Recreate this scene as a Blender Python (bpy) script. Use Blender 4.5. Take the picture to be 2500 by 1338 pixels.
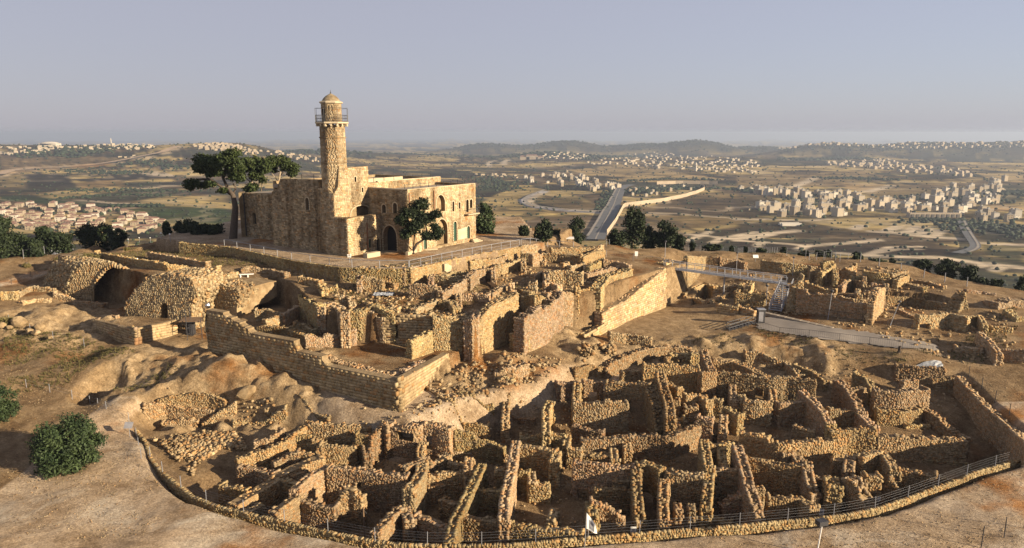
import bpy, bmesh, math, random
import numpy as np
from mathutils import Vector, Matrix, geometry
for o in list(bpy.data.objects): bpy.data.objects.remove(o)
SC = bpy.context.scene; COL = SC.collection
# ------------------------------------------------------------------ camera
F, CX, CY, HCAM = 1720.0, 1250.0, 669.0, 34.0
PITCH = math.atan((669-325)/F); CP, SP = math.cos(PITCH), math.sin(PITCH)
cam = bpy.data.cameras.new('camera'); cam.sensor_width = 36.0; cam.lens = 36.0*F/2500.0
cam.clip_start = 0.5; cam.clip_end = 40000.0
camo = bpy.data.objects.new('camera', cam); COL.objects.link(camo)
camo.location = (0, 0, HCAM); camo.rotation_euler = (math.pi/2-PITCH, 0, 0)
SC.camera = camo
# ------------------------------------------------------------------ sky, sun, exposure
SUN_EL, SUN_AZ = math.radians(16.0), math.radians(-24.0)      # azimuth from +X, negative = from behind the camera
SUNV = Vector((math.cos(SUN_EL)*math.cos(SUN_AZ), math.cos(SUN_EL)*math.sin(SUN_AZ), math.sin(SUN_EL)))
W = bpy.data.worlds.new('World'); SC.world = W; W.use_nodes = True
wn = W.node_tree; bg = wn.nodes['Background']
sky = wn.nodes.new('ShaderNodeTexSky'); sky.sky_type = 'NISHITA'; sky.sun_disc = False
sky.sun_elevation = SUN_EL; sky.sun_rotation = -(math.pi/2-SUN_AZ)
sky.altitude = 800; sky.air_density = 1.0; sky.dust_density = 2.0; sky.ozone_density = 3.0
tint = wn.nodes.new("ShaderNodeMix"); tint.data_type = "RGBA"; tint.inputs[0].default_value = 0.76; tint.inputs[7].default_value = (3.4, 3.25, 3.75, 1)   # dust veil over the clear sky
wn.links.new(sky.outputs[0], tint.inputs[6]); wn.links.new(tint.outputs[2], bg.inputs[0]); bg.inputs[1].default_value = 0.05
sl = bpy.data.lights.new('sun', 'SUN'); sl.energy = 5.0; sl.angle = math.radians(0.6); sl.color = (1.0, 0.81, 0.565)
so = bpy.data.objects.new('sun', sl); COL.objects.link(so); so.rotation_euler = SUNV.to_track_quat('Z', 'Y').to_euler()
so.location = (60, 0, 80)
SC.view_settings.view_transform = 'Standard'; SC.view_settings.look = 'None'
SC.view_settings.exposure = 1.55; SC.view_settings.gamma = 1.0; SC.view_settings.use_curve_mapping = False
SC.cycles.use_denoising = True; SC.cycles.max_bounces = 5; SC.cycles.volume_bounces = 0
SC.cycles.diffuse_bounces = 4; SC.cycles.transparent_max_bounces = 6
RNG = np.random.default_rng(7); random.seed(7)

# ------------------------------------------------------------------ pixel <-> place
def ray(u, v):
    x = (u-CX)/F; y = (CY-v)/F
    return np.array([x, CP+y*SP, -SP+y*CP])
def PZ(u, v, z):                     # the point of height z seen at photo pixel (u,v)
    d = ray(u, v); t = (z-HCAM)/d[2]
    return np.array([0, 0, HCAM])+t*d
def onplane(u, v, p0, dirxy):        # point on the vertical plane through p0 along dirxy seen at (u,v): (s, z)
    d = ray(u, v); nx, ny = -dirxy[1], dirxy[0]
    t = (nx*p0[0]+ny*p0[1])/(nx*d[0]+ny*d[1])
    p = np.array([0, 0, HCAM])+t*d
    return (p[0]-p0[0])*dirxy[0]+(p[1]-p0[1])*dirxy[1], p[2]
def pxsize(p):                       # photo pixels per metre at a point
    return F/max(1.0, p[1]*CP-(p[2]-HCAM)*SP)
REG = {'P': (0, 0, 1.0), 'A': (350, 850, 2.742), 'B': (900, 900, 3.055), 'C': (1400, 820, 2.583), 'D': (1900, 820, 2.583),
       'L': (0, 880, 2.922), 'E': (0, 560, 3.906), 'F': (500, 600, 3.906), 'G': (1000, 580, 3.571), 'H': (1550, 580, 4.778),
       'R': (1900, 580, 3.935), 'M': (400, 200, 2.778), 'V': (0, 300, 3.906), 'W': (1150, 320, 3.571), 'X': (1800, 320, 3.346)}
def rg(r, x, y):
    a, b, s = REG[r]; return a+x/s, b+y/s
# value noise on arrays
_NT = np.random.default_rng(3).random((256, 256))
def vnoise(x, y, s):
    x = np.asarray(x)/s; y = np.asarray(y)/s
    xi = np.floor(x).astype(int); yi = np.floor(y).astype(int); fx = x-xi; fy = y-yi
    fx = fx*fx*(3-2*fx); fy = fy*fy*(3-2*fy)
    a = _NT[xi & 255, yi & 255]; b = _NT[(xi+1) & 255, yi & 255]; c = _NT[xi & 255, (yi+1) & 255]; d = _NT[(xi+1) & 255, (yi+1) & 255]
    return (a*(1-fx)+b*fx)*(1-fy)+(c*(1-fx)+d*fx)*fy-0.5
def fbm(x, y, s, n=4):
    r = 0; a = 1.0
    for k in range(n):
        r = r+a*vnoise(np.asarray(x)+17.3*k, np.asarray(y)-9.1*k, s); s *= 0.5; a *= 0.5
    return r
def inpoly(px, py, poly):
    r = np.zeros(np.shape(px), bool); n = len(poly)
    for i in range(n):
        x0, y0 = poly[i][:2]; x1, y1 = poly[(i+1) % n][:2]
        if y0 == y1: continue
        c = ((y0 > py) != (y1 > py)) & (px < (x1-x0)*(py-y0)/(y1-y0)+x0)
        r ^= c
    return r
def distline(px, py, pts, closed=False):
    d = np.full(np.shape(px), 1e9); n = len(pts)
    for i in range(n if closed else n-1):
        x0, y0 = pts[i][:2]; x1, y1 = pts[(i+1) % n][:2]
        dx, dy = x1-x0, y1-y0; L = dx*dx+dy*dy+1e-9
        t = np.clip(((px-x0)*dx+(py-y0)*dy)/L, 0, 1)
        d = np.minimum(d, np.hypot(px-x0-t*dx, py-y0-t*dy))
    return d

# ------------------------------------------------------------------ materials
MAT = {}; ALB = 0.8
def nmat(name):
    m = bpy.data.materials.new(name); m.use_nodes = True; MAT[name] = m
    return m, m.node_tree, m.node_tree.nodes['Principled BSDF']
def ramp(nt, cols, pos=None):
    r = nt.nodes.new('ShaderNodeValToRGB'); e = r.color_ramp.elements
    pos = pos or [i/(len(cols)-1) for i in range(len(cols))]
    while len(e) < len(cols): e.new(0.5)
    for i, (c, p) in enumerate(zip(cols, pos)): e[i].position = p; e[i].color = (*c, 1)
    return r
def noise(nt, scale, detail=6, rough=0.6, coord='Object', dist=0.0):
    n = nt.nodes.new('ShaderNodeTexNoise'); n.inputs['Scale'].default_value = scale
    n.inputs['Detail'].default_value = detail; n.inputs['Roughness'].default_value = rough; n.inputs['Distortion'].default_value = dist
    g = nt.nodes.get('GEO') or nt.nodes.new('ShaderNodeNewGeometry'); g.name = 'GEO'
    nt.links.new(g.outputs['Position'], n.inputs['Vector'])
    return n
def mix(nt, a, b, fac, mode='MIX'):
    m = nt.nodes.new('ShaderNodeMix'); m.data_type = 'RGBA'; m.blend_type = mode
    for sock, v in ((m.inputs[0], fac), (m.inputs[6], a), (m.inputs[7], b)):
        if hasattr(v, 'is_output'): nt.links.new(v, sock)
        elif isinstance(v, (int, float)): sock.default_value = v
        else: sock.default_value = (*v, 1)
    return m.outputs[2]
def stone_mat(name, cols, fine=3.0, big=0.12, bump=0.4, attr=True, stain=None, streak=False):
    m, nt, b = nmat(name); cols = [tuple(x*ALB for x in c) for c in cols]
    n1 = noise(nt, fine, 7, 0.65); r1 = ramp(nt, cols, [0.28, 0.5, 0.72] if len(cols) == 3 else None)
    nt.links.new(n1.outputs[0], r1.inputs[0]); c = r1.outputs[0]
    n2 = noise(nt, big, 5, 0.6); r2 = ramp(nt, [(0.55, 0.5, 0.45), (1, 1, 1), (1.15, 1.1, 1.0)], [0.3, 0.5, 0.7])
    nt.links.new(n2.outputs[0], r2.inputs[0]); c = mix(nt, c, r2.outputs[0], 0.75, 'MULTIPLY')
    if stain:
        n3 = noise(nt, stain[1], 6, 0.7); r3 = ramp(nt, [(0, 0, 0), (1, 1, 1)], [stain[2], stain[2]+0.12]); nt.links.new(n3.outputs[0], r3.inputs[0])
        c = mix(nt, c, stain[0], r3.outputs[0])
    if streak:
        mp = nt.nodes.new('ShaderNodeMapping'); mp.inputs['Scale'].default_value = (1, 1, 0.12); nt.links.new(nt.nodes['GEO'].outputs['Position'], mp.inputs[0]); n5 = nt.nodes.new('ShaderNodeTexNoise'); n5.inputs['Scale'].default_value = 0.55; n5.inputs['Detail'].default_value = 6; nt.links.new(mp.outputs[0], n5.inputs['Vector'])
        r5 = ramp(nt, [(0.42, 0.36, 0.30), (1, 1, 1), (1.28, 1.25, 1.2)], [0.34, 0.5, 0.68]); nt.links.new(n5.outputs[0], r5.inputs[0]); c = mix(nt, c, r5.outputs[0], 0.85, 'MULTIPLY')
    if attr:
        a = nt.nodes.new('ShaderNodeAttribute'); a.attribute_name = 'Col'; c = mix(nt, c, a.outputs['Color'], 1.0, 'MULTIPLY')
    nt.links.new(c, b.inputs['Base Color']); b.inputs['Roughness'].default_value = 0.95; b.inputs['Specular IOR Level'].default_value = 0.15
    n4 = noise(nt, fine*3.0, 5, 0.7); bp = nt.nodes.new('ShaderNodeBump'); bp.inputs['Strength'].default_value = bump; bp.inputs['Distance'].default_value = 0.12
    nt.links.new(n4.outputs[0], bp.inputs['Height']); nt.links.new(bp.outputs[0], b.inputs['Normal'])
    return m
def plain(name, col, rough=0.8, metal=0.0, var=0.25, scale=2.0):
    m, nt, b = nmat(name); n = noise(nt, scale, 4); col = tuple(x*ALB for x in col)
    r = ramp(nt, [tuple(x*(1-var) for x in col), tuple(min(1, x*(1+var)) for x in col)], [0.3, 0.7]); nt.links.new(n.outputs[0], r.inputs[0])
    nt.links.new(r.outputs[0], b.inputs['Base Color']); b.inputs['Roughness'].default_value = rough; b.inputs['Metallic'].default_value = metal
    return m
stone_mat('rubble', [(0.17, 0.118, 0.064), (0.31, 0.230, 0.130), (0.44, 0.350, 0.220)], 2.6, 0.10)
stone_mat('rubble_pale', [(0.20, 0.148, 0.084), (0.36, 0.28, 0.165), (0.50, 0.41, 0.27)], 2.2, 0.12)
stone_mat('mortar', [(0.13, 0.088, 0.047), (0.23, 0.164, 0.090), (0.33, 0.245, 0.142)], 2.2, 0.10, attr=False)
stone_mat('ashlar', [(0.22, 0.158, 0.086), (0.36, 0.272, 0.155), (0.46, 0.362, 0.222)], 1.6, 0.14)
stone_mat('mosque_stone', [(0.19, 0.142, 0.086), (0.36, 0.288, 0.182), (0.48, 0.40, 0.275)], 1.3, 0.16, stain=((0.25, 0.135, 0.055), 0.22, 0.58), streak=True)
stone_mat('mosque_core', [(0.15, 0.108, 0.062), (0.25, 0.186, 0.108), (0.33, 0.256, 0.156)], 1.6, 0.16, attr=False)
stone_mat('rock', [(0.17, 0.116, 0.062), (0.30, 0.22, 0.125), (0.42, 0.33, 0.205)], 0.9, 0.12, attr=False, bump=0.8)
plain('metal', (0.26, 0.27, 0.30), 0.5, 0.3, 0.1); plain('dark_metal', (0.035, 0.035, 0.04), 0.6, 0.2)
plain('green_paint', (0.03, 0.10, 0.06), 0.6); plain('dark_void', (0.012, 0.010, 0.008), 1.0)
plain('white_board', (0.75, 0.74, 0.70), 0.7, 0, 0.05); plain('print_grey', (0.22, 0.22, 0.24), 0.8)
plain('wood', (0.16, 0.10, 0.055), 0.8); plain('bark', (0.07, 0.052, 0.038), 0.95, 0, 0.4, 6); plain('pale_bark', (0.30, 0.24, 0.17), 0.9, 0, 0.3, 6)
plain('tarp', (0.25, 0.27, 0.30), 0.6, 0, 0.4, 1.2); plain('paving', (0.23, 0.19, 0.145), 0.9, 0, 0.25, 0.8)
plain('rust', (0.20, 0.09, 0.04), 0.8); plain('plaster', (0.42, 0.345, 0.23), 0.9, 0, 0.2, 0.7)
plain('tank_metal', (0.75, 0.75, 0.75), 0.25, 1.0, 0.05)
def leaf_mat(name, c0, c1):
    m, nt, b = nmat(name); c0 = tuple(x*ALB for x in c0); c1 = tuple(x*ALB for x in c1); a = nt.nodes.new('ShaderNodeAttribute'); a.attribute_name = 'Col'
    n = noise(nt, 0.7, 3); r = ramp(nt, [c0, c1], [0.35, 0.65]); nt.links.new(n.outputs[0], r.inputs[0])
    c = mix(nt, r.outputs[0], a.outputs['Color'], 1.0, 'MULTIPLY'); nt.links.new(c, b.inputs['Base Color'])
    b.inputs['Roughness'].default_value = 0.7; b.inputs['Specular IOR Level'].default_value = 0.2
    return m
leaf_mat('leaf_pine', (0.020, 0.034, 0.010), (0.044, 0.060, 0.016)); leaf_mat('leaf_dark', (0.012, 0.021, 0.009), (0.027, 0.040, 0.015))
leaf_mat('leaf_olive', (0.020, 0.036, 0.014), (0.044, 0.066, 0.024)); leaf_mat('leaf_dry', (0.09, 0.085, 0.03), (0.16, 0.13, 0.05))

# ------------------------------------------------------------------ object helpers
def mesh(name, verts, faces, smooth=False):
    me = bpy.data.meshes.new(name); verts = np.asarray(verts, np.float32).reshape(-1, 3)
    if isinstance(faces, np.ndarray):
        k = faces.shape[1]; nf = len(faces)
        me.vertices.add(len(verts)); me.vertices.foreach_set('co', verts.ravel())
        me.loops.add(nf*k); me.loops.foreach_set('vertex_index', faces.ravel().astype(np.int32))
        me.polygons.add(nf); me.polygons.foreach_set('loop_start', np.arange(0, nf*k, k, dtype=np.int32))
        me.update(calc_edges=True); me.validate()
    else:
        me.from_pydata([tuple(map(float, p)) for p in verts], [], faces); me.update()
    if smooth: me.polygons.foreach_set('use_smooth', np.ones(len(me.polygons), bool))
    return me
def setcol(me, cols):
    a = me.color_attributes.new('Col', 'FLOAT_COLOR', 'POINT'); c = np.ones((len(me.vertices), 4), np.float32); c[:, :3] = cols
    a.data.foreach_set('color', c.ravel())
def obj(name, me, mat=None, parent=None, loc=None):
    o = bpy.data.objects.new(name, me); COL.objects.link(o)
    if mat and me is not None and not me.materials: me.materials.append(MAT[mat])
    if parent is not None:
        o.parent = parent
        p = parent; off = Vector((0, 0, 0))
        while p is not None: off += p.location; p = p.parent
        if loc is None: o.location = -off
        else: o.location = Vector(loc)-off
    elif loc is not None: o.location = loc
    return o
def empty(name, loc, label=None, cat=None, group=None):
    o = bpy.data.objects.new(name, None); COL.objects.link(o); o.location = tuple(map(float, loc)); o.empty_display_size = 0.5
    if label: tag(o, label, cat, group)
    return o
def tag(o, label=None, cat=None, group=None, kind=None):
    if label: o['label'] = label
    if cat: o['category'] = cat
    if group: o['group'] = group
    if kind: o['kind'] = kind
    return o
class MB:                            # mesh collector
    def __init__(s): s.v = []; s.f = []
    def add(s, vs, fs):
        b = len(s.v); s.v += [tuple(map(float, p)) for p in vs]; s.f += [tuple(i+b for i in f) for f in fs]; return s
    def box(s, c, hx, hy, hz, ax=(1, 0), tilt=0):   # c centre, half sizes, ax = xy direction of local x
        ax = np.array([ax[0], ax[1], 0.0]); ax /= np.linalg.norm(ax); ay = np.array([-ax[1], ax[0], 0]); az = np.array([0, 0, 1.0]); c = np.asarray(c, float)
        vs = [c+i*hx*ax+j*hy*ay+k*hz*az for k in (-1, 1) for j in (-1, 1) for i in (-1, 1)]
        return s.add(vs, [(0, 2, 3, 1), (4, 5, 7, 6), (0, 1, 5, 4), (2, 6, 7, 3), (0, 4, 6, 2), (1, 3, 7, 5)])
    def tube(s, pts, r, n=6, cap=True):
        pts = [np.asarray(p, float) for p in pts]; rs = r if hasattr(r, '__len__') else [r]*len(pts); vs = []
        for i, p in enumerate(pts):
            d = pts[min(i+1, len(pts)-1)]-pts[max(i-1, 0)]; d /= (np.linalg.norm(d)+1e-9)
            a = np.cross(d, [0, 0, 1.0]) if abs(d[2]) < 0.95 else np.cross(d, [1.0, 0, 0]); a /= np.linalg.norm(a); b = np.cross(d, a)
            vs += [p+rs[i]*(a*math.cos(2*math.pi*k/n)+b*math.sin(2*math.pi*k/n)) for k in range(n)]
        fs = [(i*n+k, i*n+(k+1) % n, (i+1)*n+(k+1) % n, (i+1)*n+k) for i in range(len(pts)-1) for k in range(n)]
        if cap: fs += [tuple(range(n))[::-1], tuple((len(pts)-1)*n+k for k in range(n))]
        return s.add(vs, fs)
    def lathe(s, c, prof, n=16, ax=None):   # prof: (r, z)
        vs = [(c[0]+r*math.cos(2*math.pi*(k+0.5)/n), c[1]+r*math.sin(2*math.pi*(k+0.5)/n), c[2]+z) for r, z in prof for k in range(n)]
        m = len(prof)
        fs = [(i*n+k, i*n+(k+1) % n, (i+1)*n+(k+1) % n, (i+1)*n+k) for i in range(m-1) for k in range(n)]
        fs += [tuple(range(n))[::-1], tuple((m-1)*n+k for k in range(n))]
        return s.add(vs, fs)
    def build(s, name, mat, parent=None, smooth=False):
        return obj(name, mesh(name, s.v, s.f, smooth), mat, parent)

# stone shapes: jittered blocks, 12 triangles each
_cube = np.array([[x, y, z] for z in (-1, 1) for y in (-1, 1) for x in (-1, 1)], float)
_cf = np.array([(0, 2, 3, 1), (4, 5, 7, 6), (0, 1, 5, 4), (2, 6, 7, 3), (0, 4, 6, 2), (1, 3, 7, 5)])
_sr = np.random.default_rng(11)
BLK = np.stack([_cube*(1+_sr.uniform(*((-0.14, 0.05) if k_ % 2 else (-0.06, 0.03)), (8, 3))) for k_ in range(24)])       # rough
ASH = np.stack([_cube*(1+_sr.uniform(-0.025, 0.0, (8, 3))) for _ in range(24)])        # squared
def pile(pos, size, ax, tz, kind=BLK, tilt=0.05, rng=RNG):
    """many stones at once: pos (n,3), half sizes (n,3), ax (n,2) horizontal direction; returns verts, faces, per-vertex tone"""
    n = len(pos); var = rng.integers(0, len(kind), n); V = kind[var]*size[:, None, :]
    a = rng.normal(0, tilt, (n, 3))
    X = np.concatenate([ax, np.zeros((n, 1))], 1); Y = np.stack([-ax[:, 1], ax[:, 0], np.zeros(n)], 1); Z = np.tile([0, 0, 1.0], (n, 1))
    X2 = X+a[:, :1]*Y+a[:, 1:2]*Z; Y2 = Y-a[:, :1]*X+a[:, 2:3]*Z; Z2 = Z-a[:, 1:2]*X-a[:, 2:3]*Y
    vv = pos[:, None, :]+V[:, :, :1]*X2[:, None]+V[:, :, 1:2]*Y2[:, None]+V[:, :, 2:3]*Z2[:, None]
    ff = (_cf[None]+8*np.arange(n)[:, None, None]).reshape(-1, 4)
    return vv.reshape(-1, 3), ff, np.repeat(tz, 8, axis=0)
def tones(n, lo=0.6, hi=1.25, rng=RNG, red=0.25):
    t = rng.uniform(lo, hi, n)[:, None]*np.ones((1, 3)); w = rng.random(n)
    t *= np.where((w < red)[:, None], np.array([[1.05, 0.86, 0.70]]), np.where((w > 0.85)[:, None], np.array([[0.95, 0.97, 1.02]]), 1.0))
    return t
def stones_obj(name, P, mat, parent=None):
    me = mesh(name, P[0], P[1]); setcol(me, P[2]); return obj(name, me, mat, parent)
# shared meshes for stones that are objects of their own
SMESH = []
for k in range(14):
    me = mesh('stone', BLK[k]*0.5, _cf.copy()); setcol(me, np.tile(tones(1, 0.78, 1.12), (8, 1))); me.materials.append(MAT['rubble']); SMESH.append(me)
AMESH = []
for k in range(14):
    me = mesh('block', ASH[k]*0.5, _cf.copy()); setcol(me, np.tile(tones(1, 0.85, 1.2, red=0.15), (8, 1))); me.materials.append(MAT['ashlar']); AMESH.append(me)
ROCKS = []
def rock_mesh(seed):
    b = bmesh.new(); bmesh.ops.create_icosphere(b, subdivisions=2, radius=0.5); r = np.random.default_rng(seed); pl = r.normal(0, 1, (9, 3)); pl /= np.linalg.norm(pl, axis=1)[:, None]; dd = r.uniform(0.28, 0.46, 9)
    for v in b.verts:
        p = np.array(v.co)
        for n_, d_ in zip(pl, dd):
            e_ = p @ n_-d_
            if e_ > 0: p = p-n_*e_*0.9
        v.co = p+r.normal(0, 0.012, 3)
    me = bpy.data.meshes.new('boulder'); b.to_mesh(me); b.free(); me.materials.append(MAT['rock']); return me
for k in range(6): ROCKS.append(rock_mesh(k))
NST = [0]
def one_stone(parent, pos, size, ax, name='stone', meshes=SMESH, tilt=0.1):
    o = obj(name, random.choice(meshes), None, parent, loc=pos)
    o.rotation_euler = (random.gauss(0, tilt), random.gauss(0, tilt), math.atan2(ax[1], ax[0])+random.gauss(0, tilt*0.5))
    o.scale = tuple(map(float, size)); NST[0] += 1
    return o
# ------------------------------------------------------------------ the hilltop: one height field
GX0, GX1, GY0, GY1, GS = -112.0, 150.0, 44.0, 215.0, 0.38
gx = np.arange(GX0, GX1, GS); gy = np.arange(GY0, GY1, GS); XX, YY = np.meshgrid(gx, gy)
ZP = 13.5                            # level of the shrine terrace
def ctl(pts): return np.array([PZ(*p) for p in pts])
def blend(pts, x, y, k=9.0, e=2.0):
    num = 0; den = 0
    for p in pts:
        w = 1.0/((x-p[0])**2+(y-p[1])**2+k)**e; num = num+w*p[2]; den = den+w
    return num/den
OUT = ctl([(100,1300,0),(600,1335,0),(20,1200,0),(300,1200,0),(50,1100,.4),(250,1080,.2),(30,1000,1.2),(200,1000,.9),(20,900,2.6),(200,880,3),(100,830,4.4),(330,855,4.6),(200,820,5),(120,770,5.6),
 (60,700,6.6),(100,660,8),(60,620,9.5),(-60,700,7),(-60,900,3),(-60,1100,.4),(-60,1300,0),(200,620,10),(300,635,10.4),(480,585,12.6),(350,600,11.6),(450,600,12.2),(400,590,12.2),
 (1000,1338,0),(1500,1338,0),(2000,1320,0),(2300,1300,0),(2480,1180,.3),(2560,1250,.3),(2490,1000,1.6),(2560,1050,1.4),(2400,930,2.2),(2350,880,2.8),(2100,880,3.0),(1900,845,3.8),(1750,830,3.7),
 (1600,860,3),(1450,900,2.8),(1300,940,2.7),(1150,950,2.6),(1000,1010,2.5),(970,1005,2.6),(800,970,3.0),(650,945,3.4),(550,890,4.6),(600,880,4.8),(450,920,3.4),(350,940,2.6),(300,950,2.2),(450,870,4.4),
 (225,812,5),(325,845,4.9),(256,745,4.6),(330,740,5),(430,800,5.2),(500,850,4.8),(700,930,3.8),(1200,870,5),(1150,900,4.2),(1100,905,3.6),(1291,860,4.6),(1350,804,5.2),(1400,840,4.2),(1487,807,3.5),(1615,754,3.4),
 (1700,790,3.6),(1750,700,4.8),(1700,665,6.5),(1850,760,4.4),(2000,820,4.2),(2200,850,3.9),(2350,800,4.2),(2450,730,5.6),(2300,700,6.4),(2150,760,5),(2000,760,4.8),(2000,700,5.8),(2100,640,8.2),(1900,620,9.2),
 (1750,615,9.6),(1600,605,10.2),(1450,600,11),(2560,760,5),(2560,850,4),(1800,660,7),(1950,650,7.4)])
INN = ctl([(650,1240,-2),(800,1290,-2.2),(1000,1320,-2.2),(1250,1325,-2.2),(450,1130,-.5),(420,1060,.2),(500,1000,.9),(700,1050,.3),(600,1180,-2),(540,1220,-2.4),(900,1150,-1.8),(1000,1090,-.3),(1100,1200,-2),(1100,1080,-.2),
 (1250,1150,-1.8),(1350,1080,-1),(1450,1010,0),(1350,960,.9),(1450,1200,-2.2),(1600,1250,-2.3),(1650,1090,-.6),(1650,960,1),(1800,1000,.6),(1850,930,1.3),(1950,1040,0),(2000,960,1),(2150,1090,-.8),(2200,1000,.3),
 (2300,960,.6),(2300,1120,-1.5),(2420,1090,-2.4),(2000,1180,-1.8),(1750,1180,-2.1),(2150,1180,-2.2),(1900,1250,-2.4),(850,1030,.7),(600,1040,.3),(1550,880,2),(1800,870,2.4),(2050,900,2),(2250,920,1.2)])
DEEP = 0.95; INN[:, 2] -= DEEP          # room floors lie this much below the first survey
CRL = ctl([(520,770,6.5),(600,800,6.3),(718,835,6.2),(790,880,5.7),(940,905,5.4),(1000,860,5.4),(900,850,5.5),(740,770,6.8),(640,760,7),(700,790,6.5),(1060,850,5.4)])
TER = ctl([(150,628,11),(285,648,11.2),(345,668,11.4),(380,673,11.6),(470,650,11.6),(584,708,10.7),(640,680,10.9),(700,680,11),(784,740,10.2),(850,765,9.3),(1050,774,9.3),(1110,776,9.3),(1157,790,9.3),(1266,720,10),
 (1000,700,10.6),(850,690,11.2),(720,670,11.6),(600,640,12),(1280,770,9.4),(1370,716,10),(1455,735,9.6),(1520,690,10),(1626,655,10.3),(1500,640,10.6),(1350,650,10.8),(1250,640,11.2),(1100,680,11),(950,730,10.3),(1400,605,11.6),(1290,605,11.8),(1560,622,10.6)])
def poly(pts): return [tuple(PZ(*p)[:2]) for p in pts]
KERB = [(313,1020,.6),(332,1054,.3),(356,1082,.1),(367,1120,0),(395,1155,0),(424,1180,0),(472,1217,0),(532,1240,0),(623,1261,0),(715,1283,0),(806,1304,0),(897,1322,0),(970,1333,0),(1100,1337,0),(1250,1334,0),
        (1400,1320,0),(1594,1304,0),(1787,1289,0),(1980,1271,0),(2074,1259,0),(2150,1243,0),(2287,1192,.1),(2400,1150,.2),(2500,1122,.3),(2600,1090,.4)]
INP = poly(KERB+[(2560,1090,1),(2500,1064,1.2),(2420,990,1.6),(2341,915,2.2),(2170,893,2.6),(2020,878,2.8),(1930,862,3),(1800,848,3.4),(1650,842,3.2),(1480,880,2.8),(1350,925,2.7),(1250,960,2.6),(1180,980,2.4),(1000,1035,2.2),(770,992,2.2),(640,970,2.4),(520,955,2.4),(420,960,2.2),(350,985,1.5)])
CRP = poly([(500,756,6.5),(600,798,6.4),(718,833,6.2),(790,882,5.9),(971,929,5.9),(1097,863,6),(1120,830,7),(1110,770,9),(850,750,9),(700,700,9),(560,690,9)])
TEP = poly([(140,622,11),(190,640,11),(285,650,11.2),(345,670,11.4),(380,674,11.6),(440,655,11.6),(500,665,11.2),(535,682,10.8),(572,698,10.7),(664,680,10.8),(690,686,10.9),(735,712,10.8),(784,748,10.2),(850,769,9.3),(1050,776,9.3),(1110,778,9.3),(1157,793,9.3),
            (1262,722,10),(1296,728,10),(1283,772,9.4),(1372,718,10),(1452,717,9.5),(1519,689,10),(1545,680,10),(1626,657,10.2),(1680,648,9.8),(1560,618,10.8),(1400,602,11.4),(1320,592,12)])
TEP += [(15, 172), (-60, 172)]+poly([(330,602,12)])
pm = poly([(380,588,13),(560,602,ZP),(712,635,ZP),(835,653,ZP),(998,655,ZP),(1269,602,ZP),(1330,593,ZP)])
MOP = pm+[(pm[-1][0]-4, 176), (-72, 180)]
E3P = poly([(225,781,6.6),(325,803,6.6),(428,784,6.6),(430,770,6.6),(285,768,6.6)])
def smooth(t): t = np.clip(t, 0, 1); return t*t*(3-2*t)
def zone(Z, x, y, P, val, wid):
    ins = inpoly(x, y, P)
    if wid <= 0: return np.where(ins, val, Z)
    d = distline(x, y, P, True)*np.where(ins, 1, -1); w = smooth(d/wid*0.5+0.5); return Z*(1-w)+val*w
EDGE = [PZ(*p) for p in [(-260,690,8),(-60,652,8.5),(60,622,9.5),(200,603,11),(330,588,12.5),(450,572,13)]]+[np.array([-66., 172, 13.5]), np.array([-20., 184, 13.5]), np.array([14., 172, 13])]+\
       [PZ(*p) for p in [(1290,586,13),(1480,599,11),(1700,604,10),(1900,616,9.2),(2100,628,8.4),(2260,664,7),(2400,694,6),(2560,724,5.2),(2760,760,4.5)]]
HILL = [tuple(p[:2]) for p in EDGE]+[(150, 40), (-115, 40)]
def height(x, y):
    Z = blend(OUT, x, y)
    # long bedrock back and small unevenness
    Z = zone(Z, x, y, INP, blend(INN, x, y), 1.2)
    Z = zone(Z, x, y, CRP, blend(CRL, x, y), 0)
    Z = zone(Z, x, y, E3P, 6.5, 0)
    Z = Z+0.30*fbm(x, y, 7.0, 4)+0.10*fbm(x+40, y, 1.6, 3)
    Z = zone(Z, x, y, TEP, blend(TER, x, y)+0.25*fbm(x, y, 5.0, 4), 0)
    Z = zone(Z, x, y, MOP, ZP+0.03*fbm(x, y, 4.0, 2), 0)
    rid = 1-np.abs(fbm(x*0.8+5, y*1.3, 3.2, 3))*2.4; rm = rockmask(x, y); Z = Z+rm*(0.80*(rid-0.6)+0.50*fbm(x, y+31, 1.3, 2))
    for (cx, cy, r, dz, sh) in LOCAL:
        d = np.hypot(x-cx, y-cy)/r; Z = Z+dz*np.clip(1.25-1.25*d**sh, 0, 1)
    for (pl, z) in PITS: Z = np.where(inpoly(x, y, pl), z, Z)
    out = ~inpoly(x, y, HILL); d = distline(x, y, EDGE)
    return np.where(out, Z-0.55*np.maximum(d-0.5, 0)+0.3*fbm(x, y, 6.0, 3), Z)
RKL = [([(380,880,4.4),(480,880,4.6),(560,890,4.8),(700,920,4)], 6), ([(60,780,5.4),(160,765,5.6),(200,800,5.2)], 6), ([(1350,805,5.2),(1420,850,4)], 3.5), ([(1600,858,3.2),(1800,838,3.8),(1980,858,3.4)], 4.0), ([(450,960,2.4),(600,975,2.2),(700,960,2.6)], 3), ([(1120,930,3),(1250,900,3.6)], 3)]
RKL = [([tuple(PZ(*p)[:2]) for p in L], w) for L, w in RKL]
def rockmask(x, y):
    m = 0
    for L, w in RKL: m = np.maximum(m, smooth(1.7-distline(x, y, L)/w))
    return m
def loc(u, v, z, r, dz, sh=2.0): p = PZ(u, v, z); return (p[0], p[1], r, dz, sh)
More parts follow.
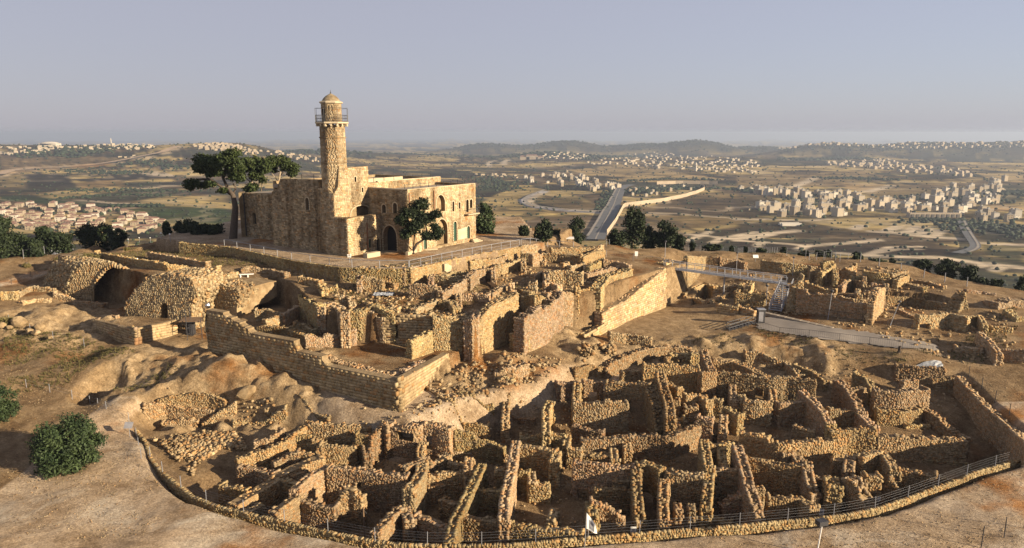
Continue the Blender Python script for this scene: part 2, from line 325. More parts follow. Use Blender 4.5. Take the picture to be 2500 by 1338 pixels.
LOCAL = [loc(600,885,4.6,5.5,0.8), loc(520,900,4.2,4.5,0.8), loc(680,915,4.0,4.0,0.5), loc(470,875,4.6,4,0.5), loc(590,940,3.0,2.0,0.5,3),   # bedrock humps
         loc(226,945,2.4,2.6,-2.6,3), loc(262,925,2.6,2.4,-2.2,3), loc(400,990,1.5,2.6,-1.0,3), loc(480,1010,1,2.4,-0.9,3),                                   # pit by the fence
         loc(1830,725,4.4,1,0), loc(130,770,5.6,5,0.9), loc(215,600,10.5,4.5,1.6), loc(250,598,10.5,3.5,1.2),
         loc(1350,815,5.0,3.2,0.9,3), loc(1420,845,4.0,3.5,0.6), loc(1850,835,3.8,9,0.15), loc(1950,855,3.4,7,0.2), loc(1250,895,3.6,2.6,0.5), loc(1180,930,2.8,3.0,-0.7)]
PITS = [(poly([(1690,728,5),(1735,728,5),(1742,700,5),(1715,694,5)]), 2.6),
        (poly([(2362,1082,-1.2),(2455,1082,-1.2),(2450,1128,-1.2),(2368,1128,-1.2)]), -4.2),
        (poly([(1196,850,5),(1226,855,5),(1272,745,9),(1264,726,9)]), 4.6),
        (poly([(2165,722,5.2),(2262,732,5),(2318,742,5),(2318,756,5),(2240,752,5),(2165,742,5.2)]), 3.4),
        (poly([(2060,712,6),(2105,712,6),(2108,690,6),(2064,690,6)]), 4.0), (poly([(1350,1020,.5),(1400,1020,.5),(1400,1000,.5),(1350,1000,.5)]), -.6)]
ZZ = height(XX, YY)
def TH(x, y):                       # bilinear sample of the ground
    fx = np.clip((np.asarray(x, float)-GX0)/GS, 0, len(gx)-1.001); fy = np.clip((np.asarray(y, float)-GY0)/GS, 0, len(gy)-1.001)
    i = fx.astype(int); j = fy.astype(int); a = fx-i; b = fy-j
    return (ZZ[j, i]*(1-a)+ZZ[j, i+1]*a)*(1-b)+(ZZ[j+1, i]*(1-a)+ZZ[j+1, i+1]*a)*b
_tt = np.arange(45, 260, 0.12)
ZIN = blend(INN, XX, YY)            # the quarter's floor level carried on past its kerb
def THI(x, y):
    i = np.clip((np.asarray(x)-GX0)/GS, 0, len(gx)-1).astype(int); j = np.clip((np.asarray(y)-GY0)/GS, 0, len(gy)-1).astype(int); return ZIN[j, i]
def P(u, v, h=0.0, f=None):         # first point of the ground, lifted by h, on the ray of photo pixel (u,v)
    d = ray(u, v); x = d[0]*_tt; y = d[1]*_tt; z = HCAM+d[2]*_tt
    k = np.nonzero(z < (f or TH)(x, y)+h)[0]; k = k[0] if len(k) else len(_tt)-1
    return np.array([x[k], y[k], z[k]])
# ground sheet
ny, nx = XX.shape; ii = np.arange(nx*ny).reshape(ny, nx)
gf = np.stack([ii[:-1, :-1], ii[:-1, 1:], ii[1:, 1:], ii[1:, :-1]], -1).reshape(-1, 4)
gme = mesh('ground', np.stack([XX, YY, ZZ], -1).reshape(-1, 3), gf, True)
# cover: r = gravel path, g = bare rock, b = dry grass
cv = np.zeros((ny, nx, 3)); pin = inpoly(XX, YY, INP)
cv[..., 0] = np.where(~pin & (YY < 82) & (XX > -50), 1, 0)
cv[..., 1] = rockmask(XX, YY)
cv[..., 1] = np.where(inpoly(XX, YY, poly([(1480,800,3.5),(1620,750,3.5),(1640,690,6),(1800,690,5),(1850,790,4),(1650,830,3.5)])), 0.6, cv[..., 1])
for pth in ([(-40,690,7.5),(60,672,7.8),(150,650,8.6),(220,640,9.4)], [(990,1030,2.3),(1180,975,2.4),(1320,930,2.7),(1480,890,2.9),(1560,870,3)], [(1850,785,4.4),(2000,815,4.2),(2150,835,4),(2290,850,3.9)], [(700,985,2.5),(860,1005,2.4),(990,1030,2.3)]):
    cv[..., 0] = np.maximum(cv[..., 0], smooth(1.5-distline(XX, YY, [PZ(*p)[:2] for p in pth])/1.6))
cv[..., 0] = np.maximum(cv[..., 0], inpoly(XX, YY, MOP)*0.8)
setcol(gme, cv.reshape(-1, 3))
m, nt, b = nmat('ground')
at = nt.nodes.new('ShaderNodeAttribute'); at.attribute_name = 'Col'; sp = nt.nodes.new('ShaderNodeSeparateColor'); nt.links.new(at.outputs['Color'], sp.inputs[0])
def nr(scale, cols, pos, det=7, rough=0.65, dist=0.0):
    n = noise(nt, scale, det, rough, dist=dist); r = ramp(nt, cols, pos); nt.links.new(n.outputs[0], r.inputs[0]); return r.outputs[0]
def al(L): return [tuple(x*ALB for x in c) for c in L]
soil = nr(0.35, al([(0.12, 0.075, 0.038), (0.22, 0.152, 0.084), (0.31, 0.23, 0.138)]), [0.3, 0.5, 0.72])
pale = nr(0.11, [(0, 0, 0), (1, 1, 1)], [0.54, 0.64], 6, 0.6, 0.6)
grav = nr(0.16, [(0.17, 0.115, 0.066), (0.30, 0.228, 0.152), (0.40, 0.325, 0.238)], [0.34, 0.5, 0.68], 8, 0.7, 0.4)
rock = nr(0.55, al([(0.15, 0.10, 0.054), (0.31, 0.225, 0.128), (0.45, 0.35, 0.22)]), [0.3, 0.5, 0.7], 9, 0.7, 0.5)
grav = mix(nt, grav, (0.38, 0.325, 0.25), pale)
c = mix(nt, soil, grav, sp.outputs[0]); c = mix(nt, c, rock, sp.outputs[1])
orange = nr(0.07, [(0, 0, 0), (1, 1, 1)], [0.56, 0.66], 6, 0.6); c = mix(nt, c, mix(nt, c, (0.80, 0.50, 0.26), 1.0, 'MULTIPLY'), orange)
mott = nr(1.1, [(0.70, 0.67, 0.64), (1, 1, 1), (1.22, 1.2, 1.17)], [0.36, 0.5, 0.64], 8, 0.75); c = mix(nt, c, mott, 0.8, 'MULTIPLY')
speck = nr(4.5, [(0.62, 0.60, 0.58), (1, 1, 1), (1.35, 1.35, 1.35)], [0.32, 0.5, 0.68], 3, 0.8); c = mix(nt, c, speck, 0.8, 'MULTIPLY')
vo = nt.nodes.new('ShaderNodeTexVoronoi'); vo.inputs['Scale'].default_value = 8.0; nt.links.new(nt.nodes['GEO'].outputs['Position'], vo.inputs['Vector']); vr = ramp(nt, [(0.72, 0.70, 0.68), (1, 1, 1), (1.3, 1.28, 1.25)], [0.1, 0.5, 0.95]); vs_ = nt.nodes.new('ShaderNodeSeparateColor'); nt.links.new(vo.outputs['Color'], vs_.inputs[0]); nt.links.new(vs_.outputs[0], vr.inputs[0]); c = mix(nt, c, vr.outputs[0], 0.45, 'MULTIPLY')
nt.links.new(c, b.inputs['Base Color']); b.inputs['Roughness'].default_value = 0.97; b.inputs['Specular IOR Level'].default_value = 0.1
bn = noise(nt, 3.2, 9, 0.82); bp = nt.nodes.new('ShaderNodeBump'); bp.inputs['Strength'].default_value = 0.9; bp.inputs['Distance'].default_value = 0.32
nt.links.new(bn.outputs[0], bp.inputs['Height']); nt.links.new(bp.outputs[0], b.inputs['Normal'])
tag(obj('ground', gme, 'ground'), 'bare tan earth, gravel and bedrock of the excavated hilltop', kind='structure')

# ------------------------------------------------------------------ the valley and the far hills: one sheet to the horizon
def hl(u, dist, v, wa, wd):          # a hill: crest seen at (u,v) from dist, half widths across and in depth
    d = ray(u, v); t = dist/d[1]; p = np.array([0, 0, HCAM])+t*d; return (p[0], p[1], p[2], wa, wd)
HLS = [hl(-150,3300,352,620,700), hl(60,3200,356,420,600), hl(250,3100,354,420,560), hl(420,3000,357,330,520), hl(545,2900,349,260,480), hl(640,3300,374,300,420),
       hl(770,4200,368,420,420), hl(700,3600,378,300,350), hl(950,5200,376,600,500), hl(1190,6800,352,420,600), hl(1390,6800,344,520,600), hl(1560,6700,355,420,600), hl(1700,6300,344,420,560), hl(1860,6400,358,380,560),
       hl(2030,5000,352,420,560), hl(2250,5000,349,420,560), hl(2450,4900,346,480,560), hl(2700,4800,345,520,560),
       hl(1340,4300,372,260,260), hl(1480,3700,392,420,330), hl(1750,3900,384,420,380), hl(2000,3700,392,320,260), hl(2200,3500,398,360,260), hl(1250,4600,385,300,300)]
def VAL(x, y):
    r = np.hypot(x, y)
    z = -112.0+72*np.clip((700-r)/500, 0, 1)+7*fbm(x, y, 900, 3)+3.0*fbm(x, y, 160, 3)
    z = z-70*smooth((r-4000)/3500)-0.003*np.maximum(r-7000, 0)
    z = z+np.clip(-x-150, 0, 900)/900*18*smooth((r-300)/500)
    for (cx, cy, cz, wa, wd) in HLS:
        L = math.hypot(cx, cy); ux, uy = cx/L, cy/L; a = (x-cx)*uy-(y-cy)*ux; q = (x-cx)*ux+(y-cy)*uy
        g = np.exp(-(a/wa)**2-(q/wd)**2)
        z = np.maximum(z, z+(cz-z)*g*1.0)
    return z+0.010*np.maximum(r-2500, 0)*0.35*fbm(x, y, 420, 3)
NA, RR = 760, [130.0]
while RR[-1] < 26000:
    r = RR[-1]; RR.append(r+max(6.0, 0.75*r*r/(F*(90.0 if r > 600 else 60.0))*1.5))
RR = np.array(RR); AA = np.linspace(math.radians(-52), math.radians(52), NA)
VX = RR[:, None]*np.sin(AA)[None]; VY = RR[:, None]*np.cos(AA)[None]; VZ = VAL(VX, VY)
def PV(u, v):                        # first point of the valley sheet on the ray of pixel (u,v)
    for _ in range(12):
        d = ray(u, v); d = d/math.hypot(d[0], d[1]); t = np.exp(np.linspace(math.log(260), math.log(12000), 420)); k = np.nonzero(HCAM+d[2]*t < VAL(d[0]*t, d[1]*t))[0]
        if len(k):
            t = np.linspace(t[max(k[0]-1, 0)], t[k[0]], 24); k = np.nonzero(HCAM+d[2]*t < VAL(d[0]*t, d[1]*t))[0]; k = k[0] if len(k) else 23
            return np.array([d[0]*t[k], d[1]*t[k], HCAM+d[2]*t[k]])
        v += 2.0                     # just over the crest: take the crest
    return None
# ---- what grows on the valley floor
BROWN, DARK, YEL, GREEN, SCRUB, PALE, RED = (0.155,0.112,0.062), (0.070,0.056,0.036), (0.36,0.275,0.125), (0.062,0.085,0.035), (0.085,0.078,0.046), (0.42,0.34,0.22), (0.22,0.125,0.06)
n1 = fbm(VX, VY, 420, 4); n2 = fbm(VX+900, VY, 130, 3); n3 = fbm(VX*0.35, VY, 60, 3)
vc = np.array(BROWN)[None, None]*np.ones(VX.shape+(1,))
def lay(w, col): 
    global vc
    w = np.clip(w, 0, 1)[..., None]; vc = vc*(1-w)+np.array(col)*w
lay((n1-0.06)*7, YEL); lay((-n1-0.10)*7, SCRUB); lay((n2-0.16)*9, DARK); lay((n3-0.22)*9, YEL)
for (cx, cy, cz, wa, wd) in HLS:
    if cy > 4000: lay(np.exp(-((VX-cx)/wa)**2-((VY-cy)/wd)**2)*1.4*(0.9+n1), SCRUB)
FIELDS = [('V',[(1230,830),(1500,790),(1900,800),(2230,830),(2210,980),(1640,960),(1500,900),(1320,880)],GREEN), ('V',[(0,690),(300,690),(560,730),(1060,770),(1100,800),(600,790),(0,740)],(0.060,0.072,0.036)),
 ('V',[(330,680),(700,640),(1100,600),(1190,620),(880,690),(540,720),(400,715)],YEL), ('V',[(1260,760),(1480,700),(2180,690),(2210,820),(1500,790)],YEL), ('V',[(700,570),(1150,540),(1200,600),(760,630)],(0.27,0.19,0.09)),
 ('V',[(250,480),(640,490),(720,600),(560,650),(260,630)],DARK), ('V',[(0,500),(230,480),(240,620),(0,620)],(0.25,0.19,0.09)), ('V',[(700,720),(1180,640),(1700,620),(1700,690),(1200,750)],SCRUB),
 ('V',[(0,330),(850,320),(1200,340),(900,400),(400,430),(0,450)],(0.20,0.145,0.075)), ('V',[(1300,455),(1560,470),(1720,520),(1400,500)],PALE),
 ('W',[(150,590),(420,470),(900,560),(1120,650),(1100,690),(640,610),(480,600),(460,640),(720,700),(560,760),(260,850),(60,650)],(0.33,0.25,0.115)), ('W',[(60,420),(420,440),(300,500),(100,540)],(0.085,0.088,0.045)),
 ('W',[(640,560),(1110,640),(1120,690),(900,690),(640,640)],(0.17,0.125,0.065)), ('W',[(820,340),(1200,300),(1600,310),(1900,380),(2250,420),(1900,450),(1300,440),(1000,380)],(0.33,0.245,0.12)),
 ('W',[(1060,390),(1360,395),(1330,415),(1100,415)],DARK), ('W',[(1450,690),(2000,540),(2500,520),(2500,760),(1600,720)],(0.20,0.145,0.075)), ('W',[(1650,600),(2300,590),(2480,760),(1600,700)],(0.12,0.09,0.055)),
 ('W',[(1500,720),(2400,770),(2500,800),(1700,880),(1550,800)],(0.24,0.175,0.085)), ('W',[(1800,870),(2500,790),(2500,810),(1880,900)],YEL), ('W',[(1900,900),(2500,840),(2500,1000),(1900,1000)],(0.09,0.072,0.042)),
 ('X',[(0,360),(600,350),(1000,310),(1250,380),(850,440),(500,460),(0,470)],(0.25,0.185,0.095)), ('X',[(850,420),(1250,440),(1050,500),(900,470)],(0.36,0.26,0.13)), ('X',[(1040,500),(1330,430),(1560,470),(1300,560),(1100,560)],(0.24,0.18,0.09)),
 ('X',[(1950,340),(2342,350),(2342,420),(2100,410)],(0.40,0.30,0.15)), ('X',[(2050,600),(2342,610),(2300,650),(2060,660)],(0.33,0.23,0.115)), ('X',[(0,760),(480,730),(1000,820),(600,870),(0,880)],(0.105,0.08,0.046)),
 ('X',[(0,900),(560,910),(1100,880),(1500,900),(1900,960),(1700,1020),(700,990),(0,980)],(0.085,0.062,0.038)), ('X',[(620,900),(900,840),(1500,890),(1900,920),(1250,930)],(0.115,0.085,0.048)),
 ('X',[(1220,810),(1460,790),(1880,880),(1500,860)],(0.055,0.062,0.032)), ('X',[(1720,880),(1810,820),(1850,890)],(0.26,0.21,0.10)), ('X',[(1900,740),(2342,770),(2342,920),(2000,900)],(0.060,0.062,0.036)),
 ('X',[(2000,930),(2342,940),(2342,1080),(2050,1010)],(0.062,0.068,0.036)), ('X',[(2060,1150),(2342,1160),(2342,1190),(2200,1180)],YEL), ('X',[(1000,1020),(1700,1040),(2300,1110),(2342,1160),(1900,1140)],(0.10,0.078,0.046)),
 ('X',[(2080,430),(2342,440),(2342,580),(2060,560)],(0.058,0.062,0.038)), ('X',[(1250,400),(1640,400),(1640,420),(1280,425)],YEL), ('X',[(0,480),(320,560),(300,680),(0,700)],(0.13,0.098,0.055))]
for r, pts, c in FIELDS:
    q = [PV(*rg(r, *p)) for p in pts]
    if any(p is None for p in q): continue
    d = distline(VX, VY, q, True)*np.where(inpoly(VX, VY, q), 1, -1); lay(smooth(d/14+0.5)*(0.85+0.5*n2), c)
# terraces, tracks and plot lines
ter = np.sin(VZ*2.1+3*n2+VX*0.012); lay((ter-0.72)*2.2*(np.hypot(VX, VY) < 4200)*(0.5+n1), PALE); lay((-ter-0.75)*2.4*(np.hypot(VX, VY) < 4200), DARK)
LINES = [('V',[(0,510),(120,460),(480,440),(680,430),(990,405),(1300,345),(1540,300),(1720,235)],9,PALE), ('V',[(0,480),(200,440),(500,430)],14,(0.45,0.33,0.19)), ('V',[(690,430),(850,405),(990,395)],10,(0.45,0.30,0.15)), ('V',[(760,740),(1060,765),(1300,770)],5,PALE), ('V',[(1300,630),(1560,605),(1760,595)],5,PALE),
 ('W',[(640,525),(520,570),(460,600),(490,640),(600,670),(780,690),(1000,705),(1130,710)],6,(0.40,0.36,0.30)), ('W',[(610,545),(530,590),(510,625),(560,655)],4,PALE), ('W',[(160,310),(150,285),(170,265),(230,258)],7,PALE), ('W',[(290,290),(285,270),(330,248)],8,PALE),
 ('W',[(1500,712),(1800,720),(2150,750),(2500,775)],4,PALE), ('W',[(1880,960),(2080,880)],3,PALE), ('W',[(2105,975),(2180,940),(2500,880)],3,PALE), ('W',[(1900,900),(2250,940),(2500,930)],3,PALE),
 ('X',[(0,725),(250,720),(520,735),(740,720)],5,PALE), ('X',[(0,880),(300,830),(500,815)],5,PALE), ('X',[(120,885),(330,830)],3,PALE), ('X',[(0,895),(560,935),(760,925),(1150,890)],4,PALE), ('X',[(500,970),(570,935)],3,PALE), ('X',[(160,940),(210,905)],3,PALE),
 ('X',[(1110,820),(1300,835),(1560,865),(1880,885)],5,PALE), ('X',[(1215,820),(1320,780)],5,PALE), ('X',[(1375,835),(1460,785)],5,PALE), ('X',[(1490,850),(1570,800)],4,PALE), ('X',[(1600,865),(1670,810)],4,PALE), ('X',[(860,1000),(1080,1020),(1500,1030),(1640,1030),(1760,1050),(2300,1115)],5,PALE),
 ('X',[(1080,1005),(1250,950),(1500,945)],3,PALE), ('X',[(1150,990),(1300,965),(1480,965)],3,PALE), ('X',[(1960,912),(2100,925),(2342,930)],4,PALE), ('X',[(1020,770),(960,800)],5,PALE), ('X',[(440,460),(640,380)],8,PALE), ('X',[(1040,500),(1260,445)],8,PALE), ('X',[(2100,1140),(2170,1100)],3,PALE), ('X',[(1960,1110),(2060,1080)],3,PALE)]
for r, pts, w, c in LINES:
    q = [PV(*rg(r, *p)) for p in pts]; q = [p for p in q if p is not None]
    if len(q) > 1: lay(smooth(1.6-distline(VX, VY, q)/(w*1.5+2)), c)
vi = np.arange(VX.size).reshape(VX.shape)
vf = np.stack([vi[:-1, :-1], vi[:-1, 1:], vi[1:, 1:], vi[1:, :-1]], -1).reshape(-1, 4)[:, ::-1].copy()
vme = mesh('valley', np.stack([VX, VY, VZ], -1).reshape(-1, 3), vf, True); vc = np.clip(vc*np.array([0.66, 0.70, 0.70]), 0.01, 1); mu = np.array([0.105, 0.083, 0.045]); vc = mu*(vc/mu)**1.45
setcol(vme, vc.reshape(-1, 3)*np.array([0.84, 0.78, 0.80]))
m, nt, b = nmat('valley'); at = nt.nodes.new('ShaderNodeAttribute'); at.attribute_name = 'Col'
c = at.outputs['Color']
mp = nt.nodes.new('ShaderNodeMapping'); g = nt.nodes.new('ShaderNodeNewGeometry'); nt.links.new(g.outputs['Position'], mp.inputs[0]); mp.inputs['Scale'].default_value = (0.35, 1.0, 1.0)
def vn(scale, cols, pos, det=6):
    n = nt.nodes.new('ShaderNodeTexNoise'); n.inputs['Scale'].default_value = scale; n.inputs['Detail'].default_value = det; n.inputs['Roughness'].default_value = 0.7
    nt.links.new(mp.outputs[0], n.inputs['Vector']); r = ramp(nt, cols, pos); nt.links.new(n.outputs[0], r.inputs[0]); return r.outputs[0]
c = mix(nt, c, vn(0.012, [(0.55, 0.55, 0.55), (1, 1, 1), (1.5, 1.45, 1.35)], [0.33, 0.5, 0.67]), 1.0, 'MULTIPLY')
c = mix(nt, c, vn(0.09, [(0.45, 0.47, 0.45), (1, 1, 1), (1.4, 1.4, 1.4)], [0.36, 0.5, 0.66]), 0.9, 'MULTIPLY')
nt.links.new(c, b.inputs['Base Color']); b.inputs['Roughness'].default_value = 1.0; b.inputs['Specular IOR Level'].default_value = 0.0
tag(obj('valley_terrain', vme, 'valley'), 'brown and yellow terraced valley rising to hazy far hills', kind='structure')
# ------------------------------------------------------------------ the air
hz = MB().box((0, 13400, -120), 22000, 13900, 180); ho = hz.build('haze', None); ho['kind'] = 'stuff'
m = bpy.data.materials.new('haze'); m.use_nodes = True; nt = m.node_tree; nt.nodes.remove(nt.nodes['Principled BSDF'])
pv = nt.nodes.new('ShaderNodeVolumePrincipled'); pv.inputs['Color'].default_value = (0.42, 0.50, 0.645, 1); pv.inputs['Density'].default_value = 0.00010; pv.inputs['Anisotropy'].default_value = 0.2
nt.links.new(pv.outputs[0], nt.nodes['Material Output'].inputs['Volume']); ho.data.materials.append(m)
ho.display_type = 'WIRE'
# ------------------------------------------------------------------ rubble and ashlar walls
BLOCKS = {}
GRP = 'ruined walls of the excavated quarter'
def block(key, name, label, at, cat='ruin', group=GRP):
    p = P(*rg(*at)); e = empty(name, (p[0], p[1], p[2]), label, cat, group); e['kind'] = 'thing'; BLOCKS[key] = e; return e
STATS = {'stones': 0}; RMAT = ['rubble']
def wall_xy(key, top, t=0.75, rag=0.06, ash=False, holes=(), zb=None, capmul=1.0, mat=None, tone=(0.80, 1.14), batter=0.0, part='wall', sides='cam'):
    """top: (n,3) top line; builds a core with stones laid on its faces and top"""
    par = BLOCKS[key]; top = np.asarray(top, float)
    seg = np.hypot(np.diff(top[:, 0]), np.diff(top[:, 1])); S = np.concatenate([[0], np.cumsum(seg)]); L = S[-1]
    if L < 0.4: return None
    n = max(2, int(L/0.5)+1); s = np.linspace(0, L, n)
    cx = np.interp(s, S, top[:, 0]); cy = np.interp(s, S, top[:, 1]); tz = np.interp(s, S, top[:, 2])
    if rag > 0:
        q = RNG.normal(0, 1, n); q = np.where(RNG.random(n) < 0.55, np.roll(q, 1), q); tz = tz+rag*np.clip(q, -1.6, 1.1)
    dx = np.gradient(cx); dy = np.gradient(cy); dl = np.hypot(dx, dy)+1e-9; dx /= dl; dy /= dl; nxv, nyv = -dy, dx       # left normal
    def at(ss): return np.interp(ss, s, cx), np.interp(ss, s, cy), np.interp(ss, s, tz), np.interp(ss, s, dx), np.interp(ss, s, dy)
    g0 = np.minimum(np.minimum(TH(cx+nxv*t/2, cy+nyv*t/2), TH(cx-nxv*t/2, cy-nyv*t/2)), TH(cx, cy))
    base = (np.full(n, zb) if zb is not None else g0)-0.35; tz = np.maximum(tz, base+0.6)
    # openings in (s,z)
    H = []
    D = np.array([top[-1, 0]-top[0, 0], top[-1, 1]-top[0, 1]]); D /= np.linalg.norm(D)+1e-9
    for (r, x0, y0, x1, y1) in holes:
        a = onplane(*rg(r, x0, y0), top[0], D); b = onplane(*rg(r, x1, y1), top[0], D)
        H.append((min(a[0], b[0]), max(a[0], b[0]), min(a[1], b[1]), max(a[1], b[1])))
    # core
    mb = MB(); hw = t/2-0.05; clean = ash and rag == 0
    for i in range(n-1):
        sm = (s[i]+s[i+1])/2; spans = [(None, None)]
        for (a, b, c, d) in H:
            if a < sm < b: spans = [(None, c), (d, None)]
        for lo, hi in spans:
            v = []
            for j in (i, i+1):
                zb_ = base[j] if lo is None else lo; zt_ = (min(tz[i], tz[i+1])*0.5+tz[j]*0.5-(0.0 if clean else 0.12)) if hi is None else hi
                zt_ = max(zt_, zb_+0.05)
                for sg in (1, -1):
                    ex = batter*(zt_-zb_)
                    v += [(cx[j]+sg*nxv[j]*(hw+ex), cy[j]+sg*nyv[j]*(hw+ex), zb_), (cx[j]+sg*nxv[j]*hw, cy[j]+sg*nyv[j]*hw, zt_)]
            # v: 0 Lb 1 Lt 2 Rb 3 Rt | 4..7
            mb.add(v, [(0, 4, 5, 1), (2, 3, 7, 6), (1, 5, 7, 3), (0, 1, 3, 2), (4, 6, 7, 5), (0, 2, 6, 4)])
    wo = mb.build(part, 'mortar' if not ash else 'mosque_core', par)
    pos = []; siz = []; axs = []; big = []
    pp = pxsize((cx[n//2], cy[n//2], tz[n//2])); far = 1.0 if pp > 17.5 else 1.2
    rng = RNG
    def course_len(): return rng.uniform(0.5, 1.05) if ash else (rng.uniform(0.36, 0.58) if rng.random() < 0.14 else rng.uniform(0.13, 0.34))*far
    for sg in (1, -1):
        mi = n//2; vx, vy = -cx[mi], -cy[mi]; vl = math.hypot(vx, vy)
        if sides == 'cam' and sg*(nxv[mi]*vx+nyv[mi]*vy)/vl < -0.35: continue
        zmin = base.min()+0.25; zmax = tz.max(); z = zmin
        while z < zmax:
            ch = rng.uniform(0.34, 0.42) if ash else rng.uniform(0.115, 0.20)*far
            m = int(L/(0.7 if ash else 0.24*far))+5; ln = np.array([course_len() for _ in range(m)]); e = np.cumsum(ln)-rng.uniform(0, 0.5); mid = e-ln/2
            k = (mid > -0.05) & (mid < L+0.05); mid = mid[k]; ln_ = ln[k]
            X, Y, TZ, DX, DY = at(np.clip(mid, 0, L)); zc = z+ch/2; gz = TH(X-sg*DY*t/2, Y+sg*DX*t/2) if zb is None else np.full(len(X), zb)
            ok = (zc < TZ+(-ch*0.45 if clean else 0.02)) & (zc > gz-0.2)
            for (a, b, c, d) in H: ok &= ~((mid+ln_*0.3 > a) & (mid-ln_*0.3 < b) & (zc > c) & (zc < d))
            off = hw-(0.145 if ash else 0.125)+rng.uniform(-0.012 if ash else -0.03, 0.012 if ash else 0.035, len(X))+batter*np.maximum(TZ-zc, 0)
            for i in np.nonzero(ok)[0]:
                pos.append((X[i]-sg*DY[i]*off[i], Y[i]+sg*DX[i]*off[i], zc+rng.normal(0, 0.0 if ash else 0.015))); siz.append((ln_[i]/2*0.99, 0.17, ch/2*(0.98 if ash else 1.0))); axs.append((DX[i], DY[i]))
                if ln_[i]*pp > 9.5 and (ash or ln_[i] > 0.36): big.append(len(pos)-1)
            z += ch
    # ends
    for e_ in (0, n-1):
        z = base[e_]+0.3
        while z < tz[e_]-0.1:
            ch = rng.uniform(0.5, 0.55) if ash else rng.uniform(0.2, 0.33)*far
            w = -t/2+rng.uniform(0.0, 0.15)
            while w < t/2-0.05:
                l = 0.5 if ash else rng.uniform(0.16, 0.38); q = (1 if e_ else -1)*(-0.10+0.04*rng.uniform(-1, 1.4))
                pos.append((cx[e_]+nxv[e_]*(w+l/2)+dx[e_]*q, cy[e_]+nyv[e_]*(w+l/2)+dy[e_]*q, z+ch/2)); siz.append((0.15, l/2, ch/2)); axs.append((dx[e_], dy[e_])); w += l
            z += ch
    # caps
    m = int(L/(0.34 if not ash else 0.6)*max(1.0, t/0.6)*1.15*capmul)+1; ss = rng.uniform(0, L, m); X, Y, TZ, DX, DY = at(ss); w = rng.uniform(-t/2+0.1, t/2-0.1, m); ncap0 = len(pos)
    okc = np.ones(m, bool)
    for i in np.nonzero(okc)[0]:
        l = rng.uniform(0.15, 0.34)*(1.3 if ash else 1.0); pos.append((X[i]-DY[i]*w[i], Y[i]+DX[i]*w[i], TZ[i]-0.15+rng.uniform(0.0, 0.11))); a = rng.uniform(0, 6.28) if not ash else math.atan2(DY[i], DX[i])+rng.normal(0, 0.2)
        siz.append((l/2, rng.uniform(0.11, 0.19), rng.uniform(0.09, 0.15))); axs.append((math.cos(a), math.sin(a)))
        if l*pp > 9.5: big.append(len(pos)-1)
    pos = np.array(pos); siz = np.array(siz); axs = np.array(axs); N = len(pos); STATS['stones'] += N
    nb = min(len(big), 150 if ash else 26); big = set(rng.choice(big, nb, replace=False).tolist()) if nb and N else set()
    keep = np.array([i not in big for i in range(N)])
    tn = tones(N, *tone)*rng.uniform(0.80, 1.14)*np.array([[1, rng.uniform(0.94, 1.03), rng.uniform(0.86, 1.10)]])
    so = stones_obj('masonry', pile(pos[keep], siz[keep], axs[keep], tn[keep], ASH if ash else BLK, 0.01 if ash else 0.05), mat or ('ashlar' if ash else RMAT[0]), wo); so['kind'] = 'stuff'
    for i in big: one_stone(wo, pos[i], siz[i]*2, axs[i], 'stone', AMESH if ash else SMESH, 0.01 if ash else 0.06)
    return wo
def wall(key, r, pts, h, t=0.75, **kw):
    top = []
    low = r in 'ABCD' and key not in ('d11', 'd12', 'c1', 'a20', 'a21', 'c13'); add = DEEP if low and h > 0.85 else 0.0; t = t+0.26 if low and h > 0.85 else t
    for p in pts: top.append(P(*rg(r, p[0], p[1]), (p[2] if len(p) > 2 else h)+add, THI if low else None))
    return wall_xy(key, top, t, **kw)
def face(key, r, tops, base0, base1, z0, z1, t=1.2, **kw):
    """wall standing on the line base0-base1 (photo pixels, heights z0,z1) whose top edge is seen at tops"""
    a = PZ(*rg(r, *base0), z0); b = PZ(*rg(r, *base1), z1); D = (b-a)[:2]; D /= np.linalg.norm(D); nl = np.array([-D[1], D[0]])
    if nl @ a[:2] < 0: nl = -nl
    o = a[:2]+0
    T = []
    for (x, y) in tops:
        s, z = onplane(*rg(r, x, y), o, D); q = o+D*s+nl*(t/2); T.append((q[0], q[1], z))
    zb = kw.pop('zb', None)
    return wall_xy(key, T, t, zb=zb, **kw)

# ---- lower quarter, front rows (left to right)
block('a1', 'ruined_wall', 'long low thick wall with smooth sloping top at the lower left of the quarter', ('A', 700, 1000))
wall('a1', 'A', [(600,1045),(700,985),(860,885),(900,852),(1010,785),(1190,722)], 1.6, 1.3, rag=0.06, capmul=0.3)
wall('a1', 'A', [(520,905),(600,925),(700,945)], 1.5, 0.6); wall('a1', 'A', [(905,870),(1010,890),(1040,900)], 1.5, 0.6)
block('a2', 'ruined_house', 'roofless stone room with a tall sunlit side wall beside the peaked wall shard', ('A', 1100, 1080))
wall('a2', 'A', [(1230,785),(1130,835),(1045,900),(1000,958)], 2.8, 0.8); wall('a2', 'A', [(1030,975),(960,1030),(865,1095)], 2.4, 0.8); wall('a2', 'A', [(1040,1000),(1150,1040),(1290,1062)], 1.9, 0.7)
wall('a2', 'A', [(1240,790),(1400,802),(1600,832),(1770,850)], 3.0, 0.9, holes=[('A',1440,880,1480,930)])
block('a4', 'ruined_wall', 'lone peaked shard of rubble wall standing in a dark pit room', ('A', 1380, 1150))
wall('a4', 'A', [(1290,1040,1.6),(1330,965,2.6),(1385,900,3.4),(1425,955,2.8),(1472,1000,2.2)], 3, 0.7, rag=0.1)
block('a6', 'ruined_house', 'low ashlar footings of a house with two parallel sunlit walls on the left slope', ('A', 800, 740))
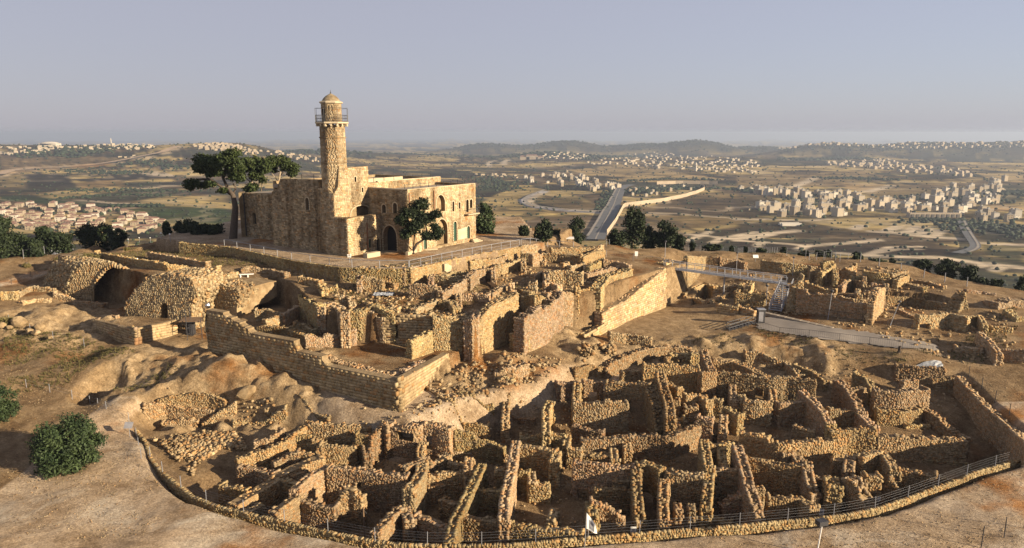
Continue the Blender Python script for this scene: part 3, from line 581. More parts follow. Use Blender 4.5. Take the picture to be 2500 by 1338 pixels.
wall('a6', 'A', [(625,740),(750,692),(810,682),(900,632),(1010,562),(1110,492)], 1.5, 0.7); wall('a6', 'A', [(870,765),(960,705),(1040,688)], 1.3, 0.7); wall('a6', 'A', [(640,785),(760,800),(880,842)], 1.4, 0.7)
wall('a6', 'A', [(1010,575),(1130,585)], 1.2, 0.6); wall('a6', 'A', [(1050,690),(1170,720)], 1.0, 0.7); wall('a6', 'A', [(1130,610),(1190,620),(1180,690)], 1.2, 0.6)
wall('a6', 'A', [(740,620),(850,590),(930,530)], 1.2, 0.7)
block('a8', 'ruined_wall', 'long back wall of the left rooms below the earth path', ('A', 1300, 540))
wall('a8', 'A', [(1110,495),(1300,505),(1420,515),(1520,535)], 1.7, 0.7); wall('a8', 'A', [(1050,400),(1160,430),(1250,455)], 0.9, 0.7)
block('b8', 'ruined_house', 'cellar front with a dark square window and a dark doorway under a stone lintel', ('B', 300, 560))
wall('b8', 'B', [(170,418),(340,425),(400,402),(500,405),(620,432)], 2.7, 1.2, rag=0.12, holes=[('B',228,448,337,520),('B',455,500,507,602)])
wall('b8', 'B', [(165,425,2.9),(120,392,3.2),(60,450,2.8),(0,500,2.5)], 2.8, 0.8); wall('b8', 'A', [(1425,572),(1535,575)], 2.4, 0.7)
wall('b8', 'B', [(400,560),(380,610)], 1.0, 0.6)
block('b9', 'ruined_wall', 'rubble wall sloping down below the earth path, beside a narrow trench', ('B', 800, 560))
wall('b9', 'B', [(640,455,2.0),(780,485,1.7),(820,532,1.2),(960,562,1.1),(1000,590,1.0)], 1.5, 0.9); wall('b9', 'B', [(520,650),(590,620),(800,628),(1060,645)], 0.7, 0.6, rag=0.08)
block('b5', 'ruined_house', 'room with a tall stepped sunlit end wall near the front kerb', ('B', 330, 960))
wall('b5', 'B', [(255,745),(320,705),(400,682)], 2.6, 0.8); wall('b5', 'B', [(400,685,2.6),(385,780,2.9),(340,850,3.1),(290,905,3.2)], 3.0, 0.9); wall('b5', 'B', [(258,1030),(205,1050),(120,1135),(40,1225)], 2.2, 0.8, rag=0.15)
wall('b5', 'B', [(350,1085),(450,1112),(600,1182)], 1.9, 0.8); wall('b5', 'B', [(390,872),(460,885),(545,852)], 1.0, 0.7); wall('b5', 'B', [(270,1035),(300,1130)], 2.0, 0.7)
block('b21', 'ruined_house', 'small ruined room with a fallen column drum and a narrow pier', ('B', 620, 800))
wall('b21', 'B', [(430,792),(560,775),(720,765)], 1.8, 0.8); wall('b21', 'B', [(745,665),(740,760)], 2.2, 0.7); wall('b21', 'B', [(510,690),(560,660),(600,625)], 0.9, 0.6); wall('b21', 'B', [(945,740),(1045,738)], 2.3, 0.8); wall('b21', 'B', [(600,700),(740,720)], 0.9, 0.6)
block('b1', 'ruined_house', 'narrow room between two long rubble walls running down to the front kerb', ('B', 900, 960))
wall('b1', 'B', [(842,716),(770,870),(690,1032),(640,1122),(600,1300)], 2.3, 0.75); wall('b1', 'B', [(1095,548),(1065,750),(1010,982),(1005,1112)], 2.6, 0.75); wall('b1', 'B', [(695,1092),(780,1112),(900,1122),(1050,1152)], 1.8, 0.8)
block('b3', 'ruined_wall', 'long front wall of rubble just inside the kerb, left of the white flag', ('B', 1300, 1250))
wall('b3', 'B', [(1050,1152),(1200,1180),(1400,1196),(1600,1216)], 1.8, 0.8); wall('b3', 'B', [(1385,1040),(1360,1130)], 1.4, 0.6)
block('b17', 'ruined_house', 'roofless room with a shaded back wall and a low inner ledge', ('B', 1250, 720))
wall('b17', 'B', [(1120,572),(1290,582),(1400,612)], 2.3, 0.8); wall('b17', 'B', [(1400,615),(1380,690)], 2.2, 0.8); wall('b17', 'B', [(1200,850),(1350,855)], 0.9, 1.2, rag=0.1)
block('c27', 'ruined_house', 'deep dark-mouthed rooms below the flat earth terrace in the middle of the front', ('C', 300, 1000))
wall('c27', 'C', [(0,785),(200,812),(385,822)], 3.0, 0.9, holes=[('C',35,950,92,1045)]); wall('c27', 'C', [(395,832,3.2),(400,960,2.6),(412,1100,1.8),(425,1165,1.0)], 2.6, 0.8); wall('c27', 'C', [(400,802),(480,795),(560,842)], 3.2, 0.9, holes=[('C',425,980,545,1130)])
wall('c27', 'C', [(570,905,3.2),(565,1000,2.8),(572,1165,1.4)], 2.6, 0.8); wall('c27', 'C', [(582,852),(700,862),(820,872)], 3.1, 0.9, holes=[('C',600,1005,800,1105)])
wall('c27', 'C', [(655,1055),(660,1090)], 1.6, 0.5, rag=0.05); wall('c27', 'C', [(740,1060),(745,1090)], 1.6, 0.5, rag=0.05); wall('c27', 'C', [(130,960),(250,960),(370,970)], 1.6, 0.7)
block('c24', 'ruined_house', 'tall ruined house with long walls stepping down to the front, centre right', ('C', 950, 1000))
wall('c24', 'C', [(822,655),(838,750),(855,835)], 2.6, 0.8); wall('c24', 'C', [(858,850),(850,950),(832,1085,1.4)], 2.8, 0.8); wall('c24', 'C', [(860,685),(1000,672)], 2.0, 0.7); wall('c24', 'C', [(868,828),(960,832),(1042,838)], 2.7, 0.8, holes=[('C',875,895,900,940)])
wall('c24', 'C', [(1030,692,2.6),(1070,800,3.2),(1110,950,3.0),(1160,1080,2.0),(1186,1155,1.0)], 3, 0.9); wall('c24', 'C', [(930,1065,0.6),(990,1010,1.4),(1060,1000,1.6)], 1.4, 0.9)
block('c33', 'ruined_house', 'wide sunken room with a tall brown back wall right of the stepped house', ('C', 1300, 950))
wall('c33', 'C', [(1085,765),(1200,782),(1310,802),(1470,812)], 3.0, 0.9); wall('c33', 'C', [(1470,815,3.0),(1490,900,2.8),(1522,1005,1.6)], 2.8, 0.8); wall('c33', 'C', [(1225,1012),(1330,1022),(1430,1012),(1512,1082)], 1.9, 0.8); wall('c33', 'C', [(1310,740),(1390,735),(1420,790)], 1.0, 0.7)
block('c37', 'ruined_wall', 'broken arch of rubble standing beside the white flag', ('C', 200, 1150))
wall('c37', 'C', [(108,1042,2.4),(160,1042,2.4),(230,1072,2.0),(300,1122,1.5),(322,1155,1.0)], 2.2, 0.8, holes=[('C',160,1150,275,1240)])
wall('c37', 'C', [(110,1045),(120,1130)], 2.3, 0.8)
block('c36', 'ruined_wall', 'low line of loose stones along the front fence', ('C', 930, 1160)); wall('c36', 'C', [(600,1165),(720,1180),(850,1145),(900,1142),(1000,1178)], 0.5, 0.8)
block('d17', 'ruined_wall', 'collapsed sloping end of a wall spilling rubble toward the right fence', ('D', 520, 1000))
wall('d17', 'D', [(445,862,3.0),(500,920,2.6),(535,960,2.2),(585,1075,0.8)], 2.4, 1.5, rag=0.25, capmul=1.6); wall('d17', 'D', [(330,890),(350,960)], 2.4, 1.2)
block('d16', 'ruined_house', 'ruined corner tower with a sunlit broken top by the right fence', ('D', 640, 840))
wall('d16', 'D', [(510,760),(600,725),(660,725),(705,785),(732,835)], 2.4, 0.9); wall('d16', 'D', [(700,885,2.2),(740,930,1.6),(772,985,0.8)], 1.8, 0.8); wall('d16', 'D', [(740,845),(850,852),(1000,872)], 1.9, 0.8); wall('d16', 'D', [(455,760),(440,850)], 2.0, 0.9); wall('d16', 'D', [(540,870),(640,880)], 2.4, 0.8)
block('d6', 'ruined_house', 'large rectangular room with long low walls on the right of the quarter', ('D', 900, 560))
wall('d6', 'D', [(620,625),(760,628),(960,638),(1180,652)], 1.9, 0.9, rag=0.12); wall('d6', 'D', [(900,425),(980,482),(1080,572),(1182,650)], 0.9, 0.9, rag=0.12); wall('d6', 'D', [(800,560),(950,555)], 0.5, 0.6); wall('d6', 'D', [(920,775),(1050,785),(1200,800)], 0.4, 0.6)
block('d4', 'ruined_house', 'square sunlit ruin with a hollow centre beside the large right room', ('D', 460, 620))
wall('d4', 'D', [(325,582),(480,582),(615,592)], 2.5, 0.8, rag=0.12); wall('d4', 'D', [(530,500),(610,578)], 1.9, 0.8); wall('d4', 'D', [(320,462),(500,472)], 1.6, 0.7); wall('d4', 'D', [(150,338),(260,442),(322,532)], 2.6, 0.8); wall('d4', 'D', [(325,540),(330,600)], 2.2, 0.8)
block('d8', 'ruined_wall', 'thick sunlit wall with a ragged top above the large right room', ('D', 760, 400))
wall('d8', 'D', [(600,335),(680,345),(750,348),(850,335),(930,332)], 2.6, 1.1); wall('d8', 'D', [(480,222),(560,262),(600,322)], 1.8, 0.8); wall('d8', 'D', [(780,280),(870,275)], 1.2, 0.7)
block('d9', 'ruined_wall', 'dark ragged wall running between two pits on the upper right', ('D', 450, 350)); wall('d9', 'D', [(370,275),(430,312),(490,402),(525,482)], 2.2, 0.9); wall('d9', 'D', [(455,335),(535,325)], 1.8, 0.8)
block('d12', 'ruined_wall', 'low coursed wall under the rock ledge, beside scattered white tarp', ('D', 880, 220)); wall('d12', 'D', [(740,182),(860,188),(1050,205)], 1.9, 0.9, rag=0.08); wall('d12', 'D', [(860,275),(1000,262),(1120,250)], 1.2, 0.8)
block('d11', 'boundary_wall', 'long thick boundary wall closing the quarter on the right edge', ('D', 1300, 450), 'wall'); wall('d11', 'D', [(1140,255),(1250,372),(1400,512),(1480,585),(1600,690)], 2.3, 1.0, rag=0.06)
# ---- lower quarter, back rows
block('b10', 'ruined_wall', 'narrow upright wall end with large squared stones beside the earth path', ('B', 900, 330))
wall('b10', 'B', [(1027,218),(1022,310),(1015,400)], 2.0, 0.7, rag=0.06); wall('b10', 'B', [(675,255),(800,262),(925,255)], 2.2, 1.2, rag=0.06); wall('b10', 'B', [(330,222),(450,272),(560,335)], 1.1, 0.9); wall('b10', 'B', [(1130,505),(1220,498),(1310,495)], 1.0, 0.8); wall('b10', 'B', [(930,190),(1000,195)], 1.2, 0.7); wall('b10', 'B', [(1050,365),(1240,372)], 0.8, 0.7)
block('b13', 'ruined_house', 'broken house corner with a sunlit side wall left of the dark arched doorway', ('B', 1400, 380))
wall('b13', 'B', [(1350,245),(1322,300),(1325,475)], 2.4, 0.8); wall('b13', 'B', [(1345,475),(1480,492)], 1.8, 0.8); wall('b13', 'B', [(1480,492),(1475,560)], 1.6, 0.7); wall('b13', 'B', [(1400,100),(1560,95),(1600,130)], 1.6, 0.8); wall('b13', 'B', [(1555,110),(1545,240)], 2.4, 0.8)
block('c4', 'ruined_house', 'house with a dark arched doorway and a round walled cistern behind it', ('C', 350, 420))
wall('c4', 'C', [(205,288),(350,292),(490,302)], 2.8, 1.0, rag=0.1, holes=[('C',365,392,462,500)]); wall('c4', 'C', [(0,418),(170,412),(340,412)], 2.6, 0.9, rag=0.1); wall('c4', 'C', [(548,232),(570,330),(602,422),(612,505)], 3.2, 1.0); wall('c4', 'C', [(300,222),(400,212),(490,218),(545,228)], 1.7, 0.8); wall('c4', 'C', [(60,285),(180,290)], 2.4, 0.9, holes=[('C',88,345,145,412)]); wall('c4', 'C', [(485,310),(530,440),(560,600,0.8)], 2.6, 1.3)
block('c6', 'ruined_house', 'tall orange stone room with a deep corner behind the round cistern', ('C', 700, 260))
wall('c6', 'C', [(440,178),(600,182),(790,192)], 3.0, 0.8); wall('c6', 'C', [(822,88),(845,152),(872,220)], 2.6, 0.8); wall('c6', 'C', [(590,132),(622,182)], 1.6, 0.6); wall('c6', 'C', [(605,112),(820,100)], 1.5, 0.8, holes=[('C',650,140,675,170)]); wall('c6', 'C', [(575,285),(670,330)], 1.6, 0.8); wall('c6', 'C', [(800,222),(890,218)], 3.2, 0.9)
block('c1', 'ruined_wall', 'long curving sunlit rubble wall along the upper edge of the quarter', ('C', 400, 110)); wall('c1', 'C', [(190,195),(300,125),(450,75),(600,60),(700,75),(760,95)], 1.5, 1.2, rag=0.15, capmul=1.4); wall('c1', 'C', [(0,205),(100,180),(190,195)], 1.0, 0.8)
block('c10', 'ruined_house', 'long sunlit house wall with a square dark window opening', ('C', 1150, 330))
wall('c10', 'C', [(890,218),(1050,238),(1250,262),(1350,258),(1530,282)], 3.0, 0.8, rag=0.12, holes=[('C',1138,318,1208,405)]); wall('c10', 'C', [(1075,398),(1140,408),(1240,418)], 2.0, 0.8); wall('c10', 'C', [(1290,422),(1400,412),(1500,408)], 2.0, 0.8); wall('c10', 'C', [(880,152),(1000,158),(1100,192),(1220,252)], 1.8, 0.9); wall('c10', 'C', [(1050,370),(1080,400)], 1.8, 0.7)
block('c13', 'ruined_wall', 'curved wall of stones round a dark pit under the pale rock', ('C', 1250, 170)); wall('c13', 'C', [(1080,100),(1170,95),(1270,145),(1340,160),(1400,210),(1430,250)], 1.4, 1.0); wall('c13', 'D', [(100,180),(220,220),(300,280)], 1.6, 0.9)
block('c18', 'ruined_house', 'tangle of small broken walls and a doorway in the middle of the quarter', ('C', 800, 480))
wall('c18', 'C', [(590,402),(670,402)], 1.8, 0.7); wall('c18', 'C', [(700,372),(800,365),(855,412)], 1.6, 0.9); wall('c18', 'C', [(605,515),(700,518)], 1.5, 0.7); wall('c18', 'C', [(780,502),(880,522)], 2.4, 0.8); wall('c18', 'C', [(950,448),(1000,462),(1052,502)], 1.6, 0.8); wall('c18', 'C', [(880,390),(940,400)], 1.6, 0.7); wall('c18', 'C', [(700,440),(780,440)], 1.2, 0.9); wall('c18', 'C', [(950,500),(940,580)], 1.6, 0.7)
block('c21', 'ruined_wall', 'long wavy sunlit rubble wall across the middle of the quarter', ('C', 450, 660)); wall('c21', 'C', [(48,645),(200,642),(330,628),(480,622),(590,632),(700,592),(800,545),(870,515)], 1.6, 0.9); wall('c21', 'C', [(0,720),(150,745),(250,740)], 0.9, 1.2)
block('c23', 'ruined_wall', 'long wall of orange rubble facing the terrace with the loose slabs', ('C', 1300, 690)); wall('c23', 'C', [(1055,600),(1200,632),(1300,682),(1390,662),(1550,652),(1700,642)], 1.7, 0.9, rag=0.12); wall('c23', 'C', [(1180,610),(1230,640)], 1.2, 0.7)
# ---- more cross walls tying the rooms together
for k_, r_, q_, h_ in [('b13','B',[(1480,585),(1590,600)],1.4),('b17','B',[(1210,770),(1220,850)],1.2),('b17','B',[(1110,760),(1200,770)],1.4),('c4','C',[(0,560),(100,585),(190,600)],0.9),('c27','C',[(250,900),(380,905)],2.0),('c27','C',[(250,700),(260,790)],1.2),('d6','D',[(620,465),(760,475),(890,455)],0.9),
    ('d16','D',[(1000,880),(1080,900),(1160,940)],1.2),('d17','D',[(340,770),(440,790)],1.6),('d17','D',[(205,885),(330,905)],1.5),('d4','D',[(100,560),(230,600)],1.2),('a1','A',[(700,1085),(790,1035)],1.4),('a8','A',[(1480,620),(1500,700)],1.4),('a8','A',[(1180,640),(1300,660),(1420,645)],1.2),('a6','A',[(980,850),(1090,800)],1.3),
    ('b5','B',[(420,660),(480,700)],1.2),('b1','B',[(760,890),(860,900),(1000,905)],1.3),('b1','B',[(720,1000),(640,1000),(560,960)],1.2),('c33','C',[(1110,950),(1200,960)],1.5),('c33','C',[(1330,820),(1340,900)],1.6),('c24','C',[(930,690),(945,820)],1.9),('c10','C',[(1000,290),(1010,400)],1.6),('c10','C',[(1250,300),(1260,410)],1.7),('c23','C',[(1390,665),(1400,740),(1480,800)],1.0),('c21','C',[(330,640),(340,720)],1.2),('b10','B',[(560,360),(700,400),(900,420)],0.9),('c18','C',[(640,520),(660,590)],1.2)]: wall(k_, r_, q_, h_, 0.7)
# ---- terraced rows and heaps on the left slope
block('a20', 'ruined_wall', 'three parallel rows of loose field stones in the trench on the left', ('A', 300, 350))
for q in ([(100,335),(330,295),(450,300),(560,340)], [(0,372),(150,360),(300,402),(480,412)], [(130,492),(250,472),(370,482)], [(400,500),(480,440),(560,390),(620,350)]): wall('a20', 'A', q, 0.7, 0.9, capmul=1.6)
block('a21', 'ruined_wall', 'line of pale loose blocks on the slope below the bedrock hump', ('A', 780, 470)); wall('a21', 'A', [(600,500),(700,490),(850,470),(960,390)], 0.35, 0.9, rag=0.2, capmul=1.2)
# ---- kerb of the enclosure
block('kerb', 'kerb_wall', 'curved dry-stone kerb edging the whole front of the excavation', ('P', 1250, 1330), 'wall', 'site edging')
kt = [PZ(u, v, z)+np.array([0, 0, 0.28]) for u, v, z in KERB[1:]]
wall_xy('kerb', [p-np.array([0, 0, .1]) for p in kt], 0.36, rag=0.04, capmul=1.0)
RMAT[0] = 'rubble_pale'
# ------------------------------------------------------------------ plates: a flat wall with real openings, stones laid on it
DA = np.array([0.572, 0.82]); DB = np.array([-0.82, 0.572])
def plate(par, name, o, D, outer, holes=(), depth=0.6, mat='mosque_core', back=None, thick=None, nl_=None):
    """outer, holes: polygons in (s,z) on the vertical plane through o along D; openings are recessed by depth"""
    nl = np.array([-D[1], D[0]]); 
    if nl @ np.asarray(o[:2]) < 0: nl = -nl
    if nl_ is not None: nl = np.asarray(nl_)
    W = lambda s, z, d=0.0: (o[0]+D[0]*s+nl[0]*d, o[1]+D[1]*s+nl[1]*d, z)
    loops = [[Vector((s, z, 0)) for s, z in outer]]+[[Vector((s, z, 0)) for s, z in h] for h in holes]
    tri = geometry.tessellate_polygon(loops); flat = [v for l in loops for v in l]
    mb = MB(); mb.add([W(v.x, v.y) for v in flat], [tuple(t) for t in tri])
    for h in list(holes): mb.add([W(s, z) for s, z in h]+[W(s, z, depth) for s, z in h], [(i, (i+1) % len(h), len(h)+(i+1) % len(h), len(h)+i) for i in range(len(h))])
    tk = thick or 1.0; mb.add([W(s, z) for s, z in outer]+[W(s, z, tk) for s, z in outer], [(i, (i+1) % len(outer), len(outer)+(i+1) % len(outer), len(outer)+i) for i in range(len(outer))])
    return mb.build(name, mat, par), W, nl
def inp2(s, z, pl): return inpoly(np.asarray(s), np.asarray(z), pl)
def plate_stones(par, W, D, nl, outer, holes, size=(0.6, 0.34), kind=ASH, mat='mosque_stone', proud=0.03, rough=0.15, tone=(0.78, 1.18), red=0.12, edge=0.0, name='masonry', joint=0.02, rows=None):
    s0 = min(p[0] for p in outer); s1 = max(p[0] for p in outer); z0 = min(p[1] for p in outer); z1 = max(p[1] for p in outer)
    pos = []; siz = []; z = z0; rw = 0
    while z < z1-0.05:
        ch = size[1]*RNG.uniform(1-rough, 1+rough); s = s0-RNG.uniform(0, size[0])
        while s < s1:
            l = size[0]*RNG.uniform(0.6, 1.5); a, b = max(s, s0), min(s+l, s1); m = (a+b)/2; zc = z+ch/2
            if b-a > 0.12: pos.append((m, zc)); siz.append(((b-a)/2-joint/2, ch/2-joint/2))
            s += l
        z += ch
    if not pos: return None
    pos = np.array(pos); siz = np.array(siz); ok = inp2(pos[:, 0], pos[:, 1], outer)
    for q in ((-0.8, -0.8), (0.8, 0.8), (-0.8, 0.8), (0.8, -0.8)): ok &= inp2(pos[:, 0]+siz[:, 0]*q[0], pos[:, 1]+siz[:, 1]*q[1]*0.6, outer)
    for h in holes:
        for q in ((0, 0), (-1, -1), (1, 1), (-1, 1), (1, -1), (0, 1), (0, -1), (-1, 0), (1, 0), (-.5, 0), (.5, 0)): ok &= ~inp2(pos[:, 0]+siz[:, 0]*q[0]*0.96, pos[:, 1]+siz[:, 1]*q[1]*0.96, h)
    pos = pos[ok]; siz = siz[ok]; n = len(pos)
    if n == 0: return None
    d = RNG.uniform(-0.6, 1.0, n)*proud; p3 = np.array([W(s, z, -dd+0.10) for (s, z), dd in zip(pos, d)])
    V = np.column_stack([siz[:, 0], np.full(n, 0.13), siz[:, 1]])
    so = stones_obj(name, pile(p3, V, np.tile(D, (n, 1)), tones(n, *tone, red=red), kind, 0.006 if kind is ASH else 0.05), mat, par); so['kind'] = 'stuff'
    return so
def skin(par, W, D, outer, thick, dens=7.0, mat='rubble_pale'):     # rough stones over the outside of a vault
    pos = []; zmin = min(p[1] for p in outer)
    for i in range(len(outer)):
        a, b = np.array(outer[i]), np.array(outer[(i+1) % len(outer)]); L = np.linalg.norm(b-a)
        if max(a[1], b[1]) < zmin+1.2: continue
        for _ in range(int(L*thick*dens)): f = random.random(); q = a+(b-a)*f; pos.append(W(q[0], q[1]+random.uniform(-.12, .05), random.uniform(0.1, thick)))
    pos = np.array(pos); n = len(pos); S = RNG.uniform(0.10, 0.24, (n, 3)); an = RNG.uniform(0, 6.28, n)
    so = stones_obj('rubble_cover', pile(pos, S, np.column_stack([np.cos(an), np.sin(an)]), tones(n, 0.75, 1.15), BLK, 0.25), mat, par); so['kind'] = 'stuff'
def pxpoly(r, pts, o, D): return [onplane(*rg(r, *p), o, D) for p in pts]

def ridge(key, r, tops, base0, z0, D, t=1.2, **kw):       # face() with a given plan direction
    a = PZ(*rg(r, *base0), z0); nl = np.array([-D[1], D[0]])
    if nl @ a[:2] < 0: nl = -nl
    T = []
    for (x, y) in tops:
        s, z = onplane(*rg(r, x, y), a[:2], D); q = a[:2]+D*s+nl*(t/2); T.append((q[0], q[1], z))
    return wall_xy(key, T, t, **kw)
GF = 'walls of the terraced fortress'
def fblock(k, n, l, at, cat='ruin'): return block(k, n, l, at, cat, GF)
# ---- the fortress corner
fblock('f1', 'fortress_wall', 'long shaded ashlar terrace wall stepping down to a sharp corner', ('P', 970, 1000), 'wall')
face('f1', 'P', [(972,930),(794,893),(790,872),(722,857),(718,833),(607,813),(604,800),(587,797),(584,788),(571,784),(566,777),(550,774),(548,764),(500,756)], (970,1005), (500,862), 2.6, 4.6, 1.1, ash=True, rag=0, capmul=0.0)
fblock('f2', 'fortress_wall', 'sunlit ashlar wall of large blocks running right from the terrace corner', ('P', 1050, 940), 'wall')
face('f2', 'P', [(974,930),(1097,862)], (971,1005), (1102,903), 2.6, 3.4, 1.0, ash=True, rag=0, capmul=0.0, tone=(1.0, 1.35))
fblock('f3', 'ruined_wall', 'tall eroded reddish wall standing above the sunlit terrace corner', ('G', 300, 900))
face('f3', 'G', [(25,905),(90,862),(200,822)], (40,1062), (235,985), 5.4, 5.5, 1.1, rag=0.08)
face('f3', 'G', [(205,702),(300,700),(390,708),(480,742),(555,760)], (215,1000), (560,1000), 5.2, 4.9, 1.6, rag=0.18)
fblock('g2', 'ruined_wall', 'high plastered wall in sun left of the dark slot', ('G', 680, 900)); ridge('g2', 'G', [(585,745),(640,690),(700,608),(830,548),(950,492)], (640,1000), 4.9, DA, 1.5, rag=0.08)
fblock('g3', 'ruined_wall', 'rough sunlit wall with a jagged crest right of the dark slot', ('G', 1040, 1000)); ridge('g3', 'G', [(1005,692),(1080,642),(1220,602),(1290,542),(1345,482)], (1040,1005), 4.5, DA, 1.7, rag=0.25)
face('g3', 'G', [(875,845),(980,845),(1030,872)], (875,965), (1040,1010), 4.7, 4.5, 1.0, rag=0.12)
fblock('g5', 'fortress_wall', 'long smooth sunlit wall of huge squared blocks above the bare courtyard', ('G', 1950, 700), 'wall')
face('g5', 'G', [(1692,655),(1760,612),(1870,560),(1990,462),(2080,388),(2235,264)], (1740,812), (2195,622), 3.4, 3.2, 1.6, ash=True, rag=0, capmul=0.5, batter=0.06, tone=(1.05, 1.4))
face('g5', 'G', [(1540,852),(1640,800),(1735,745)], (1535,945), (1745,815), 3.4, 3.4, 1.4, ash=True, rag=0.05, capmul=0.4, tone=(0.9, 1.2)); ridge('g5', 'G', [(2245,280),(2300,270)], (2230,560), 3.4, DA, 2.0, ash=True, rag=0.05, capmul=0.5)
fblock('g6', 'ruined_wall', 'rough sunlit wall rising on the ledge behind the huge block wall', ('G', 1740, 540)); face('g6', 'G', [(1630,478),(1700,432),(1780,400),(1862,374)], (1640,645), (1850,490), 6.4, 7.2, 1.8, rag=0.25); face('g6', 'G', [(1430,502),(1520,520),(1622,544)], (1430,625), (1625,645), 7.2, 6.4, 0.9)
fblock('g21', 'ruined_wall', 'low dark wall across the bare courtyard', ('G', 1900, 850)); wall('g21', 'G', [(1740,822),(1900,842),(2110,872)], 1.5, 0.9)
# lower fortress room
fblock('f8', 'ruined_house', 'sunken corner room of the fortress with a high shaded back wall and doorway', ('F', 1500, 900))
face('f8', 'F', [(1372,662),(1500,648),(1600,672),(1690,702)], (1370,852), (1700,935), 5.7, 5.5, 1.0, rag=0.06); face('f8', 'F', [(1700,705),(1850,692),(1862,662),(2000,655),(2150,682)], (1700,935), (2150,960), 5.5, 5.4, 1.0, ash=True, rag=0.08, holes=[('F',1815,745,1862,885)])
face('f8', 'F', [(960,852),(1090,872),(1260,845),(1440,815)], (960,1000), (1440,955), 5.8, 5.6, 0.9, rag=0.2)
wall('f8', 'F', [(1150,1062),(1500,1152),(1840,1242)], 0.4, 1.5, capmul=1.5); wall('f8', 'F', [(1890,1190),(2080,1095)], 0.6, 0.9)
fblock('f7', 'ruined_wall', 'rounded rubble bastion at the head of the sunken corner room', ('F', 1200, 700)); wall_xy('f7', [PZ(*rg('F', *p), 9.9) for p in [(1110,600),(1150,575),(1210,562),(1290,592),(1340,640),(1330,690)]], 1.3, rag=0.2); wall_xy('f7', [PZ(*rg('F', *p), 10.0) for p in [(930,480),(1010,520),(1110,585)]], 1.2, rag=0.25)
fblock('f5', 'ruined_wall', 'high shaded rubble wall between the plastered vault and the bastion', ('F', 800, 500)); face('f5', 'F', [(690,338),(780,278),(880,278),(950,325)], (690,505), (945,545), 7.0, 6.9, 1.3, rag=0.15); wall('f5', 'F', [(900,295),(1000,312),(1100,335)], 1.0, 0.9); wall('f5', 'F', [(1110,360),(1140,420)], 1.0, 1.0)
fblock('f12', 'ruined_house', 'small square room with sunlit stub walls under the plastered vault', ('F', 700, 700)); wall('f12', 'F', [(570,700),(640,680),(725,658)], 1.6, 0.9, rag=0.1); wall('f12', 'F', [(745,645),(880,575)], 1.9, 0.8); wall('f12', 'F', [(480,610),(600,600),(720,640)], 1.6, 1.0); wall('f12', 'F', [(520,768),(660,765),(800,778),(1000,855)], 0.9, 1.2, capmul=1.4); wall('f12', 'F', [(860,735),(960,750),(1040,800)], 0.8, 0.9)
# plastered vault end
v0 = fblock('v', 'ruined_vault', 'cut end of a plastered vault glowing in the sun above the stepped wall', ('F', 450, 600))
o = PZ(*rg('F', 330, 705), 6.3)-np.array([0.5, 0.5, 0]); pl = pxpoly('F', [(310,700),(305,600),(330,440),(460,388),(600,350),(682,335),(692,480),(600,535),(470,575),(445,690),(360,712)], o, DA); plate(v0, 'vault_end', o, DA, pl, (), 0.5, 'rock', thick=5.0)
o = PZ(*rg('F', 150, 665), 6.5); pl = pxpoly('F', [(-20,640),(0,500),(60,425),(150,365),(330,432),(312,690),(200,660)], o, np.array([-0.9, 0.43])); w, Wf, nl = plate(v0, 'vault_flank', o, np.array([-0.9, 0.43]), pl, (), 0.5, 'rock', thick=4.0)
plate_stones(w, Wf, np.array([-0.9, 0.43]), nl, pl, (), (0.5, 0.3), BLK, 'ashlar', 0.06, 0.3); skin(w, Wf, np.array([-0.9, 0.43]), pl, 4.0)
# ---- vaulted halls on the left
e1 = fblock('e1', 'ruined_vault', 'great dark vault mouth ringed by sunlit rubble at the far left', ('E', 1000, 700))
a = PZ(*rg('E', 640, 700), 4.6); b_ = PZ(*rg('E', 1400, 735), 4.6); D1 = (b_-a)[:2]/np.linalg.norm((b_-a)[:2]); o = a
outer = pxpoly('E', [(630,700),(640,560),(690,450),(730,370),(800,332),(900,316),(1080,318),(1140,340),(1330,428),(1420,480),(1420,760)], o, D1); hole = pxpoly('E', [(900,715),(898,560),(945,465),(1010,392),(1080,358),(1150,375),(1250,412),(1330,452),(1385,490),(1385,735)], o, D1)
w, Wf, nl = plate(e1, 'vault_front', o, D1, outer, [hole], 8.0, 'mortar', thick=8.0, nl_=DB*1.15); plate_stones(w, Wf, D1, nl, outer, [hole], (0.42, 0.28), BLK, 'rubble', 0.06, 0.3)
skin(w, Wf, D1, outer, 8.0); mb = MB(); mb.add([Wf(s, z, 7.9) for s, z in hole], [tuple(range(len(hole)))]); mb.build('back_wall', 'mortar', e1)
cz = (min(p[0] for p in hole)+max(p[0] for p in hole))/2; ps = []
for i, (s, z) in enumerate(hole[1:-1]):                 # the arch ring
    for k in range(3):
        q = hole[i+2]; f = k/3.0; ss, zz = s*(1-f)+q[0]*f, z*(1-f)+q[1]*f; p = Wf(ss, zz+0.25, -0.05); one_stone(w, p, (0.36, 0.6, 0.55), D1, 'voussoir')
e2 = fblock('e2', 'ruined_vault', 'rounded rubble-faced vault end with a small dark doorway', ('E', 1400, 820))
a = PZ(*rg('E', 1190, 850), 5.6); b_ = PZ(*rg('E', 1650, 900), 5.8); D2 = (b_-a)[:2]/np.linalg.norm((b_-a)[:2]); o = a
outer = pxpoly('E', [(1185,860),(1195,720),(1250,620),(1320,545),(1390,470),(1500,442),(1700,440),(1830,480),(1880,600),(1825,720),(1825,1000),(1700,1000),(1600,880)], o, D2); hole = pxpoly('E', [(1537,868),(1537,745),(1552,712),(1575,705),(1595,725),(1600,868)], o, D2)
w, Wf, nl = plate(e2, 'vault_end', o, D2, outer, [hole], 2.5, 'mortar', thick=6.0); plate_stones(w, Wf, D2, nl, outer, [hole], (0.36, 0.24), BLK, 'rubble_pale', 0.05, 0.3)
skin(w, Wf, D2, outer, 6.0)
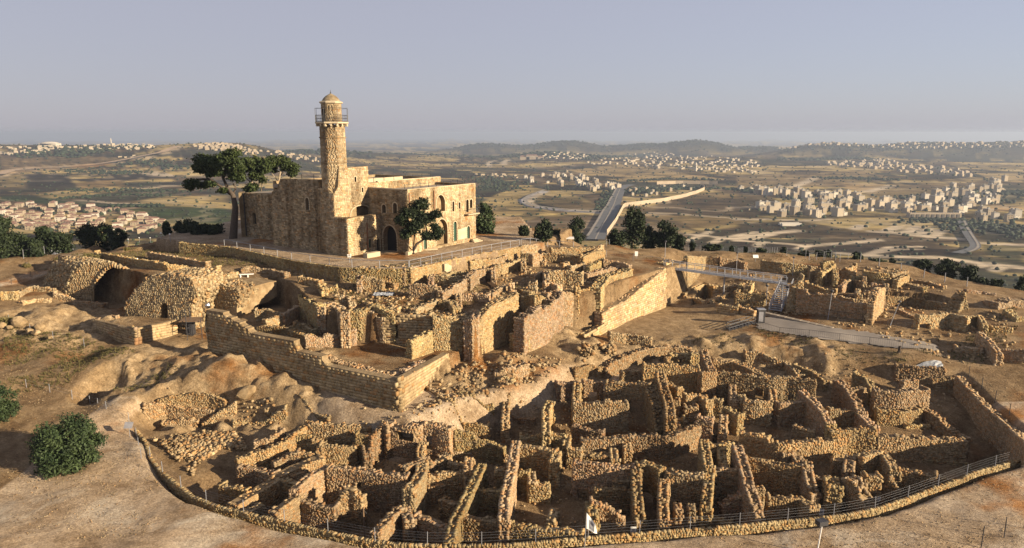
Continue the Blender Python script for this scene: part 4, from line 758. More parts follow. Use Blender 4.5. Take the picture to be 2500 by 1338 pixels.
fblock('e3', 'terrace_wall', 'low sharp-cornered ashlar terrace box in front of the vault doorway', ('E', 1270, 1090), 'wall')
face('e3', 'E', [(882,862),(1270,950)], (880,962), (1270,1102), 4.9, 4.7, 0.6, ash=True, rag=0, capmul=0.0); face('e3', 'E', [(1272,950),(1680,864)], (1270,1102), (1690,1000), 4.7, 5.0, 0.6, ash=True, rag=0, capmul=0.0, tone=(0.9, 1.25)); wall('e3', 'E', [(885,860),(1115,822)], 0.4, 0.6, rag=0.04)
fblock('e5', 'ruined_wall', 'long sunlit-topped walls on the slope behind the great vault', ('E', 1400, 300))
wall('e5', 'E', [(920,214),(1150,252),(1350,284),(1600,322),(1800,354)], 1.3, 1.0, rag=0.1); wall('e5', 'E', [(1430,214),(1700,264),(1980,314)], 1.3, 0.9, rag=0.1)
fblock('e7', 'ruined_wall', 'sunlit wall crowning the rubble-faced vault end', ('E', 1700, 410)); wall('e7', 'E', [(1480,444),(1700,394),(1860,354)], 1.0, 1.0, rag=0.1); wall('e7', 'E', [(1735,434),(1900,402),(2080,354)], 1.1, 0.9, rag=0.1); wall('e7', 'E', [(1900,480),(2000,430),(2140,425),(2260,405)], 0.8, 0.9, rag=0.15); wall('e7', 'F', [(340,215),(440,195),(600,215),(780,265)], 0.7, 1.0, rag=0.12)
fblock('e11', 'ruined_wall', 'shaded tumbled walls at the left edge below the fenced path', ('E', 400, 650)); wall('e11', 'E', [(0,595),(80,590),(160,592)], 1.4, 0.9); wall('e11', 'E', [(165,600),(230,560),(300,540),(520,560)], 0.9, 0.9); wall('e11', 'E', [(520,600),(640,640),(800,690),(990,700)], 0.9, 0.9, rag=0.1); wall('e11', 'E', [(200,690),(330,660),(480,670)], 0.5, 1.2)
# ---- walls on the upper terrace
T = [('u1','ruined_house','squared pier and sunlit low walls right under the shrine terrace',('G',900,240),[([(690,192),(840,154)],1.3,.8),([(785,234),(980,184)],1.7,.9),([(985,186),(990,240)],1.7,.9),([(520,195),(690,190)],1.5,.8),([(975,135),(1055,142)],1.4,.8),([(1060,142),(1140,138)],2.2,1.0),([(1140,200),(1185,205)],1.0,.8)]),
 ('u2','ruined_house','cluster of ashlar rooms at the back edge of the upper terrace',('G',1350,160),[([(965,70),(1100,72)],1.2,.8),([(1230,95),(1400,85),(1600,82)],1.6,.9),([(1150,132),(1300,140),(1500,155)],1.6,.8),([(1500,172),(1600,122),(1690,105)],1.6,.9),([(1610,120),(1680,60)],1.4,.8)]),
 ('u3','ruined_house','sunlit block-built room with piers near the bridge end',('G',1600,240),[([(1390,245),(1520,222)],1.6,.9),([(1560,255),(1680,184)],1.8,.8),([(1690,192),(1800,200),(1920,232)],1.9,.8),([(1520,225),(1540,270)],1.4,.8),([(1330,225),(1380,215)],1.2,.9)]),
 ('u4','ruined_house','deep shaded room in the middle of the upper terrace',('G',1350,330),[([(1210,285),(1350,290),(1510,302)],2.3,.9),([(1180,290),(1200,360)],1.6,.9),([(1080,320),(1190,285)],1.3,1.0),([(1520,310),(1700,270),(1830,250)],1.1,1.6),([(1455,395),(1460,440)],1.5,.7),([(1620,440),(1700,330),(1900,280)],1.0,2.0)]),
 ('u5','ruined_house','jagged rubble walls between the two long terrace walls',('G',1150,430),[([(1000,515),(1100,505),(1240,535)],1.6,.9),([(1040,400),(1110,395)],1.6,.9),([(1170,390),(1240,395),(1300,410)],1.6,.9),([(1330,420),(1350,470)],1.8,.9),([(960,440),(1060,480)],1.0,1.0),([(1240,540),(1290,560)],1.3,1.0),([(1180,480),(1290,470),(1400,480)],1.1,1.2)]),
 ('u6','ruined_wall','shaded ashlar wall with a sunlit return below the shrine railing',('G',150,420),[([(0,398),(120,408),(230,424)],2.2,.9),([(270,484),(400,402),(500,344)],1.8,1.0),([(240,430),(270,480)],1.8,.9)]),
 ('u7','ruined_house','rough-topped room with sunlit wall ends left of the tilted boards',('G',500,300),[([(510,340),(560,285),(640,272)],2.2,1.0),([(640,262),(720,262)],2.0,.9),([(725,265),(730,340)],1.8,.8),([(180,325),(330,330),(500,335)],1.5,.9),([(190,330),(180,400)],1.4,.9),([(250,330),(400,290),(510,300)],1.2,.9),([(735,245),(780,240)],1.8,.8)]),
 ('u8','ruined_house','low sunlit rubble walls around the pale tarpaulin',('F',1700,300),[([(1490,295),(1600,305),(1700,318)],1.8,1.0),([(1755,295),(1840,250),(1920,214)],1.6,1.0),([(1480,290),(1470,350)],1.6,.9),([(1380,225),(1500,195),(1620,215)],1.0,.9),([(1150,400),(1260,385)],.7,1.0),([(1240,470),(1380,480),(1400,540)],.8,.9),([(1600,320),(1700,330),(1820,355)],1.0,.9)]),
 ('u9','ruined_wall','ragged rubble edge of the upper terrace above the sunken corner room',('F',1700,600),[([(1380,620),(1500,600),(1600,560),(1750,610),(1830,660)],.7,1.4),([(1990,600),(2120,545),(2240,490)],.9,1.2),([(2240,520),(2350,530),(2400,590)],.9,1.2),([(1560,540),(1700,580),(1850,600)],.5,1.0)]),
 ('u10','ruined_wall','toppled rubble walls around the dark hollow on the terrace',('G',500,520),[([(430,490),(560,485),(690,500)],1.0,1.0),([(420,500),(430,590)],1.0,.9),([(700,480),(780,430),(860,400)],.9,1.2),([(880,410),(900,460)],1.2,.9),([(600,640),(560,700),(500,720)],.6,1.2)])]
for k, n_, l, at_, ws in T:
    fblock(k, n_, l, at_)
    for p_, h_, t_ in ws: wall(k, 'G' if at_[0] == 'G' else 'F', p_, h_, t_, rag=0.09)
# ---- retaining walls of the shrine terrace
fblock('r1', 'retaining_wall', 'shaded rough retaining wall under the railed path left of the shrine', ('F', 600, 120), 'wall'); wall_xy('r1', [PZ(u, v, ZP-0.05) for u, v in [(440,592),(560,602),(712,635),(835,653),(900,656),(998,656)]], 0.8, rag=0.04, capmul=0.4)
fblock('r2', 'retaining_wall', 'sunlit rubble retaining wall under the long railing right of the shrine', ('G', 500, 200), 'wall'); wall_xy('r2', [PZ(u, v, ZP-0.05) for u, v in [(1000,657),(1100,634),(1180,618),(1269,602)]], 0.8, rag=0.04, capmul=0.4)
# ---- ruins on the right
GR = 'ruins right of the footbridge'
def rblock(k, n, l, at, cat='ruin'): return block(k, n, l, at, cat, GR)
rblock('R1', 'ruined_house', 'large ruined block with a shaded front and a sunlit right end wall', ('R', 900, 800))
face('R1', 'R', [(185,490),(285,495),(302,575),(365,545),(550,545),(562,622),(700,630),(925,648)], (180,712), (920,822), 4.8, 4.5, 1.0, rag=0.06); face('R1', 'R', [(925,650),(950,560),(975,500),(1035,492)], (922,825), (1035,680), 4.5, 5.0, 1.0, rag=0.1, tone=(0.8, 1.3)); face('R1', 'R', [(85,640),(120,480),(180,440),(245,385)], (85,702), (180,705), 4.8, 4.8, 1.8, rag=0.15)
rblock('R2', 'ruined_house', 'two upright doorway stumps and a small arch behind the footbridge landing', ('R', 400, 400))
wall('R2', 'R', [(302,288),(350,280),(405,286)], 2.7, 0.8, rag=0.15, holes=[('R',322,360,346,442)]); wall('R2', 'R', [(405,340),(470,300),(535,252)], 2.6, 0.9, rag=0.1, holes=[('R',432,345,495,415)]); wall('R2', 'R', [(535,300),(550,390)], 2.0, 0.8); wall('R2', 'R', [(420,240),(520,225)], 1.2, 0.9)
rblock('R3', 'ruined_wall', 'sunlit square wall block at the right corner of the ruins', ('R', 1150, 380)); wall('R3', 'R', [(1062,340),(1140,322),(1215,312)], 1.8, 1.6, rag=0.06); wall('R3', 'R', [(1130,408),(1190,380),(1240,350)], 1.6, 0.9, rag=0.06); wall('R3', 'R', [(830,322),(950,335),(1060,345)], 1.8, 0.9, rag=0.06)
rblock('R4', 'ruined_house', 'maze of low inner walls in the right-hand ruins', ('R', 750, 430))
for q in ([(560,305),(650,310),(740,325)], [(560,310),(555,370)], [(620,405),(720,410),(830,425)], [(700,375),(800,370)], [(860,515),(945,515)], [(600,470),(640,430)], [(830,330),(825,400)], [(1035,440),(1040,490)], [(900,440),(1030,450)], [(760,500),(770,560)], [(640,300),(740,250)], [(260,430),(380,470),(560,500)], [(580,560),(740,590),(930,600)], [(1000,400),(1070,395)]): wall('R4', 'R', q, 1.2, 0.8, rag=0.12)
rblock('R5', 'ruined_wall', 'long shaded wall cut into the slope behind the footbridge', ('H', 1700, 300)); wall('R5', 'H', [(1480,265),(1700,285),(2040,332)], 2.0, 0.8, rag=0.05); wall('R5', 'H', [(990,238),(1200,262),(1290,300)], 1.6, 0.8, rag=0.06); wall('R5', 'H', [(600,215),(820,225)], 1.4, 0.8)
rblock('R6', 'ruined_wall', 'sunlit rubble wall with a dark square niche beside the gravel path', ('R', 1600, 820)); wall('R6', 'R', [(1338,742),(1480,738),(1640,722),(1830,762)], 2.3, 0.9, rag=0.12, holes=[('R',1338,828,1452,912)]); wall('R6', 'R', [(1830,765),(1930,742),(1985,832)], 1.6, 0.8)
rblock('R7', 'ruined_wall', 'leaning narrow wall running down to the right of the path end', ('R', 2030, 1020)); wall('R7', 'R', [(1930,905),(2050,1012),(2120,1112)], 1.8, 0.9); wall('R7', 'R', [(2120,1072),(2240,1078),(2400,1085)], 1.7, 0.9, rag=0.06); wall('R7', 'R', [(1700,1045),(1820,1050),(1960,1065)], 0.8, 0.8); wall('R7', 'R', [(2040,850),(2250,870)], 0.9, 0.8)
rblock('R8', 'ruined_wall', 'steep heap of tumbled stones at the far right', ('R', 1730, 650)); wall('R8', 'R', [(1665,690,0.3),(1745,525,2.6),(1805,640,0.6)], 2, 2.2, rag=0.3, capmul=1.5); wall('R8', 'R', [(2050,622),(2200,602),(2400,612)], 0.9, 2.4, rag=0.2, capmul=1.6); wall('R8', 'R', [(2200,700),(2330,760)], 0.8, 1.6, rag=0.2, capmul=1.5)
rblock('H1', 'ruined_cistern', 'round open cistern with a rough stone rim in the courtyard', ('H', 760, 640)); wall('H1', 'H', [(570,655),(650,602),(720,565),(800,548),(870,548),(935,570)], 0.4, 0.9, rag=0.08); wall('H1', 'H', [(570,670),(700,700),(830,740),(960,700),(1080,640)], 0.5, 1.3, rag=0.12, capmul=1.5)
rblock('H2', 'ruined_house', 'shaded square ruin under the footbridge', ('H', 1300, 760)); wall('H2', 'H', [(1172,645),(1370,655),(1520,662)], 2.0, 0.9, rag=0.05); wall('H2', 'H', [(978,782),(1100,795),(1210,802)], 1.2, 0.9, ash=True, rag=0.05); wall('H2', 'H', [(1195,625),(1245,535)], 1.6, 0.8); wall('H2', 'H', [(1295,605),(1370,525)], 1.6, 0.8); wall('H2', 'H', [(985,560),(1080,575),(1180,560)], 0.9, 1.4, rag=0.2); wall('H2', 'H', [(1210,805),(1400,850)], 1.0, 0.8)
rblock('H3', 'ruined_wall', 'small pale sunlit stub wall on the far edge of the courtyard', ('H', 900, 260)); wall('H3', 'H', [(830,232),(970,230)], 1.6, 0.9, rag=0.08)

rblock('R9', 'ruined_wall', 'low rock-cut edges and wall lines on the bare slope right of the large block', ('R', 1300, 500))
for q in ([(1060,430),(1240,440),(1390,480)], [(1400,480),(1410,560)], [(1310,410),(1450,430),(1590,470)], [(1800,500),(1950,515),(2080,535)], [(1040,560),(1250,572),(1410,592)], [(1420,600),(1650,640)], [(1160,690),(1320,760)]): wall('R9', 'R', q, 0.45, 0.7, rag=0.05)
# ------------------------------------------------------------------ the shrine with its minaret
REG['N'] = (840, 430, 5.818); REG['Q'] = (560, 400, 5.573)
MO = PZ(*rg('M', 1255, 1185), 15.0)
shrine = empty('shrine_building', MO, 'large fortress-like limestone shrine with an octagonal minaret on the raised terrace', 'shrine')
def ML(s, t, z): return np.array([MO[0]+DA[0]*s+DB[0]*t, MO[1]+DA[1]*s+DB[1]*t, z])
def arch(r, x0, x1, ytop, ybot, o, D, pointed=True, n=7):       # opening polygon from photo pixels
    a = onplane(*rg(r, x0, ybot), o, D); b = onplane(*rg(r, x1, ybot), o, D); c = onplane(*rg(r, (x0+x1)/2, ytop), o, D)
    s0, s1, zb, zt = min(a[0], b[0]), max(a[0], b[0]), (a[1]+b[1])/2, c[1]; w = s1-s0; rise = min(w*(0.62 if pointed else 0.5), (zt-zb)*0.7); zs = zt-rise
    L = [(s0, zb), (s1, zb), (s1, zs)]
    for k in range(1, n):
        f = k/n; x = 1-2*f; L.append(((s0+s1)/2+w/2*math.cos(math.pi*f), zs+rise*(math.sin(math.pi*f)**(0.85) if not pointed else (1-abs(x)**1.7))))
    return L+[(s0, zs)]
def surround(par, W, h, w=0.22, proud=0.07):
    c = np.mean(np.array(h), 0); mb = MB(); k = len(h)
    pts = h[2:]+h[:1]                                            # up one jamb, over the arch, down the other
    pts = [h[1]]+h[2:]+[h[0]]
    outp = []
    for i, p in enumerate(pts):
        a = np.array(pts[max(i-1, 0)]); b = np.array(pts[min(i+1, len(pts)-1)]); d = b-a; d = d/(np.linalg.norm(d)+1e-9); nrm = np.array([d[1], -d[0]])
        if nrm @ (np.array(p)-c) < 0: nrm = -nrm
        outp.append(np.array(p)+nrm*w)
    for i in range(len(pts)-1):
        g = 0.03; p0, p1, q0, q1 = map(np.array, (pts[i], pts[i+1], outp[i], outp[i+1]))
        m = int(max(1, round(np.linalg.norm(p1-p0)/0.4)))
        for j in range(m):
            f0, f1 = j/m+0.02, (j+1)/m-0.02; A, B, C_, D_ = p0+(p1-p0)*f0, p0+(p1-p0)*f1, q0+(q1-q0)*f1, q0+(q1-q0)*f0
            pr = proud+random.uniform(0, 0.02); vs = [W(*A, -pr), W(*B, -pr), W(*C_, -pr), W(*D_, -pr), W(*A, 0.1), W(*B, 0.1), W(*C_, 0.1), W(*D_, 0.1)]
            mb.add(vs, [(0, 1, 2, 3), (0, 4, 5, 1), (1, 5, 6, 2), (2, 6, 7, 3), (3, 7, 4, 0)])
    o = mb.build('arch_surround', 'plaster', par); return o
def fill(par, W, h, name, mat, depth=0.32):
    mb = MB(); mb.add([W(s, z, depth) for s, z in h], [tuple(range(len(h)))]); return mb.build(name, mat, par)
def facade(o, D, outer, ops=(), depth=0.5, size=(0.46, 0.25), thick=0.9, name='wall', tone=(0.72, 1.2), sur=0.2):
    holes = [q[0] for q in ops]
    w, Wf, nl = plate(shrine, name, o, D, outer, holes, depth, 'mosque_core', thick=thick)
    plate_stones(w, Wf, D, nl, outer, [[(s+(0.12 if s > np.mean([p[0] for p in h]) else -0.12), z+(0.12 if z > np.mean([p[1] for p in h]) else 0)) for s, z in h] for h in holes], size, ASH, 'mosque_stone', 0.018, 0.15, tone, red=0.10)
    for h, kind in ops:
        if sur: surround(w, Wf, h, sur)
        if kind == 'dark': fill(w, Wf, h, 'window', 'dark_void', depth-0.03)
        elif kind == 'deep': fill(w, Wf, h, 'back_wall', 'mosque_core', depth-0.02)
        elif kind == 'green':
            d = fill(w, Wf, h, 'door', 'green_paint', 0.22); s0 = min(p[0] for p in h); s1 = max(p[0] for p in h); z0 = min(p[1] for p in h); z1 = max(p[1] for p in h)
            for sx in ((s0*2+s1)/3, (s0+s1*2)/3):
                mb = MB(); mb.add([Wf(sx-0.03, z0+0.05, 0.17), Wf(sx+0.03, z0+0.05, 0.17), Wf(sx+0.03, z1-0.3, 0.17), Wf(sx-0.03, z1-0.3, 0.17)], [(0, 1, 2, 3)]); mb.build('door_rail', 'dark_metal', d)
    return w, Wf
T1, S1, TW = 2.78, 7.25, -6.02; SE = onplane(*rg('M', 2115, 900), ML(0, TW, 0), DA)[0]; SH = onplane(*rg('M', 1878, 640), ML(0, T1, 0), DA)[0]
# front block
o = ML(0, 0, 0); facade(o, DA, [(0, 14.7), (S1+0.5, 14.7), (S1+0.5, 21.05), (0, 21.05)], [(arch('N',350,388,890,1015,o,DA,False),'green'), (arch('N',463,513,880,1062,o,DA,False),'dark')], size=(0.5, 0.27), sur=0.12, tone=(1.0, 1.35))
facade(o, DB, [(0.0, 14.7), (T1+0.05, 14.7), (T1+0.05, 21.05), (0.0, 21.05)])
# tower and hall, sunlit side
o = ML(0, T1, 0); facade(o, DA, [(0, 20.6), (S1+4, 20.6), (SH, 22), (SH, 26.05), (7.45, 25.95), (7.45, 28.7), (3.2, 28.6), (2.2, 28.9), (1.3, 28.9), (0.9, 25.7), (0, 24.6)],
       [(arch('M',1268,1408,838,925,o,DA,False,10),'deep'), (arch('M',1291,1304,642,678,o,DA,False),'dark'), (arch('M',1341,1352,716,748,o,DA,False),'dark')], depth=0.9, sur=0.16, size=(0.42, 0.24), tone=(0.85, 1.25))
# tower shaded side, main shaded facade, apse
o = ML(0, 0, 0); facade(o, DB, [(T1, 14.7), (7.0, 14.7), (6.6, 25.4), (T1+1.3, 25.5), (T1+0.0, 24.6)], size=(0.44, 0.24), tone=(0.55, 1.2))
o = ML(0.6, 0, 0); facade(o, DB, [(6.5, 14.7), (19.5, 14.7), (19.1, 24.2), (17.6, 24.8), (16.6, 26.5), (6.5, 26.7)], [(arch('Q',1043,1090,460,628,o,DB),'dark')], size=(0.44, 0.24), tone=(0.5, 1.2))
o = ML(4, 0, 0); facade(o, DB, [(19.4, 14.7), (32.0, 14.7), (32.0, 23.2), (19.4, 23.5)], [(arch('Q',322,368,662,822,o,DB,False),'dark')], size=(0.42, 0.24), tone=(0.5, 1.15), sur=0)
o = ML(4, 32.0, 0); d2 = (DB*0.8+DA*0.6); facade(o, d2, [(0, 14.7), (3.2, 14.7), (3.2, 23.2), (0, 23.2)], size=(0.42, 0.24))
for tt in (20.6, 31.9): MB().tube([ML(3.85, tt, 15.2), ML(3.85, tt, 23.2)], 0.10).build('drain_pipe', 'dark_metal', shrine)
# wing
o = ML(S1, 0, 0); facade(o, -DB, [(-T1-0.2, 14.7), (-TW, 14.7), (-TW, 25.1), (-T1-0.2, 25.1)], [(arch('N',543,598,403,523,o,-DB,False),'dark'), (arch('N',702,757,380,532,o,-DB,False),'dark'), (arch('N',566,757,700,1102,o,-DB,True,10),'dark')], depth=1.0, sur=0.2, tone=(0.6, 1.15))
o = ML(0, TW, 0)
ops = [(arch('N',1310,1432,265,502,o,DA,True,10),'deep'), (arch('N',1536,1563,358,500,o,DA,False),'dark'), (arch('N',1625,1650,370,462,o,DA,False),'dark'), (arch('N',1731,1768,333,512,o,DA,False),'dark'), (arch('N',1783,1820,328,452,o,DA,False),'dark'),
       (arch('N',1310,1470,608,975,o,DA,True,10),'deep'), (arch('N',1553,1600,645,922,o,DA,False),'green'), (arch('N',1745,1786,708,885,o,DA,False),'green'), (arch('N',1130,1175,890,1036,o,DA,False),'green')]
ww, WW = facade(o, DA, [(S1, 14.7), (SE, 14.7), (SE, 25.2), (S1, 25.2)], ops, depth=0.7, sur=0.16, tone=(1.0, 1.35))
g = [onplane(*rg('N', *p), o, DA) for p in ((1612, 905), (1735, 880), (1735, 720), (1612, 760))]; MB().add([WW(s, z, -0.10) for s, z in g]+[WW(s, z, 0.1) for s, z in g], [(0, 1, 2, 3), (0, 4, 5, 1), (1, 5, 6, 2), (2, 6, 7, 3), (3, 7, 4, 0)]).build('plaster_patch', 'plaster', ww)
a, zb = onplane(*rg('N', 1708, 545), o, DA); b_, _ = onplane(*rg('N', 1868, 530), o, DA); mb = MB(); c = (ML(a, TW, zb)+ML(b_, TW, zb))/2-np.append(DB, 0)*0.45; mb.box(c, (b_-a)/2, 0.5, 0.09, DA); bo = mb.build('balcony_slab', 'plaster', shrine)
mb = MB()
for f in np.linspace(0, 1, 7): p = ML(a+(b_-a)*f, TW-0.9, zb); mb.tube([p, p+[0, 0, 0.95]], 0.025, 4)
mb.tube([ML(a, TW-0.9, zb+0.95), ML(b_, TW-0.9, zb+0.95)], 0.03, 4); mb.build('balcony_railing', 'dark_metal', bo)
# closing sides and roofs
def slab(name, c, z0, z1, mat): # c: plan corners (s,t)
    mb = MB(); n = len(c); mb.add([ML(s, t, z0) for s, t in c]+[ML(s, t, z1) for s, t in c], [tuple(range(n))[::-1], tuple(range(n, 2*n))]+[(i, (i+1) % n, n+(i+1) % n, n+i) for i in range(n)]); return mb.build(name, mat, shrine)
slab('roof', [(0.4, 0.4), (S1-0.3, 0.4), (S1-0.3, T1-0.3), (0.4, T1-0.3)], 20.3, 20.75, 'paving'); slab('roof', [(S1+0.5, T1-0.3), (S1+0.5, TW+0.5), (SE-0.5, TW+0.5), (SE-0.5, T1-0.3)], 24.2, 24.75, 'paving')
slab('roof', [(1.0, T1+0.9), (SH-0.3, T1+0.9), (SH-0.3, 19.2), (1.0, 19.2)], 24.9, 25.5, 'paving'); slab('roof', [(4.4, 19.4), (24, 19.4), (24, 31.5), (7, 33.5), (4.4, 31.8)], 22.3, 23.1, 'paving')
slab('end_wall', [(SE-0.6, TW+0.1), (SE, TW+0.02), (SE, T1+1), (SE-0.6, T1+1)], 14.7, 25.18, 'mosque_core'); slab('end_wall', [(SH-0.8, T1+0.2), (SH-0.02, T1+0.2), (SH-0.02, 19.4), (SH-0.8, 19.4)], 14.7, 26.0, 'mosque_core')
slab('back_wall', [(1.2, 18.9), (SH-0.9, 18.9), (SH-0.9, 19.4), (1.2, 19.4)], 14.7, 26.0, 'mosque_core'); slab('tower_block', [(2.4, T1+1.2), (7.3, T1+1.2), (7.3, 7.0), (2.4, 7.0)], 24.5, 28.3, 'mosque_core')
slab('tower_block', [(0.7, T1+0.9), (6.0, T1+0.9), (6.0, 6.5), (0.7, 6.5)], 15, 25.3, 'mosque_core')
slab('skylight_wall', [(12, 8), (21, 8), (21, 8.4), (12, 8.4)], 25.4, 26.2, 'plaster')
# parapet stones of the wing and hall roofs
for nm, q in (('parapet', [(S1, TW+0.25), (SE, TW+0.25)]), ('parapet', [(9.6, T1+0.3), (SH, T1+0.3)]), ('parapet', [(S1+0.25, T1), (S1+0.25, TW)])):
    a0, a1 = ML(*q[0], 0), ML(*q[1], 0); zt = 25.32 if q[0][1] < 1 or q[1][1] < 0 else 26.15; L = np.linalg.norm(a1-a0); D_ = ((a1-a0)/L)[:2]; n = int(L/0.7)
    mid = (a0+a1)/2; mid[2] = zt-0.12; MB().box(mid, L/2, 0.24, 0.10, D_).build(nm, 'plaster', shrine)
mb = MB(); pts = []
for s in np.arange(S1+0.5, SE-0.3, 1.9): pts.append(ML(s, TW+1.0, 24.9))
for s in np.arange(9.8, SH, 2.4): pts.append(ML(s, T1+1.2, 25.6))
for t in (8.5, 11.5, 14.5): pts.append(ML(1.0, t, 26.3))
for p in pts: MB().tube([p-[0, 0, .3], p+[0, 0, 1.15]], [0.07, 0.04], 5).build('roof_post', 'dark_metal', shrine)
MB().tube([ML(1.0, 7.2, 27.2), ML(1.0, 16.0, 27.1)], 0.025, 4).build('roof_wire', 'dark_metal', shrine); MB().tube([ML(S1+.5, TW+1, 25.9), ML(SE-.5, TW+1, 25.9)], 0.02, 4).build('roof_wire', 'dark_metal', shrine)
for r_, x, y0, y1, pl in (('N', 318, 660, 1055, (0, 0)), ('N', 1270, 205, 470, (0, TW)), ('N', 918, 240, 440, (0, TW))):
    o = ML(0, pl[1], 0); a = onplane(*rg(r_, x, y0), o, DA); b = onplane(*rg(r_, x, y1), o, DA); MB().tube([ML(a[0], pl[1]-0.12, a[1]), ML(a[0], pl[1]-0.12, b[1])], 0.11, 6).build('drain_pipe', 'rust', shrine)
# minaret
MC = ML(2.15, 4.85, 0)
def octa(ap, z, k): R = ap/math.cos(math.pi/8); ang = math.atan2(DA[1], DA[0])+math.pi/8+k*math.pi/4; return (MC[0]+R*math.cos(ang), MC[1]+R*math.sin(ang), z)
def oct_prism(name, rings, mat, par):
    mb = MB(); mb.add([octa(a, z, k) for a, z in rings for k in range(8)], [(i*8+k, i*8+(k+1) % 8, (i+1)*8+(k+1) % 8, (i+1)*8+k) for i in range(len(rings)-1) for k in range(8)]+[tuple(range(8))[::-1], tuple((len(rings)-1)*8+k for k in range(8))]); return mb.build(name, mat, par)
shaft = oct_prism('minaret_shaft', [(1.95, 24.0), (1.92, 29.4), (1.88, 35.3)], 'mosque_core', shrine)
def oct_stones(par, ap0, z0, ap1, z1, size, holes={}):
    for k in range(8):
        p, q = np.array(octa(ap0, z0, k)), np.array(octa(ap0, z0, k+1)); m = (p+q)/2; nrm = m[:2]-MC[:2]
        if nrm @ m[:2] > 20: continue
        D = (q-p)[:2]; L = np.linalg.norm(D); D /= L; nl = -nrm/np.linalg.norm(nrm); W_ = lambda s, z, d=0.0, p=p, D=D, nl=nl: (p[0]+D[0]*s+nl[0]*(d+(z-z0)*(ap0-ap1)/(z1-z0)), p[1]+D[1]*s+nl[1]*(d+(z-z0)*(ap0-ap1)/(z1-z0)), z)
        plate_stones(par, W_, D, nl, [(0.0, z0), (L, z0), (L*ap1/ap0, z1), (0.0, z1)], (), size, ASH, 'mosque_stone', 0.012, 0.12, (0.85, 1.22), red=0.15)
oct_stones(shaft, 1.95, 25.4, 1.88, 35.2, (0.38, 0.22))
for z in (29.4, 33.3): oct_prism('string_course', [(1.94, z-0.08), (2.04, z-0.04), (2.04, z+0.08), (1.94, z+0.12)], 'mosque_core', shaft)
for k in range(8):
    for f in (0.0, 0.5):
        p = np.array(octa(2.08, 35.3, k))*(1-f)+np.array(octa(2.08, 35.3, k+1))*f; d = p[:2]-MC[:2]; MB().box((p[0], p[1], 35.25), 0.30, 0.13, 0.22, d).build('bracket', 'plaster', shaft)
bal = oct_prism('balcony', [(2.45, 35.45), (2.5, 35.5), (2.5, 35.68), (2.45, 35.72)], 'plaster', shrine)
mb = MB()
for k in range(8):
    p, q = np.array(octa(2.42, 35.7, k)), np.array(octa(2.42, 35.7, k+1))
    for f in np.linspace(0, 1, 9)[:-1]: c = p*(1-f)+q*f; mb.tube([c, c+[0, 0, 1.05]], 0.018, 4)
    for z in (0.12, 0.55, 1.05, 2.1): mb.tube([p+[0, 0, z], q+[0, 0, z]], 0.022, 4)
    mb.tube([p, p+[0, 0, 2.1]], 0.03, 4)
mb.build('balcony_railing', 'dark_metal', bal)
drum = oct_prism('minaret_drum', [(1.48, 35.6), (1.48, 38.55)], 'mosque_core', shrine); oct_stones(drum, 1.50, 35.7, 1.50, 38.5, (0.36, 0.22)); oct_prism('cornice', [(1.6, 38.5), (1.75, 38.62), (1.75, 38.78), (1.3, 38.95)], 'plaster', drum)
mb = MB(); mb.lathe((MC[0], MC[1], 38.8), [(1.42, 0.0), (1.34, 0.25), (1.12, 0.58), (0.82, 0.86), (0.45, 1.08), (0.15, 1.22), (0.05, 1.3)], 20); dm = mb.build('dome', 'mosque_stone', shrine, True); setcol(dm.data, np.ones((1, 3))*0.75)
MB().lathe((MC[0], MC[1], 40.05), [(0.05, 0), (0.11, 0.12), (0.04, 0.25), (0.03, 0.55)], 8).build('finial', 'dark_metal', dm)
p, q = np.array(octa(1.62, 35.75, 4)), np.array(octa(1.62, 35.75, 5)); best = None
for k in range(8):
    p_, q_ = np.array(octa(1.58, 35.75, k)), np.array(octa(1.58, 35.75, k+1)); m_ = (p_+q_)/2; d_ = m_[:2]-MC[:2]; sc = -(d_ @ (DA*0.9+DB*0.1)); best = max(best or (-9,), (sc, k))
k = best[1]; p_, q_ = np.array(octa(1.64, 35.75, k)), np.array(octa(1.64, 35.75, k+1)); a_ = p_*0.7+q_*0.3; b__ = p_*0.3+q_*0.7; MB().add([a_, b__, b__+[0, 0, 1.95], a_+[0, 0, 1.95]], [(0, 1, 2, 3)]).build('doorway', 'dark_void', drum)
# planter wall, steps and bench walls at the foot of the shrine
def low(name, label, px, z1, w, mat='plaster', cat='low wall'):
    a, b = PZ(*rg('N', *px[0]), ZP), PZ(*rg('N', *px[1]), ZP); L = np.linalg.norm(b-a); c = (a+b)/2; c[2] = ZP+z1/2-0.05; o = MB().box(c, L/2, w/2, z1/2+0.05, (b-a)[:2]).build(name, mat); return tag(o, label, cat)
low('planter_wall', 'low pale stone planter edge at the foot of the shade tree', [(892, 1128), (1040, 1075)], 0.6, 0.5); low('low_bench_wall', 'low stone bench wall in front of the dark shrine door', [(303, 1165), (488, 1132)], 0.8, 1.0, 'plaster'); low('door_step', 'long low step under the green door behind the tree', [(1045, 1060), (1320, 1042)], 0.25, 0.8, 'plaster', 'step')
KS = (HCAM-ZP)/(HCAM-15.0)          # the shrine was measured for a terrace at 15 m; set it on the terrace as built
shrine.scale = (KS, KS, KS); shrine.location = (MO[0]*KS, MO[1]*KS, ZP)
def MW(s, t, z=ZP): return np.array([MO[0]*KS+KS*(DA[0]*s+DB[0]*t), MO[1]*KS+KS*(DA[1]*s+DB[1]*t), z])
a = onplane(*rg('N', 1770, 950), ML(0, TW, 0), DA)[0]
st = empty('stair', MW(a+1.2, TW-1), 'short flight of stone steps at the far corner of the shrine', 'stairs')
for k in range(3): MB().box(MW(a+1.2, TW-0.3-0.35*(2-k), ZP+0.09+0.17*k), 1.3-0.25*k, 0.35, 0.09+0.001*k, DA).build('step', 'plaster', st)
